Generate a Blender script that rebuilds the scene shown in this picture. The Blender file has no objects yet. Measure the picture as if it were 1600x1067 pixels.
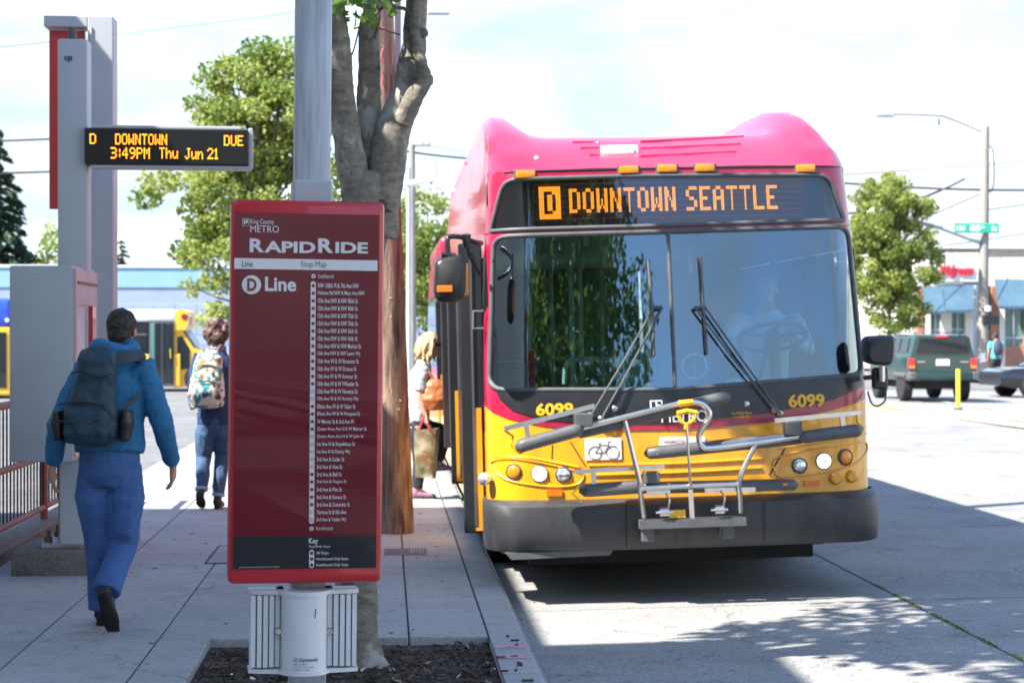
import bpy, bmesh, math, random
from mathutils import Vector, Matrix, noise, Quaternion
R = math.radians
PI = math.pi
rnd = random.Random(7)
scene = bpy.context.scene
COL = scene.collection

# ------------------------------------------------------------------ camera
F = 3000.0                       # focal length in photo pixels (photo is 1600 x 1067)
CAM = Vector((0, 0, 1.63))
YAW, PITCH = math.atan(196 / F), math.atan(11.5 / F)
cd = bpy.data.cameras.new('camera')
cam = bpy.data.objects.new('camera', cd)
COL.objects.link(cam)
cam.location = CAM
cam.rotation_euler = (PI / 2 - PITCH, 0, -YAW)
cd.sensor_width = 36
cd.sensor_fit = 'HORIZONTAL'
cd.lens = F / 1600 * 36
cd.clip_start = 0.1
cd.clip_end = 3000
cd.dof.use_dof = True
cd.dof.focus_distance = 7.0
cd.dof.aperture_fstop = 6.5
scene.camera = cam
CR = cam.rotation_euler.to_matrix()

# ------------------------------------------------------------------ light
SUN_EL, SUN_AZ = R(49.5), R(246)         # +Y is north
sun_from = Vector((math.sin(SUN_AZ) * math.cos(SUN_EL), math.cos(SUN_AZ) * math.cos(SUN_EL), math.sin(SUN_EL)))
sl = bpy.data.lights.new('sun', 'SUN')
sl.energy = 5.0
sl.angle = R(0.53)
sl.color = (1.0, 0.955, 0.88)
so = bpy.data.objects.new('sun', sl)
COL.objects.link(so)
so.location = sun_from * 50
so.rotation_euler = (-sun_from).to_track_quat('-Z', 'Y').to_euler()

world = bpy.data.worlds.new('World')
scene.world = world
world.use_nodes = True
nt = world.node_tree
nt.nodes.clear()
wo = nt.nodes.new('ShaderNodeOutputWorld')
bg = nt.nodes.new('ShaderNodeBackground')
bg.inputs['Strength'].default_value = 0.15
sky = nt.nodes.new('ShaderNodeTexSky')
sky.sky_type = 'NISHITA'
sky.sun_disc = False
sky.sun_elevation = SUN_EL
sky.sun_rotation = SUN_AZ
sky.air_density = 1.0
sky.dust_density = 0.15
sky.ozone_density = 3.0
tc = nt.nodes.new('ShaderNodeTexCoord')
mp = nt.nodes.new('ShaderNodeMapping')
mp.inputs['Scale'].default_value = (1.0, 1.0, 3.2)
mp.inputs['Location'].default_value = (0.35, 0.1, 0.2)
nz = nt.nodes.new('ShaderNodeTexNoise')
nz.inputs['Scale'].default_value = 2.9
nz.inputs['Detail'].default_value = 8
nz.inputs['Roughness'].default_value = 0.55
nz.inputs['Distortion'].default_value = 1.1
cr = nt.nodes.new('ShaderNodeValToRGB')
cr.color_ramp.elements[0].position = 0.42
cr.color_ramp.elements[0].color = (0, 0, 0, 1)
cr.color_ramp.elements[1].position = 0.74
cr.color_ramp.elements[1].color = (0.95, 0.95, 0.95, 1)
mx = nt.nodes.new('ShaderNodeMixRGB')
nz2 = nt.nodes.new('ShaderNodeTexNoise')           # thin and thick cloud
nz2.inputs['Scale'].default_value = 5.5
nz2.inputs['Detail'].default_value = 7
nz2.inputs['Distortion'].default_value = 0.8
cr2 = nt.nodes.new('ShaderNodeValToRGB')
cr2.color_ramp.elements[0].position = 0.38
cr2.color_ramp.elements[0].color = (1.62, 2.04, 2.30, 1)
cr2.color_ramp.elements[1].position = 0.6
cr2.color_ramp.elements[1].color = (2.45, 2.52, 2.58, 1)
nt.links.new(mp.outputs['Vector'], nz2.inputs['Vector'])
nt.links.new(nz2.outputs['Fac'], cr2.inputs['Fac'])
nt.links.new(cr2.outputs['Color'], mx.inputs['Color2'])
L = nt.links.new
L(tc.outputs['Generated'], mp.inputs['Vector'])
L(mp.outputs['Vector'], nz.inputs['Vector'])
sep = nt.nodes.new('ShaderNodeSeparateXYZ')       # more cloud is looked through near the horizon, the same all round
L(tc.outputs['Generated'], sep.inputs['Vector'])
hz = nt.nodes.new('ShaderNodeMapRange')
hz.inputs['From Min'].default_value = 0.0
hz.inputs['From Max'].default_value = 0.42
hz.inputs['To Min'].default_value = 0.30
hz.inputs['To Max'].default_value = -0.10
L(sep.outputs['Z'], hz.inputs['Value'])
ad = nt.nodes.new('ShaderNodeMath')
ad.operation = 'ADD'
L(nz.outputs['Fac'], ad.inputs[0])
L(hz.outputs['Result'], ad.inputs[1])
L(ad.outputs['Value'], cr.inputs['Fac'])
L(cr.outputs['Color'], mx.inputs['Fac'])
L(sky.outputs['Color'], mx.inputs['Color1'])
L(mx.outputs['Color'], bg.inputs['Color'])
L(bg.outputs['Background'], wo.inputs['Surface'])

vs = scene.view_settings
vs.view_transform = 'Standard'
vs.look = 'None'
vs.gamma = 1
vs.use_curve_mapping = False
vs.exposure = 1.68
scene.display_settings.display_device = 'sRGB'
scene.cycles.use_denoising = True
scene.cycles.max_bounces = 8
scene.cycles.transparent_max_bounces = 16
scene.cycles.sample_clamp_indirect = 6

# ------------------------------------------------------------------ pixel -> place
def ray(px, py):
    return (CR @ Vector(((px - 800) / F, (533.5 - py) / F, -1))).normalized()
def at_y(px, py, Y):
    d = ray(px, py)
    return CAM + d * ((Y - CAM.y) / d.y)
def on_z(px, py, z=0.0):
    d = ray(px, py)
    return CAM + d * ((z - CAM.z) / d.z)
def road_z(X):
    t = X - 0.75
    if X > 10.9:
        t2 = 21.3 - X
        return -0.16 + (0.02 * t2 if t2 < 4 else 0.08 + 0.0078 * (t2 - 4))
    if t < 3.2:
        return -0.14 + 0.02 * t
    if t < 7:
        return -0.076 + 0.012 * (t - 3.2)
    return -0.0304 + 0.001 * (t - 7)
def on_road(px, py):
    z = -0.1
    for _ in range(12):
        p = on_z(px, py, z)
        z = road_z(p.x)
    return p

# ------------------------------------------------------------------ objects
def wm(o):
    m = o.matrix_basis.copy()
    if o.parent:
        m = wm(o.parent) @ o.matrix_parent_inverse @ m
    return m
def tag(o, label=None, cat=None, group=None, kind=None):
    if label: o['label'] = label
    if cat: o['category'] = cat
    if group: o['group'] = group
    if kind: o['kind'] = kind
    return o
def thing(name, label, cat, loc=(0, 0, 0), rot=(0, 0, 0), group=None):
    o = bpy.data.objects.new(name, None)
    o.empty_display_size = 0.2
    COL.objects.link(o)
    o.location = loc
    o.rotation_euler = rot
    return tag(o, label, cat, group)
def loc_at(root, px, py, yo=0.0):
    """photo pixel -> root's own coordinates on its plane y = yo"""
    mi = wm(root).inverted()
    c = mi @ CAM
    d = mi.to_3x3() @ ray(px, py)
    return c + d * ((yo - c.y) / d.y)
def link(name, me, mat, parent=None, world=False):
    o = bpy.data.objects.new(name, me)
    COL.objects.link(o)
    if mat is not None and not me.materials:
        me.materials.append(mat)
    if parent is not None:
        o.parent = parent
        if world:
            o.matrix_parent_inverse = wm(parent).inverted()
    return o
def copy_tree(o, parent=None):
    c = o.copy()
    COL.objects.link(c)
    c.parent = parent
    for ch in list(o.children):
        copy_tree(ch, c)
    return c
def frame_of(t, hint=Vector((0, 0, 1))):
    t = t.normalized()
    if abs(t.dot(hint)) > 0.97:
        hint = Vector((1, 0, 0))
    s = t.cross(hint).normalized()
    return s, s.cross(t).normalized()

class MB:
    """collects shapes into one mesh"""
    def __init__(self):
        self.bm = bmesh.new()
    def _add(self, verts, faces):
        vs_ = [self.bm.verts.new(v) for v in verts]
        for f in faces:
            try:
                self.bm.faces.new([vs_[i] for i in f])
            except ValueError:
                pass
        return self
    def mesh(self, me, M=Matrix()):
        vs_ = [M @ v.co for v in me.vertices]
        return self._add(vs_, [tuple(p.vertices) for p in me.polygons])
    def box(self, a, b, bev=0.0, M=None, seg=1):
        x0, x1 = sorted((a[0], b[0])); y0, y1 = sorted((a[1], b[1])); z0, z1 = sorted((a[2], b[2]))
        t = bmesh.new()
        bmesh.ops.create_cube(t, size=1)
        for v in t.verts:
            v.co = Vector(((x0 + x1) / 2 + v.co.x * (x1 - x0), (y0 + y1) / 2 + v.co.y * (y1 - y0), (z0 + z1) / 2 + v.co.z * (z1 - z0)))
        if bev > 0:
            bmesh.ops.bevel(t, geom=t.edges[:], offset=bev, segments=seg, profile=0.5, affect='EDGES', clamp_overlap=True)
        return self._bm(t, M)
    def _bm(self, t, M=None):
        t.verts.index_update()
        vs_ = [self.bm.verts.new(M @ v.co if M else v.co) for v in t.verts]
        for f in t.faces:
            try: self.bm.faces.new([vs_[v.index] for v in f.verts])
            except ValueError: pass
        t.free()
        return self
    def tube(self, pts, r, n=8, closed=False, cap=True, sq=None):
        """pts list of points, r radius or list; sq=(w,h) makes a flat bar"""
        pts = [Vector(p) for p in pts]
        m = len(pts)
        rs = r if isinstance(r, (list, tuple)) else [r] * m
        vs_, prev = [], None
        for i, p in enumerate(pts):
            if closed:
                t = pts[(i + 1) % m] - pts[i - 1]
            else:
                t = pts[min(i + 1, m - 1)] - pts[max(i - 1, 0)]
            if t.length < 1e-9: t = Vector((0, 0, 1))
            t.normalize()
            if prev is None:
                s, u = frame_of(t)
            else:
                s = prev - t * prev.dot(t)
                if s.length < 1e-6: s, u = frame_of(t)
                s.normalize()
                u = s.cross(t).normalized()
            prev = s
            ring = []
            for k in range(n):
                a = 2 * PI * k / n
                if sq:
                    a += PI / 4
                    cx, cy = math.copysign(sq[0] / 2, math.cos(a)), math.copysign(sq[1] / 2, math.sin(a))
                    ring.append(self.bm.verts.new(p + s * cx + u * cy))
                else:
                    ring.append(self.bm.verts.new(p + (s * math.cos(a) + u * math.sin(a)) * rs[i]))
            vs_.append(ring)
        for i in range(m if closed else m - 1):
            A, B = vs_[i], vs_[(i + 1) % m]
            for k in range(n):
                try: self.bm.faces.new((A[k], A[(k + 1) % n], B[(k + 1) % n], B[k]))
                except ValueError: pass
        if cap and not closed:
            for ring in (vs_[0], vs_[-1]):
                try: self.bm.faces.new(ring)
                except ValueError: pass
        return self
    def bar(self, pts, w, h):
        return self.tube(pts, 1, n=4, sq=(w, h))
    def loft(self, secs, side=Vector((1, 0, 0)), n=16):
        """secs: (centre, r_side, r_front[, power]); rings square to the path"""
        cs = [Vector(s[0]) for s in secs]
        rings = []
        for i, s in enumerate(secs):
            t = cs[min(i + 1, len(cs) - 1)] - cs[max(i - 1, 0)]
            t.normalize()
            sd = (side - t * side.dot(t)).normalized()
            fr = t.cross(sd)
            e = s[3] if len(s) > 3 else 1.0
            ring = []
            for k in range(n):
                a = 2 * PI * k / n
                c_, s_ = math.cos(a), math.sin(a)
                c_ = math.copysign(abs(c_) ** e, c_); s_ = math.copysign(abs(s_) ** e, s_)
                ring.append(self.bm.verts.new(cs[i] + sd * c_ * s[1] + fr * s_ * s[2]))
            rings.append(ring)
        for A, B in zip(rings, rings[1:]):
            for k in range(n):
                self.bm.faces.new((A[k], A[(k + 1) % n], B[(k + 1) % n], B[k]))
        self.bm.faces.new(rings[0]); self.bm.faces.new(rings[-1])
        return self
    def ball(self, c, r, n=12, M=None):
        t = bmesh.new()
        bmesh.ops.create_uvsphere(t, u_segments=n, v_segments=max(6, n * 2 // 3), radius=1)
        r = r if isinstance(r, (list, tuple)) else (r, r, r)
        for v in t.verts:
            p = Vector((v.co.x * r[0], v.co.y * r[1], v.co.z * r[2]))
            v.co = (M @ p if M else p) + Vector(c)
        return self._bm(t)
    def cyl(self, a, b, r, n=16, r2=None):
        return self.tube([a, b], [r, r if r2 is None else r2], n=n)
    def lathe(self, prof, c=(0, 0, 0), n=24, axis='Z'):
        """prof: (radius, height)"""
        rings = []
        for (r, h) in prof:
            ring = []
            for k in range(n):
                a = 2 * PI * k / n
                p = Vector((r * math.cos(a), r * math.sin(a), h))
                if axis == 'Y': p = Vector((p.x, h, p.y))
                if axis == 'X': p = Vector((h, p.x, p.y))
                ring.append(self.bm.verts.new(p + Vector(c)))
            rings.append(ring)
        for A, B in zip(rings, rings[1:]):
            for k in range(n):
                self.bm.faces.new((A[k], A[(k + 1) % n], B[(k + 1) % n], B[k]))
        self.bm.faces.new(rings[0]); self.bm.faces.new(rings[-1])
        return self
    def prism(self, outline, a, b, plane='XZ'):
        """2-D outline pushed from a to b along the third axis"""
        def P(u, v, w):
            return {'XZ': Vector((u, w, v)), 'XY': Vector((u, v, w)), 'YZ': Vector((w, u, v))}[plane]
        A = [self.bm.verts.new(P(u, v, a)) for u, v in outline]
        B = [self.bm.verts.new(P(u, v, b)) for u, v in outline]
        n = len(A)
        for k in range(n):
            self.bm.faces.new((A[k], A[(k + 1) % n], B[(k + 1) % n], B[k]))
        self.bm.faces.new(A); self.bm.faces.new(B)
        return self
    def quad(self, *p):
        return self._add([Vector(q) for q in p], [tuple(range(len(p)))])
    def build(self, name, mat, parent=None, smooth=35, world=False, normals=True):
        if normals:
            bmesh.ops.recalc_face_normals(self.bm, faces=self.bm.faces[:])
        me = bpy.data.meshes.new(name)
        self.bm.to_mesh(me)
        self.bm.free()
        if smooth:
            me.shade_smooth()
            me.set_sharp_from_angle(angle=R(smooth))
        return link(name, me, mat, parent, world)

def round_rect(x0, x1, z0, z1, r, n=5):
    out = []
    for cx, cz, a0 in ((x1 - r, z1 - r, 0), (x0 + r, z1 - r, 90), (x0 + r, z0 + r, 180), (x1 - r, z0 + r, 270)):
        for k in range(n + 1):
            a = R(a0 + 90 * k / n)
            out.append((cx + r * math.cos(a), cz + r * math.sin(a)))
    return out
def round_poly(pts, r, n=5):
    """rounds the corners of a polygon; r one radius or one per corner"""
    out = []
    m = len(pts)
    for i in range(m):
        p = Vector(pts[i]).to_2d(); a = Vector(pts[i - 1]).to_2d(); b = Vector(pts[(i + 1) % m]).to_2d()
        rr = r[i] if isinstance(r, (list, tuple)) else r
        da, db = (a - p), (b - p)
        la = min(rr, da.length * 0.48); lb = min(rr, db.length * 0.48)
        if rr <= 0:
            out.append(tuple(p)); continue
        p0 = p + da.normalized() * la; p1 = p + db.normalized() * lb
        for k in range(n + 1):
            t = k / n
            out.append(tuple(p0 * (1 - t) ** 2 + p * 2 * t * (1 - t) + p1 * t * t))
    return out
def smooth_path(pts, n=6, closed=False):
    pts = [Vector(p) for p in pts]
    m = len(pts); out = []
    rng = range(m if closed else m - 1)
    for i in rng:
        if closed: p0, p1, p2, p3 = pts[i - 1], pts[i], pts[(i + 1) % m], pts[(i + 2) % m]
        else: p0, p1, p2, p3 = pts[max(i - 1, 0)], pts[i], pts[i + 1], pts[min(i + 2, m - 1)]
        for k in range(n):
            t = k / n
            out.append(0.5 * ((2 * p1) + (p2 - p0) * t + (2 * p0 - 5 * p1 + 4 * p2 - p3) * t * t + (3 * p1 - p0 - 3 * p2 + p3) * t ** 3))
    if not closed: out.append(pts[-1])
    return out

_txt = {}
def text_me(s, bold=0.0, shear=0.0):
    key = (s, bold, shear)
    if key not in _txt:
        c = bpy.data.curves.new('t', 'FONT')
        c.body = s; c.size = 1; c.offset = bold; c.resolution_u = 3; c.shear = shear
        o = bpy.data.objects.new('t', c)
        COL.objects.link(o)
        dg = bpy.context.evaluated_depsgraph_get()
        dg.update()
        me = bpy.data.meshes.new_from_object(o.evaluated_get(dg))
        bpy.data.objects.remove(o)
        bpy.data.curves.remove(c)
        xs = [v.co.x for v in me.vertices]; ys = [v.co.y for v in me.vertices]
        _txt[key] = (me, min(xs), max(xs), min(ys), max(ys))
    return _txt[key]
def put_text(mb, s, x0, x1, z0, z1, fn, bold=0.0, shear=0.0):
    """fits text s into the rectangle x0..x1, z0..z1; fn maps (x, z) to 3-D"""
    me, a, b, c, d = text_me(s, bold, shear)
    vs_ = [mb.bm.verts.new(fn(x0 + (v.co.x - a) / (b - a) * (x1 - x0), z0 + (v.co.y - c) / (d - c) * (z1 - z0))) for v in me.vertices]
    for p in me.polygons:
        try: mb.bm.faces.new([vs_[i] for i in p.vertices])
        except ValueError: pass

GL = {'D': '11110100011000110001100011000111110', 'O': '01110100011000110001100011000101110',
      'W': '10001100011000110101101011101110001', 'N': '10001110011100110101100111001110001',
      'T': '11111001000010000100001000010000100', 'S': '01111100001000001110000010000111110',
      'E': '11111100001000011110100001000011111', 'A': '01110100011000111111100011000110001',
      'L': '10000100001000010000100001000011111', 'U': '10001100011000110001100011000101110',
      '3': '11110000010000101110000010000111110', '4': '00010001100101010010111110001000010',
      '9': '01110100011000101111000010001001100', ':': '00000001000010000000001000010000000',
      'P': '11110100011000111110100001000010000', 'M': '10001110111010110101100011000110001',
      'h': '10000100001011011001100011000110001', 'u': '00000000001000110001100011001101101',
      'J': '00111000100001000010000101001001100', 'n': '00000000001011011001100011000110001',
      '2': '01110100010000100010001000100011111', '1': '00100011000010000100001000010001110', ' ': '0' * 35}
def glyph_on(ch, c, r):
    return GL[ch][r * 5 + c] == '1'

# ------------------------------------------------------------------ materials
def nodes(name):
    m = bpy.data.materials.new(name)
    m.use_nodes = True
    n = m.node_tree.nodes
    return m, m.node_tree, n['Principled BSDF']
def pm(name, col, rough=0.5, metal=0.0, var=0.12, scale=12.0, bump=0.0, bscale=60.0, coat=0.0, col2=None, spec=0.5,
       detail=6, dirt=None, dscale=3.0, dpos=(0.52, 0.7), stretch=(1, 1, 1), world=False, transl=0.0):
    m, t, b = nodes(name)
    tc_ = t.nodes.new('ShaderNodeTexCoord')
    if world:
        g = t.nodes.new('ShaderNodeNewGeometry')
        src = g.outputs['Position']
    else:
        src = tc_.outputs['Object']
    mp_ = t.nodes.new('ShaderNodeMapping')
    mp_.inputs['Scale'].default_value = stretch
    t.links.new(src, mp_.inputs['Vector'])
    src = mp_.outputs['Vector']
    n1 = t.nodes.new('ShaderNodeTexNoise')
    n1.inputs['Scale'].default_value = scale
    n1.inputs['Detail'].default_value = detail
    t.links.new(src, n1.inputs['Vector'])
    r1 = t.nodes.new('ShaderNodeValToRGB')
    c1 = [max(0, c * (1 - var)) for c in col]
    c2 = list(col2) if col2 else [min(1, c * (1 + var)) for c in col]
    r1.color_ramp.elements[0].position = 0.3; r1.color_ramp.elements[0].color = (*c1, 1)
    r1.color_ramp.elements[1].position = 0.7; r1.color_ramp.elements[1].color = (*c2, 1)
    t.links.new(n1.outputs['Fac'], r1.inputs['Fac'])
    out = r1.outputs['Color']
    if dirt:
        n2 = t.nodes.new('ShaderNodeTexNoise')
        n2.inputs['Scale'].default_value = dscale
        n2.inputs['Detail'].default_value = 9
        n2.inputs['Roughness'].default_value = 0.65
        t.links.new(src, n2.inputs['Vector'])
        r2 = t.nodes.new('ShaderNodeValToRGB')
        r2.color_ramp.elements[0].position = dpos[0]; r2.color_ramp.elements[0].color = (0, 0, 0, 1)
        r2.color_ramp.elements[1].position = dpos[1]; r2.color_ramp.elements[1].color = (1, 1, 1, 1)
        t.links.new(n2.outputs['Fac'], r2.inputs['Fac'])
        mxx = t.nodes.new('ShaderNodeMixRGB')
        t.links.new(r2.outputs['Color'], mxx.inputs['Fac'])
        t.links.new(out, mxx.inputs['Color1'])
        mxx.inputs['Color2'].default_value = (*dirt, 1)
        out = mxx.outputs['Color']
    t.links.new(out, b.inputs['Base Color'])
    b.inputs['Roughness'].default_value = rough
    b.inputs['Metallic'].default_value = metal
    b.inputs['Specular IOR Level'].default_value = spec
    if coat:
        b.inputs['Coat Weight'].default_value = coat
        b.inputs['Coat Roughness'].default_value = 0.04
    if bump:
        n3 = t.nodes.new('ShaderNodeTexNoise')
        n3.inputs['Scale'].default_value = bscale
        n3.inputs['Detail'].default_value = 5
        t.links.new(src, n3.inputs['Vector'])
        bp = t.nodes.new('ShaderNodeBump')
        bp.inputs['Strength'].default_value = bump
        bp.inputs['Distance'].default_value = 0.01
        t.links.new(n3.outputs['Fac'], bp.inputs['Height'])
        t.links.new(bp.outputs['Normal'], b.inputs['Normal'])
    if transl:
        tr = t.nodes.new('ShaderNodeBsdfTranslucent')
        t.links.new(out, tr.inputs['Color'])
        ms = t.nodes.new('ShaderNodeMixShader')
        ms.inputs['Fac'].default_value = transl
        t.links.new(b.outputs['BSDF'], ms.inputs[1])
        t.links.new(tr.outputs['BSDF'], ms.inputs[2])
        t.links.new(ms.outputs['Shader'], t.nodes['Material Output'].inputs['Surface'])
    return m
def glass(name, tint=(0.6, 0.75, 0.72), refl=1.6, base=0.03, rough=0.0, coat=(1, 1, 1)):
    m, t, b = nodes(name)
    t.nodes.remove(b)
    tr = t.nodes.new('ShaderNodeBsdfTransparent'); tr.inputs['Color'].default_value = (*tint, 1)
    gl = t.nodes.new('ShaderNodeBsdfGlossy'); gl.inputs['Roughness'].default_value = rough; gl.inputs['Color'].default_value = (*coat, 1)
    fr = t.nodes.new('ShaderNodeFresnel'); fr.inputs['IOR'].default_value = 1.5
    ma = t.nodes.new('ShaderNodeMath'); ma.operation = 'MULTIPLY_ADD'
    ma.inputs[1].default_value = refl; ma.inputs[2].default_value = base; ma.use_clamp = True
    ms = t.nodes.new('ShaderNodeMixShader')
    t.links.new(fr.outputs['Fac'], ma.inputs[0])
    t.links.new(ma.outputs['Value'], ms.inputs['Fac'])
    t.links.new(tr.outputs['BSDF'], ms.inputs[1]); t.links.new(gl.outputs['BSDF'], ms.inputs[2])
    t.links.new(ms.outputs['Shader'], t.nodes['Material Output'].inputs['Surface'])
    return m
def emit(name, col, strength):
    m, t, b = nodes(name)
    b.inputs['Base Color'].default_value = (*[c * 0.3 for c in col], 1)
    b.inputs['Emission Color'].default_value = (*col, 1)
    b.inputs['Emission Strength'].default_value = strength
    b.inputs['Roughness'].default_value = 0.5
    return m
def leafmat(name, a, b_, transl=0.45):
    m, t, b = nodes(name)
    at = t.nodes.new('ShaderNodeAttribute'); at.attribute_name = 'tint'
    r = t.nodes.new('ShaderNodeValToRGB')
    r.color_ramp.elements[0].color = (*a, 1); r.color_ramp.elements[1].color = (*b_, 1)
    t.links.new(at.outputs['Fac'], r.inputs['Fac'])
    t.links.new(r.outputs['Color'], b.inputs['Base Color'])
    b.inputs['Roughness'].default_value = 0.45
    b.inputs['Specular IOR Level'].default_value = 0.35
    tr = t.nodes.new('ShaderNodeBsdfTranslucent')
    hs = t.nodes.new('ShaderNodeHueSaturation'); hs.inputs['Value'].default_value = 1.5; hs.inputs['Hue'].default_value = 0.485
    t.links.new(r.outputs['Color'], hs.inputs['Color']); t.links.new(hs.outputs['Color'], tr.inputs['Color'])
    ms = t.nodes.new('ShaderNodeMixShader'); ms.inputs['Fac'].default_value = transl
    t.links.new(b.outputs['BSDF'], ms.inputs[1]); t.links.new(tr.outputs['BSDF'], ms.inputs[2])
    t.links.new(ms.outputs['Shader'], t.nodes['Material Output'].inputs['Surface'])
    return m

M = {}
def concrete(name, base, var, speck, crack=True):
    m, t, b = nodes(name)
    g = t.nodes.new('ShaderNodeNewGeometry')
    oi = t.nodes.new('ShaderNodeObjectInfo')
    def noise_(s, d=6, ro=0.6):
        n = t.nodes.new('ShaderNodeTexNoise'); n.inputs['Scale'].default_value = s; n.inputs['Detail'].default_value = d
        n.inputs['Roughness'].default_value = ro
        t.links.new(g.outputs['Position'], n.inputs['Vector']); return n
    def ramp(src, p0, c0, p1, c1):
        r = t.nodes.new('ShaderNodeValToRGB')
        r.color_ramp.elements[0].position = p0; r.color_ramp.elements[0].color = c0
        r.color_ramp.elements[1].position = p1; r.color_ramp.elements[1].color = c1
        t.links.new(src, r.inputs['Fac']); return r
    def mul(a, b2):
        x = t.nodes.new('ShaderNodeMixRGB'); x.blend_type = 'MULTIPLY'; x.inputs['Fac'].default_value = 1
        t.links.new(a, x.inputs['Color1']); t.links.new(b2, x.inputs['Color2']); return x
    lo = (*[c * (1 - var) for c in base], 1); hi = (*[c * (1 + var) for c in base], 1)
    r1 = ramp(noise_(0.9, 8, 0.62).outputs['Fac'], 0.3, lo, 0.72, hi)
    r2 = ramp(noise_(95, 3).outputs['Fac'], 0.33, (1 - speck, 1 - speck, 1 - speck, 1), 0.62, (1 + speck * 0.4, 1 + speck * 0.4, 1 + speck * 0.4, 1))
    c = mul(r1.outputs['Color'], r2.outputs['Color'])
    r3 = ramp(noise_(5.5, 9, 0.7).outputs['Fac'], 0.30, (0.72, 0.70, 0.67, 1), 0.46, (1, 1, 1, 1))
    c = mul(c.outputs['Color'], r3.outputs['Color'])
    # each slab was poured apart: a shade of its own
    r4 = ramp(oi.outputs['Random'], 0, (0.9, 0.9, 0.9, 1), 1, (1.06, 1.06, 1.05, 1))
    c = mul(c.outputs['Color'], r4.outputs['Color'])
    # gum spots and oily stains
    v2 = t.nodes.new('ShaderNodeTexVoronoi'); v2.inputs['Scale'].default_value = 3.1
    t.links.new(g.outputs['Position'], v2.inputs['Vector'])
    r6 = ramp(v2.outputs['Distance'], 0.055, (0.62, 0.6, 0.58, 1), 0.075, (1, 1, 1, 1))
    c = mul(c.outputs['Color'], r6.outputs['Color'])
    r7 = ramp(noise_(0.55, 10, 0.75).outputs['Fac'], 0.56, (1, 1, 1, 1), 0.72, (0.68, 0.66, 0.63, 1))
    c = mul(c.outputs['Color'], r7.outputs['Color'])
    r8 = ramp(noise_(38, 4, 0.7).outputs['Fac'], 0.30, (0.80, 0.79, 0.78, 1), 0.6, (1.05, 1.05, 1.05, 1))
    c = mul(c.outputs['Color'], r8.outputs['Color'])
    if crack:
        v = t.nodes.new('ShaderNodeTexVoronoi'); v.feature = 'DISTANCE_TO_EDGE'; v.inputs['Scale'].default_value = 0.33
        nn = noise_(2.2, 6)
        va = t.nodes.new('ShaderNodeVectorMath'); va.operation = 'ADD'
        t.links.new(g.outputs['Position'], va.inputs[0]); t.links.new(nn.outputs['Color'], va.inputs[1])
        t.links.new(va.outputs['Vector'], v.inputs['Vector'])
        r5 = ramp(v.outputs['Distance'], 0.0, (0.5, 0.48, 0.45, 1), 0.0035, (1, 1, 1, 1))
        c = mul(c.outputs['Color'], r5.outputs['Color'])
    t.links.new(c.outputs['Color'], b.inputs['Base Color'])
    b.inputs['Roughness'].default_value = 0.85
    b.inputs['Specular IOR Level'].default_value = 0.3
    bp = t.nodes.new('ShaderNodeBump'); bp.inputs['Strength'].default_value = 0.35; bp.inputs['Distance'].default_value = 0.006
    t.links.new(noise_(130, 4).outputs['Fac'], bp.inputs['Height'])
    t.links.new(bp.outputs['Normal'], b.inputs['Normal'])
    return m
M['walk'] = concrete('sidewalk_concrete', (0.365, 0.36, 0.35), 0.12, 0.2)
M['road'] = concrete('road_concrete', (0.28, 0.274, 0.264), 0.16, 0.5)
M['asphalt'] = concrete('asphalt', (0.17, 0.168, 0.165), 0.2, 0.35)
M['kerb'] = concrete('kerb_concrete', (0.33, 0.328, 0.32), 0.16, 0.25, False)
M['oldcon'] = concrete('old_concrete', (0.2, 0.185, 0.165), 0.3, 0.35, False)
M['soil'] = pm('soil', (0.045, 0.032, 0.024), 0.95, var=0.45, scale=30, bump=0.8, bscale=70, world=True)
M['chip'] = pm('bark_chip', (0.085, 0.055, 0.038), 0.9, var=0.6, scale=9, world=True)
M['litter'] = pm('white_litter', (0.7, 0.68, 0.64), 0.8, var=0.1)
M['red_paint'] = pm('bus_red_paint', (0.32, 0.007, 0.042), 0.34, var=0.10, scale=5, coat=0.4, dirt=(0.27, 0.02, 0.05), dscale=7, dpos=(0.55, 0.85), stretch=(2, 2, 0.5))
M['yellow_paint'] = pm('bus_yellow_paint', (0.76, 0.33, 0.008), 0.3, var=0.05, scale=3, coat=0.5, dirt=(0.42, 0.20, 0.03), dscale=9, dpos=(0.52, 0.85), stretch=(2, 2, 0.5))
M['black_paint'] = pm('bus_black_mask', (0.018, 0.019, 0.022), 0.32, var=0.2, scale=5)
M['rubber'] = pm('rubber_gasket', (0.075, 0.078, 0.082), 0.55, var=0.15)
M['bumper'] = pm('bumper_rubber', (0.030, 0.031, 0.034), 0.5, var=0.3, scale=5, dirt=(0.055, 0.054, 0.053), dscale=9, dpos=(0.45, 0.8), stretch=(1, 1, 0.3), bump=0.08, bscale=40)
M['black'] = pm('black_plastic', (0.015, 0.015, 0.016), 0.38, var=0.2)
M['dark'] = pm('dark_underbody', (0.012, 0.012, 0.012), 0.8, var=0.3)
M['grey_plastic'] = pm('grey_tray_plastic', (0.085, 0.087, 0.09), 0.5, var=0.15, scale=14, bump=0.06)
M['steel'] = pm('stainless_steel', (0.62, 0.60, 0.57), 0.28, metal=1.0, var=0.12, scale=10)
M['alu'] = pm('aluminium_post', (0.40, 0.42, 0.45), 0.48, metal=0.55, var=0.14, scale=5, stretch=(9, 9, 0.7), bump=0.05, bscale=90, dirt=(0.26, 0.27, 0.29), dscale=7, dpos=(0.5, 0.75))
M['grey_steel'] = pm('grey_painted_steel', (0.40, 0.42, 0.45), 0.5, var=0.05, scale=3, dirt=(0.28, 0.25, 0.22), dscale=5, dpos=(0.66, 0.85))
M['kiosk'] = pm('kiosk_grey', (0.36, 0.385, 0.42), 0.45, var=0.05, scale=3)
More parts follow.
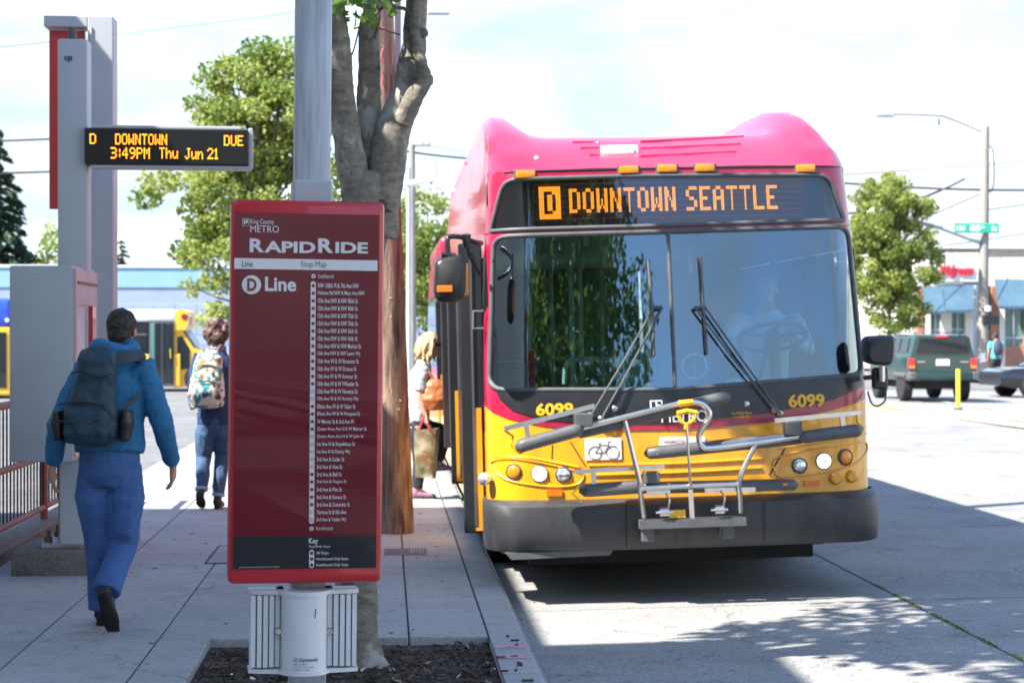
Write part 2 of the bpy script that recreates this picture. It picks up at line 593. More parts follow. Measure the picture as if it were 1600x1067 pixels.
M['sign_red'] = pm('sign_red_frame', (0.50, 0.012, 0.022), 0.32, var=0.08, scale=8, coat=0.5, bump=0.05, bscale=120)
M['poster'] = pm('poster_maroon', (0.18, 0.008, 0.019), 0.45, var=0.1, scale=4, spec=0.2)
M['poster_dark'] = pm('poster_charcoal', (0.028, 0.026, 0.028), 0.45, var=0.1, spec=0.2)
M['print_white'] = pm('white_print', (0.78, 0.76, 0.76), 0.4, var=0.02)
M['print_dark'] = pm('dark_print', (0.06, 0.03, 0.03), 0.4, var=0.02)
M['print_maroon'] = pm('maroon_print', (0.2, 0.02, 0.03), 0.4, var=0.02)
M['print_yellow'] = pm('yellow_print', (0.80, 0.42, 0.02), 0.4, var=0.02)
M['box_white'] = pm('white_aluminium', (0.66, 0.655, 0.655), 0.42, var=0.05, scale=7, dirt=(0.42, 0.40, 0.38), dscale=9, dpos=(0.62, 0.85), stretch=(3, 3, 0.6))
def bark_mat():
    m, t, b = nodes('bark_grey')
    tc_ = t.nodes.new('ShaderNodeTexCoord')
    def nz_(scale, st, d=8, ro=0.65):
        mp_ = t.nodes.new('ShaderNodeMapping'); mp_.inputs['Scale'].default_value = st
        n = t.nodes.new('ShaderNodeTexNoise'); n.inputs['Scale'].default_value = scale; n.inputs['Detail'].default_value = d; n.inputs['Roughness'].default_value = ro
        t.links.new(tc_.outputs['Object'], mp_.inputs['Vector']); t.links.new(mp_.outputs['Vector'], n.inputs['Vector']); return n.outputs['Fac']
    def rp_(src, p0, c0, p1, c1):
        r = t.nodes.new('ShaderNodeValToRGB'); e = r.color_ramp.elements
        e[0].position = p0; e[0].color = (*c0, 1); e[1].position = p1; e[1].color = (*c1, 1); t.links.new(src, r.inputs['Fac']); return r.outputs['Color']
    def mix_(f, a, c):
        x = t.nodes.new('ShaderNodeMixRGB'); t.links.new(f, x.inputs['Fac'])
        if isinstance(a, tuple): x.inputs['Color1'].default_value = (*a, 1)
        else: t.links.new(a, x.inputs['Color1'])
        x.inputs['Color2'].default_value = (*c, 1); return x.outputs['Color']
    base = rp_(nz_(16, (1, 1, 2.2)), 0.3, (0.11, 0.092, 0.072), 0.7, (0.28, 0.245, 0.2))
    W_, K_ = (1, 1, 1), (0, 0, 0)
    c = mix_(rp_(nz_(4.5, (1, 1, 0.7)), 0.52, K_, 0.58, W_), base, (0.33, 0.315, 0.27))
    c = mix_(rp_(nz_(7, (1, 1, 1.6)), 0.60, K_, 0.68, W_), c, (0.05, 0.042, 0.034))
    c = mix_(rp_(nz_(9, (1.2, 1.2, 0.8)), 0.62, K_, 0.70, W_), c, (0.22, 0.22, 0.07))
    t.links.new(c, b.inputs['Base Color']); b.inputs['Roughness'].default_value = 0.92; b.inputs['Specular IOR Level'].default_value = 0.2
    bp_ = t.nodes.new('ShaderNodeBump'); bp_.inputs['Strength'].default_value = 0.9; bp_.inputs['Distance'].default_value = 0.012
    t.links.new(nz_(30, (1.3, 1.3, 0.6), 6), bp_.inputs['Height']); t.links.new(bp_.outputs['Normal'], b.inputs['Normal'])
    return m
M['bark'] = bark_mat()
M['bark_dark'] = pm('bark_brown', (0.10, 0.075, 0.055), 0.9, var=0.35, scale=9, bump=0.5, bscale=30)
M['pole_wood'] = pm('pole_timber', (0.24, 0.165, 0.12), 0.85, var=0.5, scale=9, bump=0.9, bscale=26, stretch=(3.2, 3.2, 0.4), dirt=(0.07, 0.045, 0.032), dscale=4, dpos=(0.53, 0.62), world=True)
M['pole_grey'] = pm('pole_grey_timber', (0.27, 0.24, 0.21), 0.85, var=0.25, scale=6, stretch=(5, 5, 0.3))
M['leaf_a'] = leafmat('leaf_mid_green', (0.045, 0.10, 0.014), (0.17, 0.25, 0.04))
M['leaf_b'] = leafmat('leaf_light_green', (0.10, 0.165, 0.028), (0.40, 0.43, 0.12), 0.5)
M['leaf_c'] = leafmat('needle_dark_green', (0.012, 0.03, 0.016), (0.035, 0.065, 0.03), 0.15)
M['leaf_n'] = leafmat('maple_leaf_green', (0.07, 0.16, 0.02), (0.15, 0.27, 0.05))
M['grass'] = leafmat('joint_grass', (0.06, 0.12, 0.02), (0.16, 0.22, 0.05), 0.3)
M['windshield'] = glass('windshield_glass', (0.52, 0.72, 0.70), 2.3, 0.10, 0.0, (0.72, 0.9, 1.0))  # gloss colour tinted blue to deepen the mirrored sky
M['pane'] = glass('side_glass', (0.62, 0.74, 0.72), 1.5, 0.04)
M['sign_glass'] = glass('sign_glass', (0.75, 0.78, 0.82), 1.4, 0.03)
M['dark_glass'] = pm('dark_window_glass', (0.012, 0.016, 0.018), 0.04, var=0.1, spec=0.7)
M['teal_glass'] = pm('teal_window_glass', (0.10, 0.22, 0.20), 0.05, var=0.25, scale=0.6, spec=0.8)
M['led'] = emit('amber_led', (1.0, 0.32, 0.014), 1.15)
M['led_dim'] = emit('dim_red_led', (0.5, 0.06, 0.02), 0.2)
M['panel_black'] = pm('display_black', (0.010, 0.0095, 0.009), 0.35, var=0.2)
M['amber'] = pm('amber_lens', (0.85, 0.24, 0.01), 0.2, var=0.15, scale=60, coat=0.4)
M['orange_refl'] = pm('orange_reflector', (0.75, 0.16, 0.01), 0.25, var=0.1, scale=80)
M['lens'] = pm('clear_lamp_lens', (0.82, 0.84, 0.85), 0.12, metal=0.75, var=0.15, scale=50)
M['lens_lit'] = emit('lit_headlight', (1.0, 0.97, 0.9), 1.6)
M['white'] = pm('white_paint', (0.78, 0.78, 0.77), 0.5, var=0.05)
M['line_white'] = pm('road_line_white', (0.62, 0.61, 0.58), 0.8, var=0.2, scale=20, world=True)
M['line_yellow'] = pm('road_line_yellow', (0.62, 0.40, 0.10), 0.8, var=0.25, scale=15, world=True)
M['kerb_yellow'] = pm('worn_yellow_kerb', (0.52, 0.40, 0.20), 0.85, var=0.2, scale=6, dirt=(0.42, 0.40, 0.37), dscale=2.5, dpos=(0.42, 0.52), world=True)
M['rib_shade_red'] = pm('roof_rib_shade_red', (0.25, 0.006, 0.035), 0.4, var=0.05)  # darker red paints in the shade of the roof grooves
M['post_yellow'] = pm('post_yellow', (0.85, 0.62, 0.03), 0.5, var=0.05)
M['wire'] = pm('cable_black', (0.05, 0.055, 0.065), 0.6, var=0.1)
# ================================================================== the ground
g = MB()
g.quad((-400, -200, -0.19), (400, -200, -0.19), (400, 900, -0.19), (-400, 900, -0.19))
tag(g.build('ground', M['asphalt'], smooth=0), kind='structure')

def sheet(name, x0, x1, y0, y1, mat, zf, nx=1, parent=None, thick=0.06):
    b = MB()
    xs = [x0 + (x1 - x0) * i / nx for i in range(nx + 1)]
    for a, c in zip(xs, xs[1:]):
        b.quad((a, y0, zf(a)), (c, y0, zf(c)), (c, y1, zf(c)), (a, y1, zf(a)))
    bmesh.ops.remove_doubles(b.bm, verts=b.bm.verts[:], dist=1e-5)
    return b.build(name, mat, parent, smooth=60)
# road: a base sheet and the slabs that lie on it with open joints
road = sheet('road', 0.76, 21.3, -60, 420, M['road'], lambda x: road_z(x) - 0.012, 24)
tag(road, kind='structure')
jx = [0.765, 3.34, 7.3, 11.15]
jy = [-1.0 + 4.4 * k for k in range(0, 14)]
for i, (a, c) in enumerate(zip(jx, jx[1:])):
    me = None
    for y0 in jy:
        if me is None:
            b = MB()
            w, n = 0.009, 8
            for k in range(n):
                p = a + w + (c - a - 2 * w) * k / n; q = a + w + (c - a - 2 * w) * (k + 1) / n
                b.quad((p, w, road_z(p)), (q, w, road_z(q)), (q, 4.4 - w, road_z(q)), (p, 4.4 - w, road_z(p)))
            for (p, y_0, q, y_1) in ((a + w, w, c - w, w), (a + w, 4.4 - w, c - w, 4.4 - w), (a + w, w, a + w, 4.4 - w), (c - w, w, c - w, 4.4 - w)):
                b.quad((p, y_0, road_z(p)), (q, y_1, road_z(q)), (q, y_1, road_z(q) - 0.02), (p, y_0, road_z(p) - 0.02))
            bmesh.ops.remove_doubles(b.bm, verts=b.bm.verts[:], dist=1e-5)
            o = b.build('road_slab', M['road'], road, smooth=40)
            me = o.data
        else:
            o = link('road_slab', me, None, road)
        o.location = (0, y0, 0)
# moss and grass in the long joint
def leaf_quads(name, items, mat, parent=None, world=False):
    """items: (centre, axis, side, length, width, tint): one folded leaf each"""
    vs_, fs, tint = [], [], []
    for (c, a, s, l, w, t) in items:
        i = len(vs_)
        up = a.cross(s) * (w * 0.18)
        vs_ += [c - a * l * 0.5, c + s * w * 0.5 + up, c + a * l * 0.5, c - s * w * 0.5 + up]
        fs += [(i, i + 1, i + 2), (i, i + 2, i + 3)]
        tint += [t, t]
    me = bpy.data.meshes.new(name)
    me.from_pydata([tuple(v) for v in vs_], [], fs)
    at = me.attributes.new('tint', 'FLOAT', 'FACE')
    at.data.foreach_set('value', tint)
    return link(name, me, mat, parent, world)
def rvec(r):
    while True:
        v = Vector((r.uniform(-1, 1), r.uniform(-1, 1), r.uniform(-1, 1)))
        if 0.05 < v.length < 1: return v.normalized()
it = []
for k in range(2600):
    y = rnd.uniform(7.0, 13.0)
    if noise.noise(Vector((0, y * 2.1, 3))) < -0.22: continue
    a = Vector((rnd.gauss(0, 0.5), rnd.gauss(0, 0.5), 1)).normalized()
    s, _ = frame_of(a)
    l = rnd.uniform(0.007, 0.02)
    it.append((Vector((3.34 + rnd.gauss(0, 0.009), y, road_z(3.34) + l * 0.35)), a, s, l, 0.006, rnd.random()))
tag(leaf_quads('joint_grass', it, M['grass']), 'thin line of grass growing in the road joint beside the bus', 'grass', kind='stuff')

# pavement: slabs with joints, a kerb of stones, the soil pit
walk = sheet('sidewalk', -2.9, 0.56, -12, 90, M['walk'], lambda x: -0.13)
tag(walk, kind='structure')
cols = [-2.9, -1.88, -1.22, -0.55, 0.12, 0.55]
PIT = (-0.94, 0.55, 7.25, 10.35)
rows = [10.35 + 1.55 * k for k in range(-6, 12)]
meshes = {}
for y0 in rows:
    inpit = y0 < 10.3 and y0 > 7.2
    cc = [-2.9, -1.88, -1.22, PIT[0]] if inpit else cols
    for a, c in zip(cc, cc[1:]):
        k = (round(a, 3), round(c, 3))
        if k not in meshes:
            b = MB()
            b.box((a + 0.004, 0.004, -0.06), (c - 0.004, 1.546, 0.0), bev=0.006)
            o = b.build('paving_slab', M['walk'], walk, smooth=40)
            meshes[k] = o.data
        else:
            o = link('paving_slab', meshes[k], None, walk)
        o.location = (0, y0, rnd.uniform(-0.0012, 0.0012))
far = sheet('paving_slab', -2.9, 0.55, rows[-1] + 1.55, 90, M['walk'], lambda x: 0.0, parent=walk)
kerb = sheet('kerb', 0.55, 0.765, -12, 90, M['kerb'], lambda x: -0.03)
tag(kerb, kind='structure')
me = None
for k in range(26):
    y0 = -3 + 3.05 * k
    if me is None:
        b = MB()
        b.prism([(0.556, -0.2), (0.762, -0.2), (0.752, -0.03), (0.735, -0.008), (0.712, 0.0), (0.556, 0.0)], 0.006, 3.044, 'XZ')
        o = b.build('kerb_stone', M['kerb'], kerb, smooth=30); me = o.data
    else:
        o = link('kerb_stone', me, None, kerb)
    o.location = (0, y0, 0)
M['pink'] = pm('pink_marking_paint', (0.50, 0.27, 0.33), 0.8, var=0.25, scale=18, world=True)
b = MB(); b.box((0.565, 9.62, 0.0015), (0.72, 9.75, 0.0045)); b.box((0.565, 9.95, 0.0015), (0.72, 10.02, 0.0045))
b.build('paint_mark', M['pink'], kerb, smooth=0)
# metal lid and grating set in the pavement
lid = thing('access_hatch', 'square concrete access hatch set flush in the pavement behind the map sign', 'access hatch', (-1.0, 13.75, 0))
b = MB(); b.box((-0.28, 0, -0.01), (0.42, 1.1, 0.004), bev=0.003); b.build('lid', M['kerb'], lid)
b = MB()
for (p, q) in (((-0.29, -0.012, 0.001), (0.43, 0.0, 0.007)), ((-0.29, 1.1, 0.001), (0.43, 1.112, 0.007)), ((-0.292, -0.012, 0.001), (-0.28, 1.112, 0.006)), ((0.42, -0.012, 0.001), (0.432, 1.112, 0.006))):
    b.box(p, q)
b.build('rim', M['dark'], lid)
gr = thing('pavement_plate', 'rusty metal plate with a slotted end in the pavement by the timber pole', 'metal plate', tuple(on_z(625, 862, 0)))
M['rust'] = pm('rusty_plate', (0.13, 0.10, 0.10), 0.7, metal=0.3, var=0.3, scale=20)
b = MB(); b.box((-0.12, -0.22, -0.01), (0.2, 0.2, 0.004), bev=0.002); b.build('plate', M['rust'], gr)
for k in range(5):
    b = MB(); b.box((0.08 + k * 0.022, -0.15, 0.0), (0.09 + k * 0.022, 0.15, 0.009), bev=0.002)
    b.build('slat', M['kerb'], gr)
# soil in the pit
b = MB()
nx, ny = 44, 84
grid = {}
for i in range(nx + 1):
    for j in range(ny + 1):
        x = PIT[0] + (PIT[1] - PIT[0]) * i / nx; y = PIT[2] + (PIT[3] - PIT[2]) * j / ny
        e = min(i, nx - i, 6) / 6 * min(j, ny - j, 6) / 6
        d = (Vector((x + 0.08, y - 9.4))).length
        z = -0.045 + e * (0.03 * noise.noise(Vector((x * 3, y * 3, 0))) + 0.018 * noise.noise(Vector((x * 13, y * 13, 4)))) + 0.07 * math.exp(-d * d / 0.12)
        grid[i, j] = b.bm.verts.new((x, y, z))
for i in range(nx):
    for j in range(ny):
        b.bm.faces.new((grid[i, j], grid[i + 1, j], grid[i + 1, j + 1], grid[i, j + 1]))
pit = b.build('soil', M['soil'], smooth=60)
tag(pit, kind='structure')
def soil_z(x, y):
    i = round((x - PIT[0]) / (PIT[1] - PIT[0]) * nx); j = round((y - PIT[2]) / (PIT[3] - PIT[2]) * ny)
    d = (Vector((x + 0.08, y - 9.4))).length
    return -0.045 + 0.03 * noise.noise(Vector((x * 3, y * 3, 0))) + 0.07 * math.exp(-d * d / 0.12)
for nm, n, mat, s0, s1, lab, cat in (('bark_mulch', 2600, 'chip', 0.012, 0.05, 'brown bark chips covering the soil of the tree pit', 'mulch'),
                                   ('litter', 46, 'litter', 0.012, 0.035, 'pale scraps scattered on the soil of the tree pit', 'litter')):
    b = MB()
    for k in range(n):
        x, y = rnd.uniform(PIT[0] + 0.02, PIT[1] - 0.01), rnd.uniform(8.2, PIT[3] - 0.02)
        if k % 90 == 0: x = rnd.uniform(0.5, 0.72)
        z = soil_z(x, y) + 0.008 if x < 0.55 else 0.004
        l, w = rnd.uniform(s0, s1), rnd.uniform(0.006, 0.016)
        q = Quaternion((0, 0, 1), rnd.uniform(0, 6.3)) @ Quaternion((1, 0, 0), rnd.gauss(0, 0.35)) @ Quaternion((0, 1, 0), rnd.gauss(0, 0.3))
        if x > 0.55: q = Quaternion((0, 0, 1), rnd.uniform(0, 6.3))
        c = Vector((x, y, z))
        P = [c + q @ Vector((sx * l / 2, sy * w / 2, sz * 0.003)) for sx, sy, sz in ((-1, -1, -1), (1, -0.6, -1), (1, 0.6, 1), (-1, 1, 1))]
        T = [c + q @ Vector((sx * l / 2, sy * w / 2, sz * 0.003 + 0.005)) for sx, sy, sz in ((-1, -1, -1), (1, -0.6, -1), (1, 0.6, 1), (-1, 1, 1))]
        b._add(P + T, [(4, 5, 6, 7), (0, 1, 5, 4), (1, 2, 6, 5), (2, 3, 7, 6), (3, 0, 4, 7)])
    tag(b.build(nm, M[mat], smooth=0), lab, cat, kind='stuff')
# fallen leaves and scraps on the pavement and road
b = MB()
for k in range(120):
    x = rnd.uniform(-2.7, 0.5); y = rnd.uniform(8.5, 22)
    if rnd.random() < 0.25: x = rnd.uniform(0.78, 1.0)
    if PIT[0] < x < PIT[1] and y < PIT[3]: continue
    z = 0.003 if x < 0.6 else road_z(x) + 0.004
    l = rnd.uniform(0.008, 0.03); a = rnd.uniform(0, 6.3)
    c, s = math.cos(a) * l, math.sin(a) * l
    b._add([(x - c, y - s, z), (x - s * 0.4, y + c * 0.4, z + 0.004), (x + c, y + s, z), (x + s * 0.4, y - c * 0.4, z + 0.004)], [(0, 1, 2, 3)])
tag(b.build('dry_leaf_scraps', M['chip'], smooth=0), 'small dry leaf scraps scattered over pavement and gutter', 'leaf litter', kind='stuff')

# side lot to the left and the far pavement to the right
tag(sheet('parking_lot', -120, -2.9, -12, 200, M['asphalt'], lambda x: -0.03), kind='structure')
tag(sheet('far_sidewalk', 21.3, 27.0, -20, 79, M['walk'], lambda x: -0.03), kind='structure')
tag(sheet('side_street', -60, 60, 58.5, 71, M['asphalt'], lambda x: road_z(min(max(x, 0.76), 21.3)) + 0.004 if 0.7 < x < 21.4 else -0.022, 90), kind='structure')
# painted lines
def strip(name, x, w, y0, y1, mat, parent):
    return sheet(name, x - w / 2, x + w / 2, y0, y1, mat, lambda q: road_z(q) + 0.005, parent=parent)
lines = bpy.data.objects.new('road_markings', None); COL.objects.link(lines); tag(lines, kind='structure')
for k in range(12):
    strip('lane_dash', 7.62, 0.11, 22.2 + k * 7.2, 25.0 + k * 7.2, M['line_white'], lines)
strip('lane_line', 13.8, 0.13, 22, 57, M['line_white'], lines)
strip('centre_line', 11.0, 0.12, 41.0, 57.5, M['line_yellow'], lines)
strip('centre_line', 11.28, 0.12, 41.0, 57.5, M['line_yellow'], lines)
strip('lane_line', 12.6, 0.3, 33, 37.5, M['line_white'], lines)
# the low median with a yellow kerb
isl = tag(thing('traffic_island', None, None, (11.6, 0, 0)), kind='structure')
b = MB()
ol = [(-0.45, 10), (0.55, 10), (0.55, 37.2), (0.4, 38.3), (0.05, 38.9), (-0.3, 38.3), (-0.45, 37.2)]
b.prism(ol, road_z(11.6) - 0.03, road_z(11.6) + 0.13, 'XY')
b.build('island_top', M['kerb'], isl, smooth=0)
b = MB()
b.tube([Vector((u, v, road_z(11.6) + 0.075)) for u, v in ol], 1, n=4, closed=True, sq=(0.14, 0.12))
b.build('island_kerb', M['kerb_yellow'], isl, smooth=30)

# ================================================================== trees
def tree_leaves(name, clumps, n, size, mat, parent, seed, droop=0.2):
    r = random.Random(seed)
    tot = sum(c[1] ** 2 for c in clumps)
    items = []
    for (c, rad, t0) in clumps:
        for _ in range(int(n * rad * rad / tot) + 1):
            v = rvec(r)
            p = c + Vector((v.x, v.y, v.z * 0.8)) * rad * (r.random() ** 0.42)
            a = (rvec(r) + Vector((0, 0, -droop)) + v * 0.4).normalized()
            s = a.cross(rvec(r))
            if s.length < 0.05: continue
            s.normalize()
            sz = size * r.uniform(0.6, 1.25)
            items.append((p, a, s, sz, sz * 0.72, min(1, max(0, t0 + r.gauss(0, 0.22)))))
    return leaf_quads(name, items, mat, parent)
def tree(name, label, loc, top, crown, n, size, mat, seed, trunk_r=0.11, group=None, clear=1.8, nclump=60, crad=0.34, bark='bark_dark', shape='oval'):
    """crown = (radius x, radius y); crown runs from clear to top"""
    r = random.Random(seed)
    t = thing(name, label, 'tree', loc, (0, 0, 0), group)
    cz, rz = (top + clear) / 2, (top - clear) / 2
    clumps = []
    while len(clumps) < nclump:
        v = rvec(r) * (r.random() ** 0.38)
        z = v.z
        taper = 1.0 if shape == 'oval' else (1.05 - 0.55 * max(0, z))
        p = Vector((v.x * crown[0] * taper, v.y * crown[1] * taper, cz + z * rz))
        rad = crown[0] * crad * r.uniform(0.6, 1.15)
        clumps.append((p, rad, 0.38 + r.gauss(0, 0.16)))
    tr = MB()
    lean = Vector((r.uniform(-0.15, 0.15), r.uniform(-0.15, 0.15), 0))
    pts = [Vector((0, 0, -0.1)), Vector((0, 0, clear * 0.5)) + lean * 0.4, Vector((0, 0, clear)) + lean, Vector((0, 0, cz)) + lean * 0.6, Vector((0, 0, top - rz * 0.3))]
    tr.tube(smooth_path(pts, 5), [trunk_r * (1.25 - 1.1 * k / 20) for k in range(21)], n=9)
    tr.build('trunk', M[bark], t)
    lb = MB()
    for (c, rad, _) in clumps[::2]:
        k = min(0.95, max(0.05, (c.z - clear * 0.8) / (top - clear) * 0.7))
        p0 = Vector((0, 0, clear + (top - rz * 0.3 - clear) * k)) + lean * 0.7
        mid = p0.lerp(c, 0.5) + Vector((0, 0, -0.08 * crown[0]))
        lb.tube(smooth_path([p0, mid, c], 3), [trunk_r * 0.3, trunk_r * 0.26, trunk_r * 0.22, trunk_r * 0.17, trunk_r * 0.13, trunk_r * 0.1, trunk_r * 0.06], n=5)
    lb.build('limbs', M[bark], t)
    tree_leaves('crown', clumps, n, size, mat, t, seed + 1)
    return t
def conifer(name, label, loc, h, rad, n, seed, group=None):
    r = random.Random(seed)
    t = thing(name, label, 'tree', loc, (0, 0, 0), group)
    b = MB(); b.tube([(0, 0, -0.1), (0, 0, h * 0.5), (0, 0, h * 0.98)], [h * 0.022, h * 0.015, h * 0.003], n=8); b.build('trunk', M['bark_dark'], t)
    items = []
    tiers = 26
    for k in range(tiers):
        z = h * (0.1 + 0.88 * k / tiers)
        R_ = rad * (1 - k / tiers) ** 0.8 + 0.08
        nb = max(5, int(11 * (1 - k / tiers)) + 3)
        for j in range(nb):
            a = r.uniform(0, 2 * PI); L_ = R_ * r.uniform(0.65, 1.15)
            dr = Vector((math.cos(a), math.sin(a), 0))
            for _ in range(max(3, int(n / (tiers * nb)))):
                s = r.random() ** 0.6
                p = dr * L_ * s + Vector((r.gauss(0, 0.12) * R_ * 0.6, r.gauss(0, 0.12) * R_ * 0.6, z - 0.30 * L_ * s * s + r.gauss(0, 0.06) * R_))
                ax = (dr + Vector((r.gauss(0, 0.4), r.gauss(0, 0.4), -0.45 + r.gauss(0, 0.3)))).normalized()
                sd = ax.cross(rvec(r))
                if sd.length < 0.05: continue
                l = h * r.uniform(0.018, 0.04)
                items.append((p, ax, sd.normalized(), l, l * 0.35, r.random()))
    leaf_quads('crown', items, M['leaf_c'], t)
    return t
gb = 'trees lining the street behind the stop'
def gp(px, Y):           # ground point under an image column at a depth
    p = at_y(px, 530, Y); return (p.x, p.y, -0.02)
tree('leafy_tree', 'broad sunlit green tree behind the red map sign and its post', gp(410, 38), 7.6, (2.15, 1.9), 27000, 0.125, M['leaf_b'], 11, 0.13, gb, clear=1.55, nclump=170, crad=0.19, shape='cone')
tree('leafy_tree', 'green tree seen between the timber utility pole and the bus door', gp(668, 66), 6.6, (2.5, 2.2), 11000, 0.2, M['leaf_b'], 23, 0.14, gb, clear=1.4, nclump=70, crad=0.3)
tree('leafy_tree', 'pale green oval tree across the street behind the dark green SUV', gp(1392, 72), 7.8, (1.85, 1.85), 24000, 0.15, M['leaf_b'], 31, 0.13, None, clear=1.4, nclump=210, crad=0.22, bark='bark_dark', shape='oval')
tree('leafy_tree', 'treetop peeking over the pink roof of the bus', gp(1147, 96), 11.6, (3.0, 3.0), 9000, 0.26, M['leaf_a'], 37, 0.22, None, clear=2.8, nclump=110, crad=0.24, shape='cone')
tree('leafy_tree', 'yellow green tree far off between the grey posts and the dark conifer', gp(75, 112), 7.6, (2.2, 2.0), 4000, 0.26, M['leaf_b'], 41, 0.15, None, clear=1.5, nclump=50, crad=0.32)
conifer('conifer_tree', 'tall dark conifer at the left edge of the picture', gp(-2, 105), 13.2, 2.7, 20000, 5)
conifer('conifer_tree', 'small dark conifer just right of the tall grey post', gp(190, 125), 8.0, 1.6, 9000, 6)
tree('leafy_tree', 'low dark green tree far along the street behind the blonde passenger', gp(655, 120), 4.6, (3.0, 2.4), 4500, 0.28, M['leaf_a'], 43, 0.15, None, clear=0.6, nclump=50, crad=0.3)
# trees on the near pavement that the windshield mirrors
for i, (x, y, top, cr_, lab) in enumerate(((-0.4, -5.0, 13.5, 3.3, 'street tree behind the camera, nearest, mirrored in the windshield'),
                                           (-0.2, -14.0, 15.5, 4.0, 'street tree second behind the camera, mirrored in the windshield'),
                                           (-1.4, -27.0, 17.0, 4.0, 'street tree third behind the camera, mirrored in the windshield'))):
    tree('leafy_tree', lab, (x, y, 0), top, (cr_, cr_), 9000, 0.26, M['leaf_a'], 50 + i, 0.15, 'trees behind the camera', clear=3.6, nclump=70, crad=0.33)

# the multi-stemmed tree in the pit, traced along its stems
TY = 9.4
tb = at_y(574, 1045, TY)
pt = thing('street_tree', 'grey barked street tree with forked stems behind the map sign', 'tree', (tb.x, TY, 0))
def tl(px, py, dy=0.0):
    p = at_y(px, py, TY + dy); return Vector((p.x - tb.x, dy, p.z))
def stem(pxs, rs, dys=None, n=14, rough=0.014):
    dys = dys or [0] * len(pxs)
    P = smooth_path([tl(x, y, d) for (x, y), d in zip(pxs, dys)], 14)
    rr = []
    for k in range(len(P)):
        f = k / (len(P) - 1) * (len(rs) - 1); i = min(int(f), len(rs) - 2)
        rr.append(rs[i] + (rs[i + 1] - rs[i]) * (f - i))
    return P, rr
b = MB()
for (pxs, rs, dys) in (
    ([(566, 1075), (558, 1000), (556, 900), (556, 700), (561, 450), (571, 330), (580, 270)], [0.165, 0.108, 0.10, 0.10, 0.112, 0.126, 0.10], [0, 0, 0, 0, 0, 0, 0]),
    ([(568, 360), (556, 290), (541, 200), (531, 120), (524, 40), (512, -60), (480, -240)], [0.085, 0.078, 0.068, 0.062, 0.057, 0.05, 0.03], [0, -0.03, -0.06, -0.1, -0.12, -0.1, 0.1]),
    ([(580, 340), (579, 260), (577, 180), (577, 110), (577, 52), (585, -60), (560, -300)], [0.07, 0.062, 0.058, 0.056, 0.052, 0.036, 0.02], [0.03, 0.05, 0.06, 0.07, 0.08, 0.2, 0.5]),
    ([(590, 370), (599, 290), (612, 215), (632, 150), (645, 85), (651, 10), (655, -80), (700, -280)], [0.1, 0.096, 0.088, 0.072, 0.058, 0.054, 0.048, 0.025], [0, 0, 0, 0, 0, 0, -0.05, -0.3]),
    ([(628, 190), (648, 152), (664, 128), (660, 104), (652, 70), (650, 30), (655, -40)], [0.05, 0.046, 0.034, 0.03, 0.028, 0.027, 0.022], [-0.06, -0.1, -0.12, -0.11, -0.1, -0.08, -0.1]),
    ([(572, 1030), (588, 1045), (612, 1058), (640, 1075)], [0.1, 0.07, 0.045, 0.02], [0, -0.05, -0.1, -0.15])):
    P, rr = stem(pxs, rs, dys)
    b.tube(P, rr, n=22)
for (x, y, rr) in ((668, 126, 0.034), (662, 52, 0.024), (553, 213, 0.016), (666, 118, 0.022)):
    b.ball(tl(x, y, -0.09 if x > 600 else -0.05), rr, 10)
for v in b.bm.verts:
    v.co += Vector((noise.noise(v.co * 9), noise.noise(v.co * 9 + Vector((5, 0, 0))), 0)) * 0.009 + Vector((noise.noise(v.co * 31), noise.noise(v.co * 31 + Vector((5, 0, 0))), 0)) * 0.005
b.build('trunk', M['bark'], pt, smooth=70)
b = MB()
for (pxs, rr) in (([(541, 105), (552, 80), (560, 50), (566, 22)], 0.004), ([(580, 30), (600, 10), (625, -10)], 0.008), ([(585, 42), (603, 48), (625, 55)], 0.004),
                  ([(600, 0), (620, 12), (632, 14), (642, 26)], 0.009), ([(585, 60), (590, 40), (590, 15), (570, -30)], 0.008)):
    b.tube(smooth_path([tl(x, y, -0.1) for x, y in pxs], 4), rr, n=6)
b.build('twigs', M['bark_dark'], pt)
cl = []
r_ = random.Random(3)
for k in range(100):
    v = rvec(r_) * (r_.random() ** 0.4)
    cl.append((Vector((0.0 + v.x * 2.1, -0.2 + v.y * 2.1, 6.0 + v.z * 2.1)), r_.uniform(0.3, 0.6), 0.45))
b = MB()
for (c, rad, _) in cl[::3]:
    p0 = min((tl(480, -236, 0.1), tl(560, -296, 0.5), tl(700, -276, -0.3)), key=lambda q: (q - c).length)
    b.tube(smooth_path([p0, p0.lerp(c, 0.55) + Vector((0, 0, 0.2)), c], 3), [0.04, 0.035, 0.03, 0.024, 0.018, 0.012, 0.006], n=6)
b.build('limbs', M['bark_dark'], pt)
tree_leaves('crown', cl, 9000, 0.17, M['leaf_n'], pt, 77)
# single maple leaves that hang into view
ml = bpy.data.meshes.new('leaf')
half = [(0, 0), (0.10, -0.05), (0.30, -0.02), (0.25, 0.10), (0.52, 0.22), (0.38, 0.32), (0.46, 0.52), (0.22, 0.48), (0.14, 0.60), (0.0, 1.0)]
ov = [(x, y, 0.10 * abs(x) - 0.12 * y * y) for x, y in half] + [(-x, y, 0.10 * abs(x) - 0.12 * y * y) for x, y in half[1:-1]]
nh = len(half)
fs = []
mid = len(ov); ov.append((0, 0.4, -0.02))
ringi = list(range(nh)) + list(range(len(half) + len(half) - 3, nh - 1, -1))
for k in range(len(ringi)):
    fs.append((mid, ringi[k], ringi[(k + 1) % len(ringi)]))
ml.from_pydata(ov, [], fs)
at = ml.attributes.new('tint', 'FLOAT', 'FACE'); at.data.foreach_set('value', [0.6] * len(fs))
ml.materials.append(M['leaf_n'])
r_ = random.Random(9)
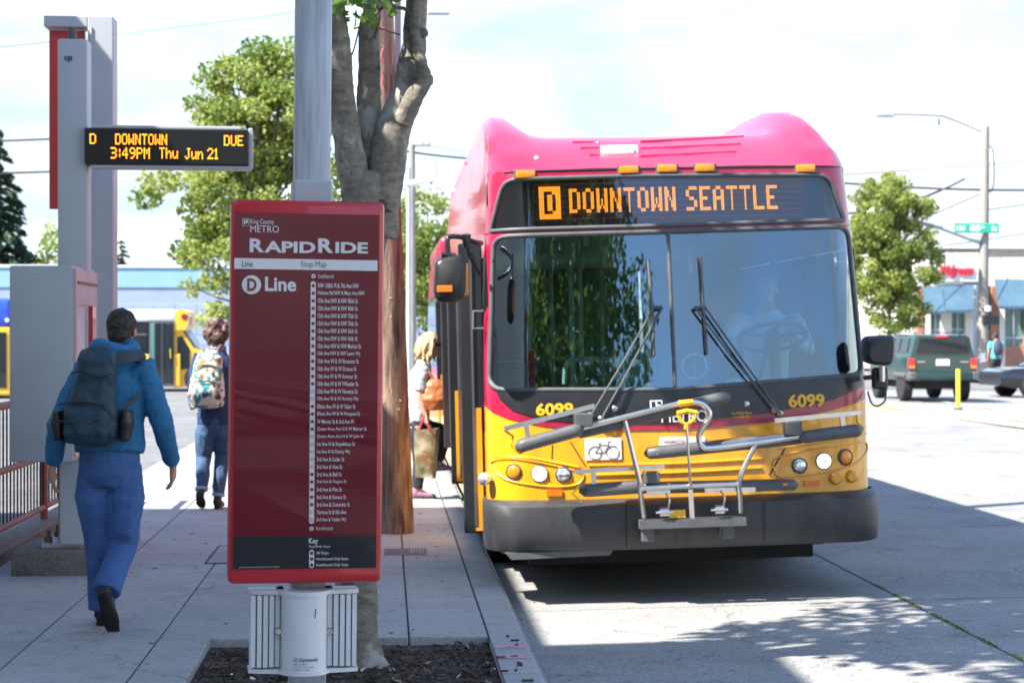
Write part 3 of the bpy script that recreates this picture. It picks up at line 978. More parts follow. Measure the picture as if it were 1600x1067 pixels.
for (px, py) in ((532, 12), (545, 22), (560, 14), (572, 6), (585, 18), (598, 10), (555, 32), (540, 40), (570, 30), (548, 48), (565, 46), (580, 44), (560, 4), (525, 22),
                 (575, 22), (592, 2), (605, 18), (615, 6), (612, 28), (536, 30), (590, 30), (568, 38), (551, 10), (545, -4), (580, -6), (562, -10), (603, -4), (528, 4), (578, 36), (556, 44)):
    o = link('leaf', ml, None, pt)
    o.location = tl(px + r_.uniform(-5, 5), py + r_.uniform(-4, 4), r_.uniform(-0.25, -0.06))
    o.rotation_euler = (r_.gauss(2.0, 0.5), r_.gauss(0, 0.5), r_.uniform(0, 6.3))
    o.scale = [r_.uniform(0.05, 0.085)] * 3

# ================================================================== buildings
# the building beside the stop, out of the picture on the left, whose shade lies on the pavement
M['cream'] = pm('cream_render', (0.68, 0.64, 0.57), 0.8, var=0.06, scale=2, bump=0.1, world=True)
M['brick'] = pm('brick_red', (0.36, 0.17, 0.11), 0.85, var=0.2, scale=12, world=True)
sh = thing('corner_building', 'cream building left of the picture that shades the pavement', 'building', (-3.95, 0, 0))
b = MB(); b.box((-14, -32, -0.03), (0, 8.15, 7.55)); b.build('wall', M['cream'], sh, smooth=0)
b = MB(); b.box((-14, 8.153, -0.03), (-0.003, 16.0, 6.1)); b.build('wing', M['cream'], sh, smooth=0)
b = MB(); b.box((-14.05, -32.05, 7.55), (0.03, 8.18, 7.63)); b.build('coping', M['kerb'], sh, smooth=0)
for k in range(5):
    w = MB(); w.box((-0.02, -28 + k * 7, 0.8), (0.03, -23.5 + k * 7, 2.8)); w.build('window', M['dark_glass'], sh, smooth=0)
# unseen buildings added behind the camera for the glass to mirror
for (x0, x1, y0, y1, h, lab) in ((25, 45, -60, 20, 6.5, 'long cream building added unseen across the street behind the camera for reflections'), (-12, 9, -120, -100, 7, 'low cream building added unseen at the south end behind the camera for reflections')):
    t_ = thing('reflection_building', lab, 'building', ((x0 + x1) / 2, (y0 + y1) / 2, -0.03))
    hx, hy = (x1 - x0) / 2, (y1 - y0) / 2
    b = MB(); b.box((-hx, -hy, 0), (hx, hy, h)); b.build('wall', M['cream'], t_, smooth=0)
    b = MB(); b.box((-hx - 0.1, -hy - 0.1, h), (hx + 0.1, hy + 0.1, h + 0.25)); b.build('coping', M['white'], t_, smooth=0)
    for k in range(6):
        w = MB()
        if x0 > 0: w.box((-hx - 0.04, -hy + 3 + k * 13, 0.9), (-hx + 0.05, -hy + 10 + k * 13, 3.2))
        else: w.box((-hx + 1 + k * 3.3, hy - 0.05, 0.9), (-hx + 3.4 + k * 3.3, hy + 0.04, 3.0))
        w.build('window', M['dark_glass'], t_, smooth=0)
# the blue block building behind the lot
BY = 74
pb = at_y(150, 530, BY)
bb = thing('blue_building', 'long pale blue painted block building behind the minibus', 'building', (pb.x, BY, -0.03))
M['blue_wall'] = pm('pale_blue_blockwork', (0.27, 0.32, 0.43), 0.85, var=0.05, scale=2, world=True)
M['blue_band'] = pm('light_blue_band', (0.22, 0.38, 0.47), 0.8, var=0.05, scale=2, world=True)
def bz(py, Y=BY): return at_y(150, py, Y).z + 0.03
x0, x1 = -14.0, 13.4
b = MB(); b.box((x0, 0, 0), (x1, 16, bz(449))); b.build('wall', M['blue_wall'], bb, smooth=0)
b = MB(); b.box((x0 - 0.03, -0.04, bz(449)), (x1 + 0.03, 16.05, bz(418)));  b.build('parapet', M['blue_band'], bb, smooth=0)
b = MB(); b.box((x0 - 0.08, -0.09, bz(418)), (x1 + 0.08, 16.1, bz(414))); b.build('coping', M['white'], bb, smooth=0)
me = None
hrow = 0.4
nr = 0
for rI in range(7):
    for c in range(17):
        z0 = 0.02 + rI * hrow; xx = -3.4 + c * 0.8 + (0.4 if rI % 2 else 0)
        if z0 + hrow > bz(449): continue
        if me is None:
            w = MB(); w.box((0.008, -0.022, 0.008), (0.792, -0.002, hrow - 0.008), bev=0.008); o = w.build('block', M['blue_wall'], bb); me = o.data
        else: o = link('block', me, None, bb)
        o.location = (xx, 0, z0)
# the shop across the junction
SY = 84
sp0 = at_y(1433, 530, SY)
shp = thing('corner_shop', 'cream shop with blue awnings and red script sign across the street', 'shop', (sp0.x, SY, -0.03))
def sx(px): return at_y(px, 530, SY).x - sp0.x
def sz(py): return at_y(1500, py, SY).z + 0.03
b = MB()
b.box((sx(1433), 0.6, 0), (sx(1760), 14, sz(388)))
b.build('wall', M['cream'], shp, smooth=0)
b = MB(); b.box((sx(1433), 0.0, sz(447)), (sx(1760), 0.6, sz(402))); b.build('fascia', M['cream'], shp, smooth=0)
b = MB(); b.box((sx(1458), -0.12, sz(440)), (sx(1531), 0.0, sz(395))); b.build('sign_panel', M['cream'], shp, smooth=0)
b = MB(); b.box((sx(1430), -0.08, sz(388)), (sx(1760), 14.1, sz(384))); b.build('coping', M['white'], shp, smooth=0)
M['awning'] = pm('awning_canvas', (0.05, 0.105, 0.15), 0.75, var=0.15, scale=1.5, world=True)
for (xa, xb, y0, y1) in ((1433, 1472, 447, 487), (1465, 1508, 445, 485), (1499, 1540, 442, 484), (1546, 1600, 436, 479), (1606, 1660, 436, 479)):
    w = MB()
    A = [(sx(xa + 8), 0, sz(y0)), (sx(xb), 0, sz(y0)), (sx(xb - 8), -1.3, sz(y1)), (sx(xa), -1.3, sz(y1))]
    A = [Vector(p) for p in A]
    D = Vector((0, 0, -0.12))
    w._add(A + [p + D for p in A], [(0, 1, 2, 3), (4, 5, 6, 7), (0, 1, 5, 4), (1, 2, 6, 5), (2, 3, 7, 6), (3, 0, 4, 7)])
    w.build('awning', M['awning'], shp, smooth=0)
for (xa, xb, mt) in ((1433, 1443, 'brick'), (1446, 1454, 'cream'), (1471, 1487, 'cream'), (1508, 1522, 'cream'), (1548, 1560, 'brick'), (1561, 1570, 'cream'), (1600, 1612, 'brick')):
    w = MB(); w.box((sx(xa), -0.05, 0), (sx(xb), 0.3, sz(447) - 0.02), bev=0.02); w.build('column', M[mt], shp, smooth=0)
for (xa, xb, y0, y1) in ((1454, 1471, 488, 534), (1487, 1508, 486, 534), (1522, 1548, 486, 540), (1570, 1600, 480, 560), (1612, 1660, 480, 560)):
    w = MB(); w.box((sx(xa), 0.2, sz(y1)), (sx(xb), 0.32, sz(y0))); win = w.build('window', M['teal_glass'], shp, smooth=0)
    w = MB()
    xm = (sx(xa) + sx(xb)) / 2; zm = sz(y0) * 0.4 + sz(y1) * 0.6
    w.box((xm - 0.04, 0.12, sz(y1)), (xm + 0.04, 0.2, sz(y0))); w.box((sx(xa), 0.13, zm - 0.04), (sx(xb), 0.19, zm + 0.04))
    w.build('mullion', M['alu'], win, smooth=0)
w = MB(); w.box((sx(1433), -0.02, 0), (sx(1760), 0.22, sz(540))); w.build('plinth', M['brick'], shp, smooth=0)
M['sign_letter'] = pm('red_sign_letters', (0.55, 0.02, 0.05), 0.4, var=0.1)
w = MB()
put_text(w, 'Walgreens', sx(1468), sx(1520), sz(435), sz(414), lambda x, z: Vector((x, -0.2 - 0.0, z)), 0.03, 0.35)
r_ = bmesh.ops.extrude_face_region(w.bm, geom=w.bm.faces[:])
for v in r_['geom']:
    if isinstance(v, bmesh.types.BMVert): v.co.y += 0.08
w.build('sign_lettering', M['sign_letter'], shp, smooth=0)
# plain grey block far behind the SUV
gbp = at_y(1400, 530, 120)
gbd = thing('far_building', 'low pale grey building far behind the green SUV', 'building', (gbp.x, 120, -0.03))
b = MB(); b.box((-22, 0, 0), (4.2, 12, at_y(1400, 497, 120).z)); b.build('wall', M['kerb'], gbd, smooth=0)
b = MB(); b.box((-22.1, -0.1, at_y(1400, 497, 120).z), (4.3, 12.1, at_y(1400, 494, 120).z)); b.build('coping', M['white'], gbd, smooth=0)
for k in range(6):
    w = MB(); w.box((-14 + 3 * k, -0.03, 0.8), (-12.2 + 3 * k, 0.05, 2.1)); w.build('window', M['dark_glass'], gbd, smooth=0)
# far row at the end of the street
fr_ = at_y(640, 530, 190)
fb = thing('far_building', 'low pale building at the far end of the street by the timber pole', 'building', (fr_.x, 190, -0.03))
b = MB(); b.box((-9, 0, 0), (5, 10, 3.4)); b.build('wall', M['cream'], fb, smooth=0)
b = MB(); b.box((-9.1, -0.1, 3.4), (5.1, 10.1, 3.6)); b.build('coping', M['white'], fb, smooth=0)
for k in range(4):
    w = MB(); w.box((-8 + 3.2 * k, -0.03, 0.8), (-6 + 3.2 * k, 0.05, 2.4)); w.build('window', M['dark_glass'], fb, smooth=0)
# ================================================================== the bus
BX, BYF = 1.974, 12.45
bus = thing('city_bus', 'red and yellow articulated city bus with front bike rack at the kerb', 'bus', (BX, BYF, road_z(BX)), (0, R(-1.35), 0))
def lerp(a, b, t): return a + (b - a) * t
def pw(v, pts):
    if v <= pts[0][0]: return pts[0][1]
    for (a, b), (c, d) in zip(pts, pts[1:]):
        if v <= c: return lerp(b, d, (v - a) / (c - a))
    return pts[-1][1]
def wz(z): return pw(z, [(0, 1.285), (1.5, 1.29), (2.0, 1.275), (2.9, 1.225)])
def prof(z): return pw(z, [(0, 0.0), (0.8, 0.0), (1.36, 0.03), (2.45, 0.20), (2.86, 0.27), (3.3, 0.5)])
CRN = 0.28
def plan(x, z):
    a = abs(x); w = wz(z); c = w - CRN
    p = 0.08 * (min(a, w) / 1.3) ** 2
    if a > c:
        d = min(a - c, CRN * 0.999)
        p += CRN - math.sqrt(CRN * CRN - d * d)
    return p
def fy(x, z): return prof(z) + plan(x, z)
def fpt(x, z, off=0.0): return Vector((x, fy(x, z) - off, z))
def bf(px, py):
    yo = 0.1
    for _ in range(14):
        p = loc_at(bus, px, py, yo)
        yo = 0.6 * yo + 0.4 * fy(p.x, p.z)
    return (p.x, p.z)
def bp(px, py, yo):
    return loc_at(bus, px, py, yo)
def clampx(o):
    return [(max(-wz(z) * 0.9995, min(wz(z) * 0.9995, x)), z) for x, z in o]
def panel(name, outline, off, mat, parent, thick=0.006, grid=0.07, smooth=50):
    outline = clampx(outline)
    bm = bmesh.new()
    f = bm.faces.new([bm.verts.new((x, 0, z)) for x, z in outline])
    bmesh.ops.triangulate(bm, faces=[f])
    xs = [p[0] for p in outline]; zs = [p[1] for p in outline]
    def cut(co, no):
        bmesh.ops.bisect_plane(bm, geom=bm.verts[:] + bm.edges[:] + bm.faces[:], plane_co=co, plane_no=no, dist=1e-6)
    v = math.ceil(min(xs) / grid) * grid
    while v < max(xs):
        cut((v, 0, 0), (1, 0, 0)); v += grid if abs(v) < 0.95 else grid * 0.45
    for z in (0.8, 1.36, 2.45, 2.86, 1.0, 1.6, 1.85, 2.1):
        if min(zs) < z < max(zs): cut((0, 0, z), (0, 0, 1))
    for vv in bm.verts:
        vv.co = fpt(vv.co.x, vv.co.z, off)
    bmesh.ops.recalc_face_normals(bm, faces=bm.faces[:])
    av = sum((f.normal.y for f in bm.faces))
    if av > 0: bmesh.ops.reverse_faces(bm, faces=bm.faces[:])
    if thick:
        bmesh.ops.solidify(bm, geom=bm.faces[:], thickness=thick)
    b = MB(); b.bm.free(); b.bm = bm
    return b.build(name, mat, parent, smooth=smooth, normals=False)
def ring_panel(name, inner, z0, z1, off, mat, parent, sub=8):
    cx = sum(p[0] for p in inner) / len(inner); cz = sum(p[1] for p in inner) / len(inner)
    b = MB(); rows = []
    for (x, z) in inner:
        dx, dz = x - cx, z - cz
        t = 1e9
        if dz > 1e-6: t = min(t, (z1 - cz) / dz)
        if dz < -1e-6: t = min(t, (z0 - cz) / dz)
        for _ in range(3):
            zz = cz + dz * min(t, 50)
            w = wz(min(max(zz, z0), z1)) * 0.9995
            if dx > 1e-6: t = min(t, (w - cx) / dx)
            if dx < -1e-6: t = min(t, (-w - cx) / dx)
        ox, oz = cx + dx * t, cz + dz * t
        rows.append([b.bm.verts.new(fpt(lerp(x, ox, (k / sub) ** 0.8), lerp(z, oz, (k / sub) ** 0.8), off)) for k in range(sub + 1)])
    n = len(rows)
    for i in range(n):
        A, B_ = rows[i], rows[(i + 1) % n]
        for k in range(sub):
            try: b.bm.faces.new((A[k], A[k + 1], B_[k + 1], B_[k]))
            except ValueError: pass
    return b.build(name, mat, parent, smooth=50)
def dense(o, step=0.06):
    out = []
    for i in range(len(o)):
        a = Vector(o[i]).to_2d(); c = Vector(o[(i + 1) % len(o)]).to_2d()
        n = max(1, int((c - a).length / step))
        for k in range(n): out.append(tuple(a.lerp(c, k / n)))
    return out
def gasket(name, outline, off, r, mat, parent):
    b = MB(); b.tube([fpt(x, z, off) for x, z in clampx(dense(outline))], r, n=8, closed=True)
    return b.build(name, mat, parent, smooth=60)

# --- front skin
zb = 0.63
ws_px = [(771, 371), (1048, 362), (1324, 355), (1346, 584), (1050, 609), (764, 608)]
ws = [bf(*p) for p in ws_px]
ws_r = round_poly(ws, [0.09, 0, 0.09, 0.07, 0, 0.09])
sg_px = [(786, 282), (1000, 275), (1294, 274), (1319, 345), (1000, 354), (766, 362)]
sg = [bf(*p) for p in sg_px]
sg_r = round_poly(sg, [0.09, 0, 0.09, 0.02, 0, 0.02])
zwb = min(p[1] for p in ws) - 0.07
zmid = (bf(1000, 358)[1])
low = [(-1.29, zb), (1.29, zb), (1.29, zwb), (-1.29, zwb)]
lowp = panel('front_panel', low, 0.0, M['yellow_paint'], bus, thick=0.0)
ring_panel('windshield_surround', dense(ws_r, 0.05), zwb, zmid, 0.0, M['red_paint'], bus)
ring_panel('sign_surround', dense(sg_r, 0.05), zmid, 2.862, 0.0, M['red_paint'], bus)
band_px_top = [(748, 600), (756, 606), (790, 612), (1060, 612), (1345, 588), (1362, 578)]
band_px_bot = [(1362, 616), (1300, 641), (1200, 660), (1060, 672), (920, 673), (850, 666), (795, 655), (770, 645), (748, 630)]
panel('red_band', [bf(*p) for p in band_px_top[1:-1]] + [(1.289, bf(1345, 590)[1]), (1.289, bf(1345, 622)[1])] + [bf(*p) for p in band_px_bot[1:-1]] + [(-1.289, bf(770, 640)[1] + 0.02), (-1.289, zwb + 0.01)], 0.006, M['red_paint'], bus)
mask_px = [(772, 606), (1050, 606), (1347, 580), (1349, 601), (1300, 625), (1200, 645), (1060, 660), (930, 661), (850, 655), (800, 641), (781, 624)]
mask = panel('front_mask', [bf(*p) for p in mask_px], 0.014, M['black_paint'], bus)
def on_mask(x, z): return fpt(x, z, 0.0225)
def rect_px(x0, y0, x1, y1):
    """pixel rectangle -> (x0, x1, z0, z1) on the bus front (its own level lines)"""
    a = bf(x0, y1); c = bf(x1, y0); m_ = bf((x0 + x1) / 2, y0); n_ = bf((x0 + x1) / 2, y1)
    return a[0], c[0], n_[1], m_[1]
for r4 in ((837, 629, 895, 649), (1231, 615, 1287, 636)):
    b = MB(); x0, x1, z0, z1 = rect_px(*r4)
    put_text(b, '6099', x0, x1, z0, z1, on_mask, 0.035)
    b.build('fleet_number', M['print_yellow'], mask, smooth=0)
b = MB(); put_text(b, 'METRO', *rect_px(1033, 641, 1104, 659), on_mask, 0.0); b.build('lettering', M['print_white'], mask, smooth=0)
b = MB()
x0, x1, z0, z1 = rect_px(1015, 625, 1034, 637)
b.quad(on_mask(x0, z0), on_mask(x1, z0), on_mask(x1, z1), on_mask(x0, z1)); b.build('emblem', M['print_white'], mask, smooth=0)
b = MB()
def on_mask2(x, z): return fpt(x, z, 0.0245)
xm = (x0 + x1) / 2
b.quad(on_mask2(x0 + 0.01, z0 + 0.008), on_mask2(xm - 0.006, z0 + 0.008), on_mask2(xm - 0.006, z1 - 0.008), on_mask2(x0 + 0.01, z1 - 0.008))
b.quad(on_mask2(xm + 0.006, z0 + 0.025), on_mask2(x1 - 0.008, z0 + 0.025), on_mask2(x1 - 0.008, z1 - 0.008), on_mask2(xm + 0.006, z1 - 0.008)); b.build('emblem_mark', M['black_paint'], mask, smooth=0)
b = MB()
for k, s in enumerate(('Alert Driver Before', 'Using Bike Rack')):
    x0, x1, z0, z1 = rect_px(1142, 642, 1174, 655)
    h = (z1 - z0) / 2
    put_text(b, s, x0 + 0.012 * k, x1 - 0.012 * k, z1 - h * (k + 1) + 0.006, z1 - h * k - 0.002, on_mask)
b.build('notice_lettering', M['print_yellow'], mask, smooth=0)
for p in ((960, 638), (1166, 631)):
    b = MB(); x, z = bf(*p); c = fpt(x, z, 0.02); b.ball(c, (0.022, 0.012, 0.022), 12); b.build('round_bolt', M['steel'], mask)
# moulded lines on the yellow: lamp pods, access panel, recessed step
def groove(pxs, r=0.004, mat='dark', name='panel_seam', off=0.002, closed=False, n=6):
    P = [bf(*p) for p in pxs]
    b = MB(); b.tube([fpt(p[0], p[1], off) for p in smooth_path([(x, z, 0) for x, z in P], n, closed)], r, n=6, closed=closed)
    return b.build(name, M[mat], bus, smooth=60)
groove([(891, 690), (915, 728)], 0.004)
groove([(1238, 681), (1202, 742)], 0.005)
groove([(863, 695), (862, 717)], 0.003)
groove([(920, 727), (1060, 724), (1195, 716)], 0.011, 'yellow_paint', 'moulded_ridge')
groove([(925, 742), (1060, 738), (1190, 731)], 0.012, 'yellow_paint', 'moulded_ridge')
groove([(775, 713), (830, 716), (905, 730)], 0.011, 'yellow_paint', 'moulded_ridge')
groove([(768, 722), (790, 716), (830, 720), (890, 733), (912, 742), (900, 757), (860, 760), (800, 752), (776, 738)], 0.008, 'yellow_paint', 'lamp_pod', closed=True, n=5)
groove([(1212, 716), (1250, 705), (1300, 697), (1350, 690), (1354, 705), (1335, 724), (1290, 737), (1225, 745), (1210, 735)], 0.008, 'yellow_paint', 'lamp_pod', closed=True, n=5)
groove([(1215, 700), (1290, 690), (1352, 676)], 0.011, 'yellow_paint', 'moulded_ridge')
# --- lamps
def lamp(px, py, rp, mat, name):
    x, z = bf(px, py); r = rp / 241.0
    nx = Vector((0.08 * 2 * x / 1.69 + (0.35 if x > 1 else -0.35 if x < -1 else 0), -1, 0)).normalized()
    c = fpt(x, z, 0.0)
    q = Vector((0, 0, 1)).rotation_difference(nx).to_matrix().to_4x4(); q.translation = c
    t = MB(); t.lathe([(r * 1.18, -0.03), (r * 1.18, 0.008), (r * 1.05, 0.014), (r * 0.98, 0.006)], n=20)
    t.bm.transform(q); rim = t.build(name, M['rubber'], bus)
    t = MB(); t.lathe([(r, 0.004), (r * 0.9, 0.014), (r * 0.6, 0.02), (r * 0.2, 0.023)], n=20); t.bm.transform(q)
    t.build('lens', M[mat], rim, smooth=60)
    if mat in ('lens', 'lens_lit'):
        t = MB(); t.box((-r * 0.75, -r * 0.05, 0.021), (r * 0.75, r * 0.05, 0.026)); t.bm.transform(q); t.build('lens_bar', M['steel'], rim)
        t = MB(); t.ball((0, 0, 0.018), (r * 0.3, r * 0.3, 0.008), 8); t.bm.transform(q); t.build('bulb', M['white'], rim)
    return rim
for a in ((803, 737, 11.5, 'amber', 'turn_signal'), (843, 740, 11.5, 'lens_lit', 'headlight'), (880, 741, 11, 'lens', 'headlight'),
          (1249, 727, 11, 'lens', 'headlight'), (1287, 720, 11.5, 'lens_lit', 'headlight'), (1321, 714, 11.5, 'amber', 'turn_signal')):
    lamp(*a)
for p in ((866, 770, 12), (1268, 755, 12)):
    x0, x1, z0, z1 = rect_px(p[0] - 12, p[1] - 4.5, p[0] + 12, p[1] + 4.5)
    panel('reflector', [(x0, z0), (x1, z0), (x1, z1), (x0, z1)], 0.012, M['orange_refl'], bus, thick=0.01)
for p in ((1305, 747), (1330, 744)):
    x, z = bf(*p); b = MB(); c = fpt(x, z, 0.012); b.lathe([(0.042, 0.03), (0.042, -0.01), (0.03, -0.025)], c, 8, 'Y'); b.build('tow_cover', M['yellow_paint'], bus)
b = MB(); c = bp(757, 748, 0.22); b.ball(c, (0.045, 0.06, 0.045), 14); b.tube([c + Vector((0.1, 0.03, 0)), c], 0.02, n=8); b.build('side_lamp', M['lens'], bus)
# stickers
x0, x1, z0, z1 = rect_px(914, 684, 970, 718)
stk = panel('bike_sticker', [(x0, z0), (x1, z0), (x1, z1), (x0, z1)], 0.01, M['print_white'], bus, thick=0.003)
b = MB()
w_, h_ = x1 - x0, z1 - z0
def onst(u, v): return fpt(x0 + u * w_, z0 + v * h_, 0.0135)
for cu in (0.27, 0.75):
    b.tube([fpt(x0 + cu * w_ + 0.042 * math.cos(a), z0 + 0.34 * h_ + 0.042 * math.sin(a), 0.0135) for a in [2 * PI * k / 18 for k in range(18)]], 0.0022, n=4, closed=True)
for P in ([(0.27, 0.34), (0.4, 0.7), (0.65, 0.68), (0.75, 0.34)], [(0.4, 0.7), (0.5, 0.32), (0.65, 0.68)], [(0.27, 0.34), (0.5, 0.32)], [(0.36, 0.78), (0.44, 0.78)], [(0.65, 0.68), (0.63, 0.84), (0.71, 0.86)]):
    b.tube([onst(*p) for p in P], 0.002, n=4)
b.build('bicycle_print', M['print_dark'], stk)
x0, x1, z0, z1 = rect_px(1030, 682, 1101, 699)
pl = panel('licence_plate', round_rect(x0, x1, z0, z1, 0.008), 0.012, M['print_white'], bus, thick=0.004)
b = MB(); put_text(b, 'WASHINGTON', x0 + 0.03, x0 + 0.17, z0 + 0.028, z1 - 0.02, lambda x, z: fpt(x, z, 0.0135), 0.01); b.build('plate_lettering', M['print_maroon'], pl, smooth=0)

# --- glass and the destination sign
gasket('windshield_gasket', ws_r, 0.004, 0.017, M['rubber'], bus)
gasket('sign_gasket', sg_r, 0.004, 0.015, M['rubber'], bus)
xc = bf(1049, 480)[0]
b = MB(); b.tube([fpt(xc, z, 0.0) for z in [ws[4][1] + (ws[1][1] - ws[4][1]) * k / 8 for k in range(9)]], 0.014, n=8); b.build('centre_post', M['rubber'], bus)
xc_t, xc_b = bf(1048, 362)[0], bf(1050, 609)[0]
panel('windshield_pane', round_poly([ws[0], (xc_t, ws[1][1]), (xc_b, ws[4][1]), ws[5]], [0.09, 0, 0, 0.09]), 0.0, M['windshield'], bus, thick=0)
panel('windshield_pane', round_poly([(xc_t, ws[1][1]), ws[2], ws[3], (xc_b, ws[4][1])], [0, 0.09, 0.07, 0]), 0.0, M['windshield'], bus, thick=0)
panel('sign_pane', sg_r, 0.0, M['sign_glass'], bus, thick=0)
dsp = panel('destination_display', [(x * 0.985, z) for x, z in sg_r], -0.05, M['panel_black'], bus, thick=0.02)
def on_dsp(x, z): return fpt(x, z, -0.043)
x0, x1, z0, z1 = rect_px(891, 297, 1216, 334)
z0 = bf(1053, 329)[1]; z1 = bf(1053, 291)[1]
s = 'DOWNTOWN SEATTLE'
led = MB()
pitch = (z1 - z0) / 14
tot = sum(7 + 1.6 if ch != ' ' else 5 for ch in s) - 1.6
px_ = (x1 - x0) / tot
def dot(b, x, z, r):
    b._add([on_dsp(x + r * math.cos(a), z + r * math.sin(a)) for a in [PI / 3 * k + PI / 6 for k in range(6)]], [tuple(range(6))])
cm = [0, 0, 1, 2, 3, 4, 4]
cx = x0
for ch in s:
    if ch == ' ':
        cx += 5 * px_; continue
    for i in range(7):
        for j in range(14):
            if glyph_on(ch, cm[i], 6 - j // 2):
                dot(led, cx + (i + 0.5) * px_, z0 + (j + 0.5) * pitch, px_ * 0.43)
    cx += (7 + 1.6) * px_
bx0, bx1, bz0, bz1 = rect_px(844, 291, 876, 342)
nb_x, nb_z = 13, 20
for i in range(nb_x):
    for j in range(nb_z):
        gi, gj = i - 3, j - 3
        on = True
        if 0 <= gi < 7 and 0 <= gj < 14: on = not glyph_on('D', cm[gi], 6 - gj // 2)
        if on: dot(led, lerp(bx0, bx1, (i + 0.5) / nb_x), lerp(bz0, bz1, (j + 0.5) / nb_z), px_ * 0.43)
led.build('display_lettering', M['led'], dsp, smooth=0)
dim = MB()
xl, xr = bf(835, 300)[0], bf(1256, 300)[0]
for k in range(7):
    zz = lerp(z0 - 0.04, z1 + 0.03, k / 6)
    for j in range(24):
        a, c = lerp(xl, xr, j / 24), lerp(xl, xr, (j + 1) / 24)
        dim.quad(on_dsp(a, zz), on_dsp(c, zz), on_dsp(c, zz + 0.0022), on_dsp(a, zz + 0.0022))
dim.build('dim_row', M['led_dim'], dsp, smooth=0)

# --- roof shroud
ST = [0.262, 0.36, 0.5, 0.75, 1.05, 1.4, 1.8, 2.3, 3.0, 5.0, 9.8]
zc_ = lambda y: pw(y, [(0.262, 2.858), (0.5, 2.95), (0.8, 3.06), (1.2, 3.17), (1.6, 3.185), (9.8, 3.185)])
zs_ = lambda y: pw(y, [(0.262, 2.858), (0.5, 2.99), (0.8, 3.10), (1.2, 3.25), (1.7, 3.37), (2.2, 3.44), (2.8, 3.46), (9.8, 3.46)])
wc_ = lambda y: pw(y, [(0.262, 1.215), (0.8, 1.18), (1.6, 1.17), (2.3, 1.15), (9.8, 1.14)])
def sect(y):
    zc, zs, wc = zc_(y), zs_(y), wc_(y)
    wt = wz(2.6)
    h = [(wt, 2.45), (wz(2.86), min(2.80, zs - 0.03)), (lerp(wz(2.86), wc, 0.55), lerp(2.8, zs, 0.5)), (wc + 0.01, zs - 0.05 * min(1, (zs - 2.858) * 3)), (wc - 0.05, zs),
         (wc - 0.14, zs - 0.012 * min(1, (zs - 2.858) * 5)), (wc - 0.23, lerp(zc, zs, 0.62)), (wc - 0.30, lerp(zc, zs, 0.25)), (wc - 0.40, lerp(zc, zs, 0.07)), (0.5, zc + 0.004), (0.25, zc + 0.001), (0, zc)]
    pts = [(-x, z) for x, z in h] + [(x, z) for x, z in h[-2::-1]]
    return pts
b = MB(); rows_ = []
for y in ST:
    row = []
    for (x, z) in sect(y):
        k = max(0, 1 - (y - 0.262) / 0.9)
        yy = y + plan(x, min(z, 2.86)) * k if abs(x) < wz(2.86) else y + (0.08 + CRN * 0.9) * k
        row.append(b.bm.verts.new((x, yy, z)))
    rows_.append(row)
for A, B_ in zip(rows_, rows_[1:]):
    for k in range(len(A) - 1):
        b.bm.faces.new((A[k], A[k + 1], B_[k + 1], B_[k]))
b.bm.faces.new(rows_[-1])
for v in list(b.bm.verts):
    pass
bmesh.ops.subdivide_edges(b.bm, edges=b.bm.edges[:], cuts=1, use_grid_fill=True)
shroud = b.build('roof_shroud', M['red_paint'], bus, smooth=55)
def roof_pt(px, py):
    """where the ray through a pixel meets the sloping front of the shroud"""
    best = None
    for k in range(60):
        y = 0.28 + k * 0.018
        p = bp(px, py, y + 0.02)
        zz = zc_(y)
        e = abs(p.z - zz)
        if best is None or e < best[0]: best = (e, p)
    return best[1]
for p in ((821, 277), (982, 266), (1042, 264), (1101, 263), (1258, 264)):
    x, z = bf(*p); z = max(z, 2.83)
    c = fpt(x, min(z, 2.855), 0.0)
    b = MB(); b.box(c + Vector((-0.064, -0.03, -0.024)), c + Vector((0.064, 0.05, 0.026)), bev=0.008, seg=2); ml_ = b.build('marker_lamp', M['amber'], bus)
    b = MB(); b.box(c + Vector((-0.076, -0.012, -0.034)), c + Vector((0.076, 0.06, 0.034)), bev=0.006); b.build('lamp_base', M['rubber'], ml_)
c = roof_pt(968, 239)
tilt = Matrix.Translation(c) @ Matrix.Rotation(R(68), 4, 'X')
b = MB(); b.box((-0.128, -0.05, -0.005), (0.128, 0.05, 0.02), bev=0.004, M=tilt); wl = b.build('roof_lamp', M['white'], bus)
b = MB(); b.box((-0.10, -0.032, 0.02), (0.10, 0.032, 0.045), bev=0.012, seg=2, M=tilt); b.build('lamp_cover', M['grey_steel'], wl)
for px0, px1, py0, py1 in ((895, 936, 224, 224), (907, 936, 233, 233), (921, 936, 244, 244), (1001, 1162, 223, 215), (1001, 1157, 234, 227), (1001, 1151, 246, 239)):
    b = MB(); b.tube([roof_pt(lerp(px0, px1, k / 6), lerp(py0, py1, k / 6)) + Vector((0, 0.0, 0.002)) for k in range(7)], 0.013, n=8); b.build('roof_rib', M['rib_shade_red'], shroud)
b = MB(); b.tube([fpt(x, 2.852, 0.002) for x in [-1.12 + 2.24 * k / 40 for k in range(41)]], 0.006, n=6); b.build('panel_seam', M['dark'], bus)
c = roof_pt(838, 248)
b = MB(); b.ball(c, 0.018, 8); b.build('washer_cap', M['white'], shroud)

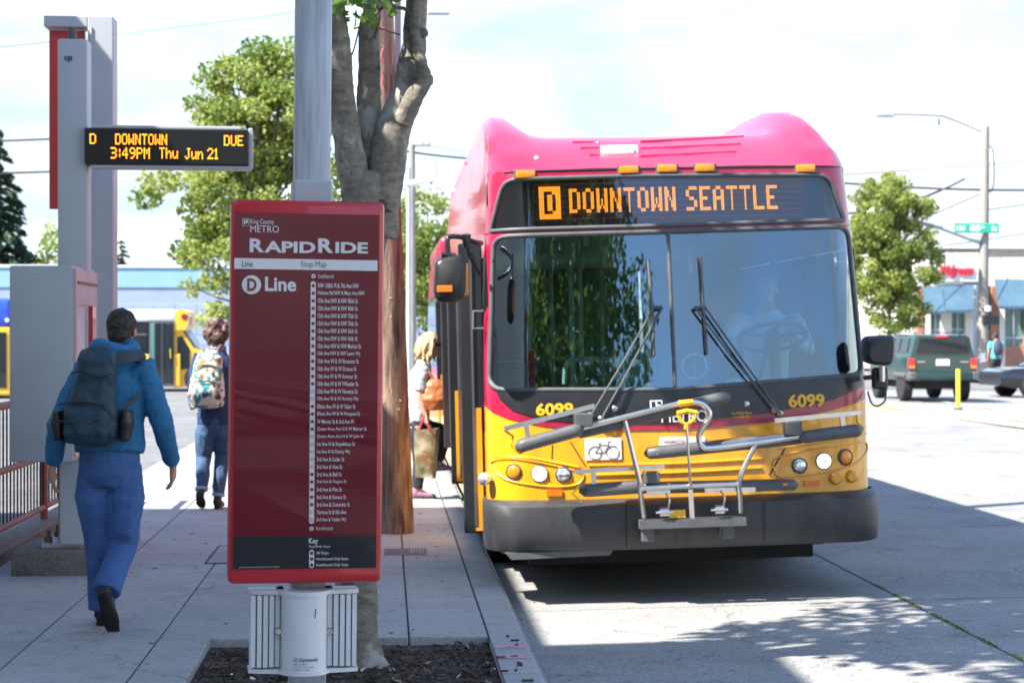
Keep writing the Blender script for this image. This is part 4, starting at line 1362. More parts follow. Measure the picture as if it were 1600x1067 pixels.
# --- bumper
def bump_sec(x):
    o = 0.05 * 1.0
    return o
b = MB()
zt, zl = 0.682, 0.36
prof_b = [(0.02, zt + 0.005), (-0.10, zt - 0.005), (-0.145, zt - 0.03), (-0.155, zt - 0.1), (-0.15, zl + 0.12), (-0.13, zl + 0.03), (-0.10, zl), (0.03, zl)]
rows_ = []
N = 48
wb = 1.30
for k in range(N + 1):
    t = -1 + 2 * k / N
    ang = t
    x = wb * math.sin(t * PI / 2) ** 1 if False else wb * t
    # wrap round the corner
    a = abs(t)
    row = []
    for (dy, z) in prof_b:
        cr_ = 0.24
        c = wb - cr_
        s = a * (c + cr_ * PI / 2 + 0.25)
        if s < c: X, Y, nx_, ny_ = s, 0.07 * (s / 1.3) ** 2, 0, -1
        elif s < c + cr_ * PI / 2:
            th = (s - c) / cr_
            X, Y, nx_, ny_ = c + cr_ * math.sin(th), 0.07 * (c / 1.3) ** 2 + cr_ * (1 - math.cos(th)), math.sin(th), -math.cos(th)
        else: X, Y, nx_, ny_ = wb, 0.07 * (c / 1.3) ** 2 + cr_ + (s - c - cr_ * PI / 2), 1, 0
        d = -dy * (1 if ny_ < -0.999 else lerp(0.25, 1, -ny_))
        row.append(b.bm.verts.new((math.copysign(X + nx_ * d * 0.4 if nx_ else X, t), Y + ny_ * d, z)))
    rows_.append(row)
for A, B_ in zip(rows_, rows_[1:]):
    for k in range(len(A) - 1):
        b.bm.faces.new((A[k], A[k + 1], B_[k + 1], B_[k]))
b.build('bumper', M['bumper'], bus, smooth=40)
for xx in (-0.42, 0.48):
    b = MB(); b.tube([(xx, -0.098 - 0.07, zt - 0.02), (xx, -0.16, zl + 0.1), (xx, -0.135, zl + 0.02)], 0.003, n=5); b.build('panel_seam', M['dark'], bus)
b = MB(); b.prism([(-1.2, 0.358), (-0.5, 0.358), (-0.52, 0.325), (-1.16, 0.315)], -0.07, 0.05); b.build('lip', M['grey_plastic'], bus)
b = MB(); b.box((-1.0, 0.55, 0.2), (0.95, 1.1, 0.36)); b.build('underbody', M['dark'], bus)
b = MB(); b.box((-1.15, 1.1, 0.22), (1.15, 16.8, 0.36)); b.build('underframe', M['dark'], bus)

# --- sides
yA, yB = 0.36, 11.2
def side_pt(s, y, z): return Vector((s * wz(z), y, z))
def side_panel(name, s, y0, y1, z0, z1, mat, off=0.0, thick=0.03, parent=None):
    b = MB()
    zz = [z0] + [z for z in (1.5, 2.0, 2.45) if z0 < z < z1] + [z1]
    A = [(s * (wz(z) + off), z) for z in zz]; C = [(s * (wz(z) + off - thick), z) for z in reversed(zz)]
    b.prism(A + C, y0, y1, 'XZ')
    return b.build(name, mat, parent or bus, smooth=40)
bays = {-1: [(0.39, 0.52), (1.70, 6.30), (7.62, 11.2)], 1: [(0.39, 11.2)]}
for s in (-1, 1):
    for (a, c) in bays[s]:
        side_panel('lower_side', s, a, c, 0.36, 1.12, M['yellow_paint'] if s < 0 else M['yellow_paint'])
        side_panel('side_band', s, a, c, 1.121, 1.32, M['red_paint'])
    side_panel('upper_side', s, 0.575, yB, 2.30, 2.62, M['red_paint'])
    ys = [0.46, 1.62, 3.1, 4.6, 6.1, 7.62, 9.1, 10.6, 11.2] if s < 0 else [0.46, 1.75, 3.1, 4.6, 6.1, 7.6, 9.1, 10.6, 11.2]
    for k, y in enumerate(ys):
        side_panel('pillar', s, y, y + (0.16 if k == 0 else 0.1), 1.321, 2.299, M['black_paint'])
    for a, c in zip(ys, ys[1:]):
        if s < 0 and (a < 1.0 or abs(a - 6.1) < 0.01): continue
        side_panel('side_window', s, a + (0.16 if a < 0.5 else 0.1), c, 1.322, 2.298, M['pane'], -0.012, 0.006)
b = MB(); b.box((-1.2, 0.45, 0.362), (1.2, 11.2, 0.42)); b.build('floor', M['rubber'], bus)
M['liner'] = pm('pale_ceiling_liner', (0.2, 0.22, 0.22), 0.7, var=0.05)
b = MB(); b.box((-1.18, 0.45, 2.5), (1.18, 11.2, 2.56)); b.build('ceiling', M['liner'], bus)
# bellows and rear body
for k in range(9):
    b = MB(); y = 11.2 + k * 0.15
    b.prism(round_rect(-1.2 + 0.05 * (k % 2), 1.2 - 0.05 * (k % 2), 0.45, 2.7, 0.15), y, y + 0.149); b.build('bellows_fold', M['rubber'], bus)
for s in (-1, 1):
    side_panel('rear_lower_side', s, 12.56, 18.0, 0.36, 1.12, M['yellow_paint']); side_panel('rear_side_band', s, 12.56, 18.0, 1.121, 1.32, M['red_paint'])
    side_panel('rear_window_band', s, 12.56, 18.0, 1.321, 2.299, M['dark_glass']); side_panel('rear_upper_side', s, 12.56, 18.0, 2.30, 2.75, M['red_paint'])
b = MB(); b.box((-1.22, 12.56, 2.75), (1.22, 18.0, 3.05), bev=0.08, seg=3); b.build('rear_roof', M['red_paint'], bus)
b = MB(); b.box((-1.2, 17.95, 0.36), (1.2, 18.0, 2.75)); b.build('rear_wall', M['red_paint'], bus)
# wheels
def wheel(x, y, s):
    z0 = 0.475
    b = MB(); b.lathe([(0.28, -0.14), (0.44, -0.145), (0.472, -0.12), (0.475, 0.0), (0.472, 0.12), (0.44, 0.145), (0.28, 0.14)], (x, y, z0), 32, 'X')
    w = b.build('wheel', M['dark'], bus)
    b = MB(); b.lathe([(0.29, 0.10), (0.24, 0.12), (0.2, 0.05), (0.1, 0.06), (0.09, 0.12)] if s > 0 else [(0.29, -0.10), (0.24, -0.12), (0.2, -0.05), (0.1, -0.06), (0.09, -0.12)], (x, y, z0), 24, 'X')
    b.build('rim', M['steel'], w)
for y in (2.55, 9.4, 14.6):
    wheel(-1.06, y, -1); wheel(1.06, y, 1)
# --- door leaves standing open at the kerb
def leaf_door(px0, px1, pyt, pyb, yo, thick=0.05, strip=None, name='door_leaf'):
    a, c = bp(px0, pyb, yo), bp(px1, pyt, yo)
    b = MB(); b.box((a.x, yo, a.z), (c.x, yo + thick, c.z), bev=0.008); d = b.build(name, M['black_paint'], bus)
    if strip:
        p, q = bp(strip[0], strip[3], yo), bp(strip[1], strip[2], yo)
        b = MB(); b.box((p.x, yo - 0.007, p.z), (q.x, yo, q.z)); b.build('door_edge', M['yellow_paint'], d, smooth=0)
    b = MB(); xm = (a.x + c.x) / 2
    b.box((xm - 0.008, yo - 0.012, a.z + 0.05), (xm + 0.008, yo - 0.001, c.z - 0.05)); b.build('door_seal', M['rubber'], d)
    return d
leaf_door(726, 752, 380, 833, 0.50, 0.05, (744, 752, 637, 829))
leaf_door(706, 727, 400, 756, 2.05, 0.05, (714, 724, 610, 752), 'door_leaf')
leaf_door(694, 709, 430, 700, 6.35, 0.05, None, 'door_leaf')
leaf_door(684, 698, 470, 640, 7.5, 0.05, (690, 697, 585, 648), 'door_leaf')
b = MB(); c0 = bp(746, 486, 0.35); c1 = bp(746, 513, 0.35)
b.tube([c0 + Vector((0.04, 0, 0)), c0 + Vector((-0.03, 0, 0)), c1 + Vector((-0.03, 0, 0)), c1 + Vector((0.04, 0, 0))], 0.008, n=6); b.build('grab_handle', M['steel'], bus)
# --- mirrors
def slab_px(name, outline_px, yo, depth, mat, parent, bev=0.02):
    P = [bp(x, y, yo) for x, y in outline_px]
    o = round_poly([(p.x, p.z) for p in P], bev * 2.2)
    b = MB()
    cx = sum(p[0] for p in o) / len(o); cz = sum(p[1] for p in o) / len(o)
    rows_ = []
    for (d, sc) in ((0.0, 0.80), (0.02, 0.94), (0.05, 1.0), (depth - 0.03, 1.0), (depth, 0.9)):
        rows_.append([b.bm.verts.new((cx + (x - cx) * sc, yo + d, cz + (z - cz) * sc)) for x, z in o])
    for A, B_ in zip(rows_, rows_[1:]):
        for k in range(len(A)): b.bm.faces.new((A[k], A[(k + 1) % len(A)], B_[(k + 1) % len(A)], B_[k]))
    b.bm.faces.new(rows_[0]); b.bm.faces.new(rows_[-1])
    return b.build(name, mat, parent, smooth=50)
mr = slab_px('side_mirror', [(680, 404), (722, 396), (729, 412), (728, 462), (716, 472), (684, 473), (677, 458)], -0.16, 0.17, M['black'], bus)
b = MB()
b.tube(smooth_path([bp(701, 402, -0.1), bp(699, 376, -0.1), bp(703, 370, -0.08), bp(722, 371, 0.0), bp(740, 378, 0.12), bp(752, 380, 0.3)], 5), 0.017, n=8)
b.tube(smooth_path([bp(728, 372, 0.0), bp(734, 400, 0.1), bp(752, 430, 0.3)], 4), 0.014, n=8)
b.tube([bp(690, 398, -0.1), bp(712, 400, -0.1)], 0.018, n=8); b.tube([bp(729, 366, 0.0), bp(729, 386, 0.02)], 0.028, n=8); b.build('mirror_arm', M['black'], mr)
a, c = bp(683, 457, -0.163), bp(707, 446, -0.163)
b = MB(); b.box((a.x, -0.166, a.z), (c.x, -0.145, c.z), bev=0.004); b.build('mirror_reflector', M['orange_refl'], mr)
a, c = bp(723, 462, -0.1), bp(728, 412, -0.1)
b = MB(); b.box((a.x, -0.12, a.z), (c.x + 0.012, -0.04, c.z), bev=0.004); b.build('mirror_lamp', M['amber'], mr)
mr = slab_px('side_mirror', [(1356, 525), (1396, 523), (1401, 528), (1399, 566), (1390, 572), (1362, 569), (1354, 560)], -0.10, 0.2, M['black'], bus)
b = MB()
b.box(bp(1366, 608, 0.0), bp(1388, 574, 0.0) + Vector((0, 0.08, 0)), bev=0.012); b.build('mirror_bracket', M['black'], mr)
b = MB(); b.cyl(bp(1378, 572, -0.04), bp(1378, 596, -0.04), 0.02, 10); b.cyl(bp(1352, 590, 0.2), bp(1380, 588, -0.02), 0.018, 10); b.build('mirror_arm', M['steel'], mr)
b = MB(); b.tube(smooth_path([bp(1384, 606, -0.02), bp(1383, 625, -0.02), bp(1372, 634, 0.0), bp(1362, 630, 0.1), bp(1356, 612, 0.25)], 5), 0.006, n=6); b.build('mirror_cable', M['wire'], mr)
# --- wipers
for (bl, jn, arms) in (([(1012, 406), (1018, 480), (1021, 556)], (1026, 484), [[(1020, 480), (975, 560), (922, 648)], [(1033, 480), (985, 570), (938, 654)]]),
                       ([(1093, 402), (1098, 475), (1103, 553)], (1090, 480), [[(1083, 480), (1140, 556), (1208, 640)], [(1099, 480), (1150, 552), (1217, 645)]])):
    b = MB()
    for A in arms:
        b.tube([fpt(*bf(*p), 0.06) for p in A], 0.0075, n=6)
    a, c = arms[0][0], arms[1][0]
    b.tube([fpt(*bf(*a), 0.06), fpt(*bf(*c), 0.06)], 0.010, n=6)
    w = b.build('wiper', M['rubber'], bus)
    b = MB(); b.tube([fpt(*bf(*p), 0.022) for p in bl], 0.012, n=6); b.build('wiper_blade', M['grey_plastic'], w)
    for A in (arms[0], arms[1]):
        b = MB(); b.ball(fpt(*bf(*A[-1]), 0.03), 0.024, 10); b.build('wiper_pivot', M['steel'], w)

# --- bicycle rack folded up in front
RY = -0.34
rack = 'rack'
def rp(px, py, dy=0.0): return bp(px, py, RY + dy)
def rtube(name, pts, r, mat, dys=None, n=10, sm=4):
    dys = dys or [0] * len(pts)
    b = MB(); b.tube(smooth_path([rp(x, y, d) for (x, y), d in zip(pts, dys)], sm), r, n=n)
    return b.build(name, M[mat], bus, smooth=60)
fr = rtube('bike_rack', [(903, 670), (975, 652), (1055, 632), (1078, 628), (1097, 631), (1108, 643), (1106, 657), (1094, 675), (1092, 688), (1098, 697), (1112, 700), (1180, 692), (1253, 681)], 0.019, 'steel')
def rpart(o): o.parent = fr; return o
rpart(rtube('rack_upright', [(1006, 808), (1002, 780), (999, 752), (988, 705), (976, 657)], 0.018, 'steel', [0.06, 0.03, 0, 0, 0]))
rpart(rtube('rack_upright', [(1157, 800), (1156, 775), (1155, 752), (1166, 722), (1182, 692)], 0.018, 'steel', [0.06, 0.03, 0, 0, 0]))
rpart(rtube('rack_crossbar', [(1001, 763), (1078, 759), (1154, 756)], 0.016, 'steel'))
def tray(pts, r0=0.034, name='wheel_tray', dy=0.06, flat=0.62):
    r = r0 * 1.22
    P = [rp(x, y, dy) for x, y in pts]
    b = MB()
    ax = (P[-1] - P[0]).normalized()
    up = Vector((0, -1, 0)).cross(ax).normalized()
    secs = []
    Q = [P[0] - ax * 0.03] + [P[0].lerp(P[-1], k / 14) for k in range(15)] + [P[-1] + ax * 0.03]
    for k, q in enumerate(Q):
        t = k / (len(Q) - 1)
        e = min(1, 0.35 + 1.3 * math.sin(PI * min(1, max(0, t))) ** 0.5) if 0 < k < len(Q) - 1 else 0.3
        secs.append((q, r * 1.5 * e, r * e, 0.7))
    b.loft(secs, side=Vector((0, 1, 0)), n=16)
    return rpart(b.build(name, M['grey_plastic'], bus, smooth=50))
tray([(812, 697), (905, 671)], 0.036, dy=0.0)
tray([(905, 676), (1020, 646), (1134, 620)], 0.033, dy=0.08)
tray([(1014, 708), (1120, 698), (1250, 684)], 0.034, dy=0.08)
tray([(1255, 683), (1340, 672)], 0.034, dy=0.0)
tray([(912, 766), (1000, 760)], 0.036, dy=0.12)
tray([(1000, 762), (1120, 758), (1240, 757)], 0.032, dy=0.14)
def rbar(name, pts, w, h, mat, dy=0.0):
    b = MB(); b.bar([rp(x, y, dy) for x, y in pts], w, h); return rpart(b.build(name, M[mat], bus, smooth=0))
rbar('support_arm', [(788, 670), (929, 634)], 0.03, 0.03, 'steel', -0.02)
rbar('support_arm', [(897, 737), (1038, 729)], 0.026, 0.026, 'steel', 0.1)
rbar('support_arm', [(1210, 657), (1346, 644)], 0.028, 0.028, 'steel', -0.02)
rbar('arm_post', [(822, 664), (826, 690)], 0.03, 0.03, 'steel'); rbar('arm_post', [(927, 737), (928, 757)], 0.03, 0.03, 'steel', 0.1); rbar('arm_post', [(1315, 648), (1318, 668)], 0.03, 0.03, 'steel')
for (x0_, y0_, x1_, y1_, dy) in ((898, 645, 925, 666, 0.0), (1006, 736, 1030, 755, 0.1), (1226, 658, 1252, 680, 0.0)):
    a, c = rp(x0_, y1_, dy), rp(x1_, y0_, dy)
    b = MB(); b.box((a.x, RY + dy - 0.04, a.z), (c.x, RY + dy + 0.07, c.z), bev=0.006); rpart(b.build('pivot_block', M['grey_plastic'], bus))
for pts, dy in (([(787, 671), (802, 682), (798, 696), (812, 708), (830, 700)], 0), ([(908, 756), (894, 771), (908, 783)], 0.12), ([(1338, 646), (1340, 660), (1350, 668), (1344, 680)], 0)):
    b = MB(); b.tube([rp(x, y, dy) for x, y in pts], 0.008, n=8); rpart(b.build('tray_hook', M['post_yellow'] if dy else M['print_yellow'], bus))
for p, dy in (((830, 690), -0.03), ((928, 764), 0.09), ((1028, 708), 0.04), ((1325, 675), -0.03), ((1226, 756), 0.1)):
    a = rp(*p, dy); b = MB(); b.box(a + Vector((-0.014, -0.02, -0.008)), a + Vector((0.014, 0.02, 0.008)), bev=0.003); rpart(b.build('tray_reflector', M['amber'], bus))
b = MB()
b.tube([rp(1058, 646, -0.05), rp(1073, 642, -0.05), rp(1089, 645, -0.05)], 0.016, n=8)
b.tube([rp(1060, 646, -0.05), rp(1064, 658, -0.05), rp(1073, 664, -0.05), rp(1084, 656, -0.05), rp(1088, 645, -0.05)], 0.013, n=8)
b.tube([rp(1073, 660, -0.05), rp(1073, 670, -0.05)], 0.018, n=8); b.tube([rp(1060, 631, -0.002), rp(1083, 628, -0.002)], 0.0225, n=10)
hd = rpart(b.build('release_handle', M['print_yellow'], bus))
rpart(rtube('release_rod', [(1073, 668), (1076, 715), (1079, 760)], 0.009, 'steel', [-0.05, -0.05, -0.02]))
a, c = rp(999, 826, 0.05), rp(1164, 808, 0.05)
tl_ = Matrix.Rotation(R(0.0), 4, 'Y')
b = MB(); b.bar([rp(999, 819, 0.08), rp(1164, 813, 0.08)], 0.10, 0.055); rpart(b.build('mounting_bar', M['grey_plastic'], bus, smooth=0))
for (x, y) in ((1013, 838), (1138, 833)):
    p = rp(x, y, 0.1); b = MB(); b.box(p + Vector((-0.04, 0, -0.035)), p + Vector((0.04, 0.14, 0.05)), bev=0.005); br = rpart(b.build('mounting_bracket', M['grey_plastic'], bus))
for (x, y) in ((1038, 800), (1124, 796)):
    p = rp(x, y, 0.04); b = MB(); b.cyl(p + Vector((-0.03, 0, 0)), p + Vector((0.03, 0, 0)), 0.03, 14); rpart(b.build('spring_roller', M['steel'], bus))
    b = MB(); b.tube([p + Vector((-0.055, 0, 0)), p + Vector((0.055, 0, 0))], 0.008, n=6); b.tube(smooth_path([p + Vector((0.02, -0.03, 0.02)), p + Vector((0.03, -0.03, 0.08)), p + Vector((0.01, -0.02, 0.12))], 3), 0.006, n=6); rpart(b.build('roller_pin', M['steel'], bus))
a, c = rp(1046, 809, 0.05), rp(1071, 796, 0.05)
b = MB(); b.box((a.x, RY + 0.05, a.z), (c.x, RY + 0.06, c.z)); rpart(b.build('warning_label', M['print_yellow'], bus, smooth=0))
for (x0_, x1_, y) in ((1010, 1047, 770), (1101, 1180, 766)):
    rbar('tray_plate', [(x0_, y), (x1_, y - 1.5)], 0.02, 0.03, 'steel', 0.04)
b = MB(); b.bar([rp(1079, 764, -0.01), rp(1082, 812, 0.05)], 0.03, 0.012); rpart(b.build('latch', M['steel'], bus, smooth=0))

# --- interior seen through the windshield
M['teal_in'] = pm('green_grey_interior', (0.22, 0.30, 0.28), 0.5, var=0.1)
M['seat_blue'] = pm('seat_fabric', (0.05, 0.09, 0.16), 0.8, var=0.3, scale=30)
M['dash'] = pm('dashboard_grey', (0.07, 0.085, 0.09), 0.6, var=0.12)
b = MB()
b.prism([(-1.15, 0.42), (1.15, 0.42), (1.15, 1.34), (0.2, 1.36), (-0.2, 1.30), (-1.15, 1.28)], 0.42, 0.62); b.build('dashboard', M['dash'], bus)
b = MB(); b.box((0.15, 0.6, 0.5), (1.14, 0.85, 1.22), bev=0.05, seg=2); b.build('instrument_pod', M['dash'], bus)
c = bp(985, 563, 1.0)
b = MB(); b.box(c + Vector((-0.08, -0.1, -0.9)), c + Vector((0.1, 0.12, 0.06)), bev=0.03, seg=2); fbx = b.build('fare_box', M['teal_in'], bus)
b = MB(); b.box(c + Vector((-0.03, -0.06, 0.06)), c + Vector((0.05, 0.06, 0.16)), bev=0.02); b.build('fare_slot', M['teal_in'], fbx)
b = MB(); b.tube(smooth_path([bp(882, 600, 1.2), bp(884, 572, 1.2), bp(895, 563, 1.2), bp(930, 561, 1.2), bp(1000, 560, 1.2)], 5), 0.017, n=8); b.build('grab_rail', M['teal_in'], bus)
for (px, yo) in ((893, 1.9), (907, 2.2), (940, 4.0), (862, 3.2), (1012, 3.5), (1080, 3.2)):
    p = bp(px, 480, yo); b = MB(); b.tube([(p.x, yo, 0.42), (p.x, yo, 2.5)], 0.017, n=8); b.build('stanchion', M['teal_in'] if px < 1000 else M['steel'], bus)
for yo in (3.4, 4.3, 5.2, 8.2, 9.1):
    for sx_ in (-0.85, 0.85):
        if sx_ < 0 and 6 < yo < 8: continue
        b = MB(); b.box((sx_ - 0.42, yo, 0.75), (sx_ + 0.42, yo + 0.45, 0.87), bev=0.04, seg=2); st_ = b.build('passenger_seat', M['seat_blue'], bus)
        b = MB(); b.box((sx_ - 0.42, yo + 0.4, 0.87), (sx_ + 0.42, yo + 0.5, 1.5), bev=0.04, seg=2); b.build('seat_back', M['seat_blue'], st_)
b = MB(); b.box((0.10, 1.75, 0.42), (1.18, 1.8, 2.2)); b.build('driver_partition', M['dash'], bus)
b = MB(); b.box((0.38, 1.25, 0.42), (0.88, 1.7, 0.95), bev=0.06, seg=2); ds = b.build('driver_seat', M['seat_blue'], bus)
b = MB(); b.box((0.40, 1.55, 0.95), (0.86, 1.7, 1.75), bev=0.06, seg=2); b.build('seat_back', M['seat_blue'], ds)
wc = bp(1207, 527, 0.78)
q = Matrix.Translation(wc) @ Matrix.Rotation(R(-24), 4, 'X')
b = MB(); b.tube([q @ Vector((0.235 * math.cos(a), 0.235 * math.sin(a), 0)) for a in [2 * PI * k / 36 for k in range(36)]], 0.015, n=8, closed=True)
b.ball(wc, (0.07, 0.05, 0.06), 10)
for a in (R(200), R(340), R(270)):
    b.tube([wc, q @ Vector((0.23 * math.cos(a), 0.23 * math.sin(a), 0))], 0.014, n=6)
b.tube([wc, wc + Vector((0, -0.12, -0.4))], 0.04, n=10)
b.build('steering_wheel', M['black'], bus)
fc = bp(1085, 572, 0.6)
b = MB(); b.tube([fc + Vector((0.085 * math.cos(a), 0, 0.085 * math.sin(a))) for a in [2 * PI * k / 24 for k in range(24)]], 0.004, n=5, closed=True)
for k in range(12):
    a = 2 * PI * k / 12; b.tube([fc, fc + Vector((0.085 * math.cos(a), 0.0, 0.085 * math.sin(a)))], 0.0018, n=4)
b.tube([fc, fc + Vector((0, 0.03, -0.18))], 0.012, n=6); b.build('dash_fan', M['steel'], bus)
b = MB(); p = bp(1256, 590, 0.45); b.tube([p, bp(1265, 545, 0.5), bp(1282, 478, 0.52)], 0.006, n=6); b.tube([bp(1268, 485, 0.5), bp(1294, 474, 0.5)], 0.006, n=6); b.build('dash_aerial', M['black'], bus)
p = bp(1146, 596, 0.5); b = MB(); b.ball(p, (0.06, 0.05, 0.022), 10); b.build('paper_cup_lid', M['white'], bus)
# ================================================================== the stop's own furniture
# --- map sign on a square post
SGY = 5.66
s0 = at_y(476, 700, SGY)
sign = thing('stop_map_sign', 'tall red framed route map sign on a square metal post in the foreground', 'sign', (s0.x - 0.012, SGY, 0), (0, R(0.55), R(6.5)))
def sp(px, py, yo=-0.085): return loc_at(sign, px, py, yo)
fx0, fx1 = sp(358.5, 620).x, sp(598.5, 620).x
fz0, fz1 = sp(478, 911).z, sp(478, 313.5).z
b = MB()
o = round_rect(fx0, fx1, fz0, fz1, 0.018)
rows_ = []
cx, cz = (fx0 + fx1) / 2, (fz0 + fz1) / 2
for (y, ins) in ((-0.085, 0.012), (-0.082, 0.004), (-0.074, 0.0), (-0.005, 0.0), (0.0, 0.006)):
    rows_.append([b.bm.verts.new((x + (ins if x < cx else -ins), y, z + (ins if z < cz else -ins))) for x, z in o])
for A, B_ in zip(rows_, rows_[1:]):
    for k in range(len(A)): b.bm.faces.new((A[k], A[(k + 1) % len(A)], B_[(k + 1) % len(A)], B_[k]))
b.bm.faces.new(rows_[0]); b.bm.faces.new(rows_[-1])
b.build('frame', M['sign_red'], sign, smooth=40)
px0, px1 = sp(366, 620, -0.087).x, sp(590, 620, -0.087).x
pz1, pzm, pz0 = sp(478, 334, -0.087).z, sp(478, 837, -0.087).z, sp(478, 888, -0.087).z
b = MB(); b.box((px0, -0.0875, pzm), (px1, -0.08, pz1)); poster = b.build('poster', M['poster'], sign, smooth=0)
b = MB(); b.box((px0, -0.0876, pz0), (px1, -0.08, pzm - 0.0005)); b.build('poster_key_band', M['poster_dark'], sign, smooth=0)
def P2(px, py): v = sp(px, py, -0.089); return (v.x, v.z)
def onp(x, z): return Vector((x, -0.0892, z))
def onp2(x, z): return Vector((x, -0.0902, z))
def tx(b, s, x0, y0, x1, y1, bold=0.0, fn=onp):
    a = P2(x0, y1); c = P2(x1, y0)
    put_text(b, s, a[0], c[0], a[1], c[1], fn, bold)
a, c = P2(366, 420), P2(590, 407)
b = MB(); b.quad(onp(a[0], a[1]), onp(c[0], a[1]), onp(c[0], c[1]), onp(a[0], c[1])); b.build('title_bar', M['print_white'], poster, smooth=0)
b = MB(); tx(b, 'Line', 378, 408, 395, 417, 0.01, onp2); tx(b, 'Stop Map', 470, 409, 510, 419.5, 0.0, onp2); b.build('bar_lettering', M['print_dark'], poster, smooth=0)
b = MB()
tx(b, 'King County', 391, 343, 428, 352, 0.005); tx(b, 'METRO', 391, 353, 436, 363, 0.0)
tx(b, 'R', 390, 373, 413, 394, 0.035); tx(b, 'APID', 413, 378, 493, 394.5, 0.035); tx(b, 'R', 497, 373, 521, 395, 0.035); tx(b, 'IDE', 524, 379, 575, 395.5, 0.035)
a, c = P2(379, 353), P2(389, 342)
b.tube([onp(a[0], a[1]), onp(c[0], a[1]), onp(c[0], c[1]), onp(a[0], c[1])], 0.0009, n=4, closed=True)
b._add([onp(lerp(a[0], c[0], u), lerp(a[1], c[1], v)) for u, v in ((0.2, 0.2), (0.45, 0.15), (0.45, 0.85), (0.2, 0.85))], [(0, 1, 2, 3)])
b._add([onp(lerp(a[0], c[0], u), lerp(a[1], c[1], v)) for u, v in ((0.55, 0.4), (0.85, 0.35), (0.85, 0.85), (0.55, 0.85))], [(0, 1, 2, 3)])
b.build('title_lettering', M['print_white'], poster, smooth=0)
b = MB()
cc = P2(393, 445); rr = P2(408, 445)[0] - cc[0]
b._add([onp(cc[0] + rr * math.cos(t), cc[1] + rr * math.sin(t)) for t in [2 * PI * k / 40 for k in range(40)]], [tuple(range(40))])
tx(b, 'Line', 414, 433, 463, 455, 0.028); b.build('line_badge', M['print_white'], poster, smooth=0)
b = MB(); tx(b, 'D', 386, 435, 401, 455, 0.04, onp2); b.build('badge_lettering', M['print_maroon'], poster, smooth=0)
stops = ['NW 100th Pl & 7th Ave NW', 'Holman Rd NW & Mary Ave NW', '15th Ave NW & NW 85th St', '15th Ave NW & NW 80th St', '15th Ave NW & NW 75th St', '15th Ave NW & NW 70th St',
         '15th Ave NW & NW 65th St', '15th Ave NW & NW 60th St', '15th Ave NW & NW Market St', '15th Ave NW & NW Leary Wy', '15th Ave W & W Emerson St', '15th Ave W & W Dravus St',
         '15th Ave W & W Armour St', '15th Ave W & W Wheeler St', '15th Ave W & W Newton St', '15th Ave W & W Armory Wy', 'Elliott Ave W & W Galer St', 'Elliott Ave W & W Prospect St',
         'W Mercer St & 3rd Ave W', 'Queen Anne Ave N & W Mercer St', 'Queen Anne Ave N & W John St', '1st Ave N & Republican St', '1st Ave N & Denny Wy', '3rd Ave & Cedar St',
         '3rd Ave & Vine St', '3rd Ave & Bell St', '3rd Ave & Virgina St', '3rd Ave & Pike St', '3rd Ave & Seneca St', '3rd Ave & Columbia St', 'Terrace St & 5th Ave', '3rd Ave & Yesler Wy']
wds = [64, 73, 62.5, 62.5, 62.5, 62.5, 62.5, 62.5, 68, 67, 64.5, 61, 62, 64, 63, 64.5, 60, 67, 58, 77.5, 72.5, 59.5, 52, 43, 40, 39, 46.5, 39.5, 46, 52, 46.5, 46.5]
N_ = len(stops)
b = MB(); bars = MB(); dots = MB(); tri = MB()
ONLY = {14: 1, 15: -1, 20: -1, 21: 1, 22: 1, 23: -1, 24: 1, 30: -1, 31: 1}
def disc(m_, p, r, fn, n=14, a0=0): m_._add([fn(p[0] + r * math.cos(t + a0), p[1] + r * math.sin(t + a0)) for t in [2 * PI * k / n for k in range(n)]], [tuple(range(n))])
for k, s in enumerate(stops):
    y = lerp(446.5, 811.5, k / (N_ - 1)); xs_ = lerp(496.8, 494.5, k / (N_ - 1)); xd = lerp(489.5, 486.8, k / (N_ - 1))
    h = 3.3
    tx(b, s, xs_, y - h, xs_ + wds[k], y + h + (0.9 if any(ch in s for ch in 'yp') else 0), 0.012)
    disc(dots, P2(xd, y), 0.0052, onp2)
    if k in ONLY:
        disc(tri, P2(xd, y), 0.0041, lambda x, z: Vector((x, -0.0908, z)))
        disc(b, P2(xd, y), 0.0026, lambda x, z: Vector((x, -0.0914, z)), 3, 0)
        p = P2(xd, y); u = ONLY[k]
        dots._add([Vector((p[0] - 0.0026, -0.0914, p[1] - 0.0018 * u)), Vector((p[0] + 0.0026, -0.0914, p[1] - 0.0018 * u)), Vector((p[0], -0.0914, p[1] + 0.0028 * u))], [(0, 1, 2)])
for y0, y1, xa, xb in ((439.5, 818, 489.5, 486.8), (858.5, 887, 487, 486.8)):
    A, C = P2(xa, y0), P2(xb, y1)
    wv = 0.0073
    top = [(A[0] + wv * math.cos(t), A[1] - wv + wv * math.sin(t)) for t in [PI * k / 10 for k in range(11)]]
    bot = [(C[0] + wv * math.cos(t), C[1] + wv + wv * math.sin(t)) for t in [PI + PI * k / 10 for k in range(11)]]
    bars._add([onp(x, z) for x, z in top + bot], [tuple(range(22))])
tx(b, 'Southbound', 497, 428.5, 521, 434.5); tx(b, 'Northbound', 494, 822, 519.5, 828)
tx(b, 'Key', 482.5, 840, 497, 851.5, 0.02); tx(b, 'RapidRide Stops', 483, 851, 516.5, 856.5)
for s, y, w in (('All Stops', 863.8, 19.5), ('Northbound Only Stops', 873, 50.5), ('Southbound Only Stops', 882.3, 50.5)):
    tx(b, s, 494, y - 3, 494 + w, y + 3.2, 0.012)
tx(b, 'Produced by King County Metro Transit 03/2010', 373.5, 884, 436.5, 887.5)
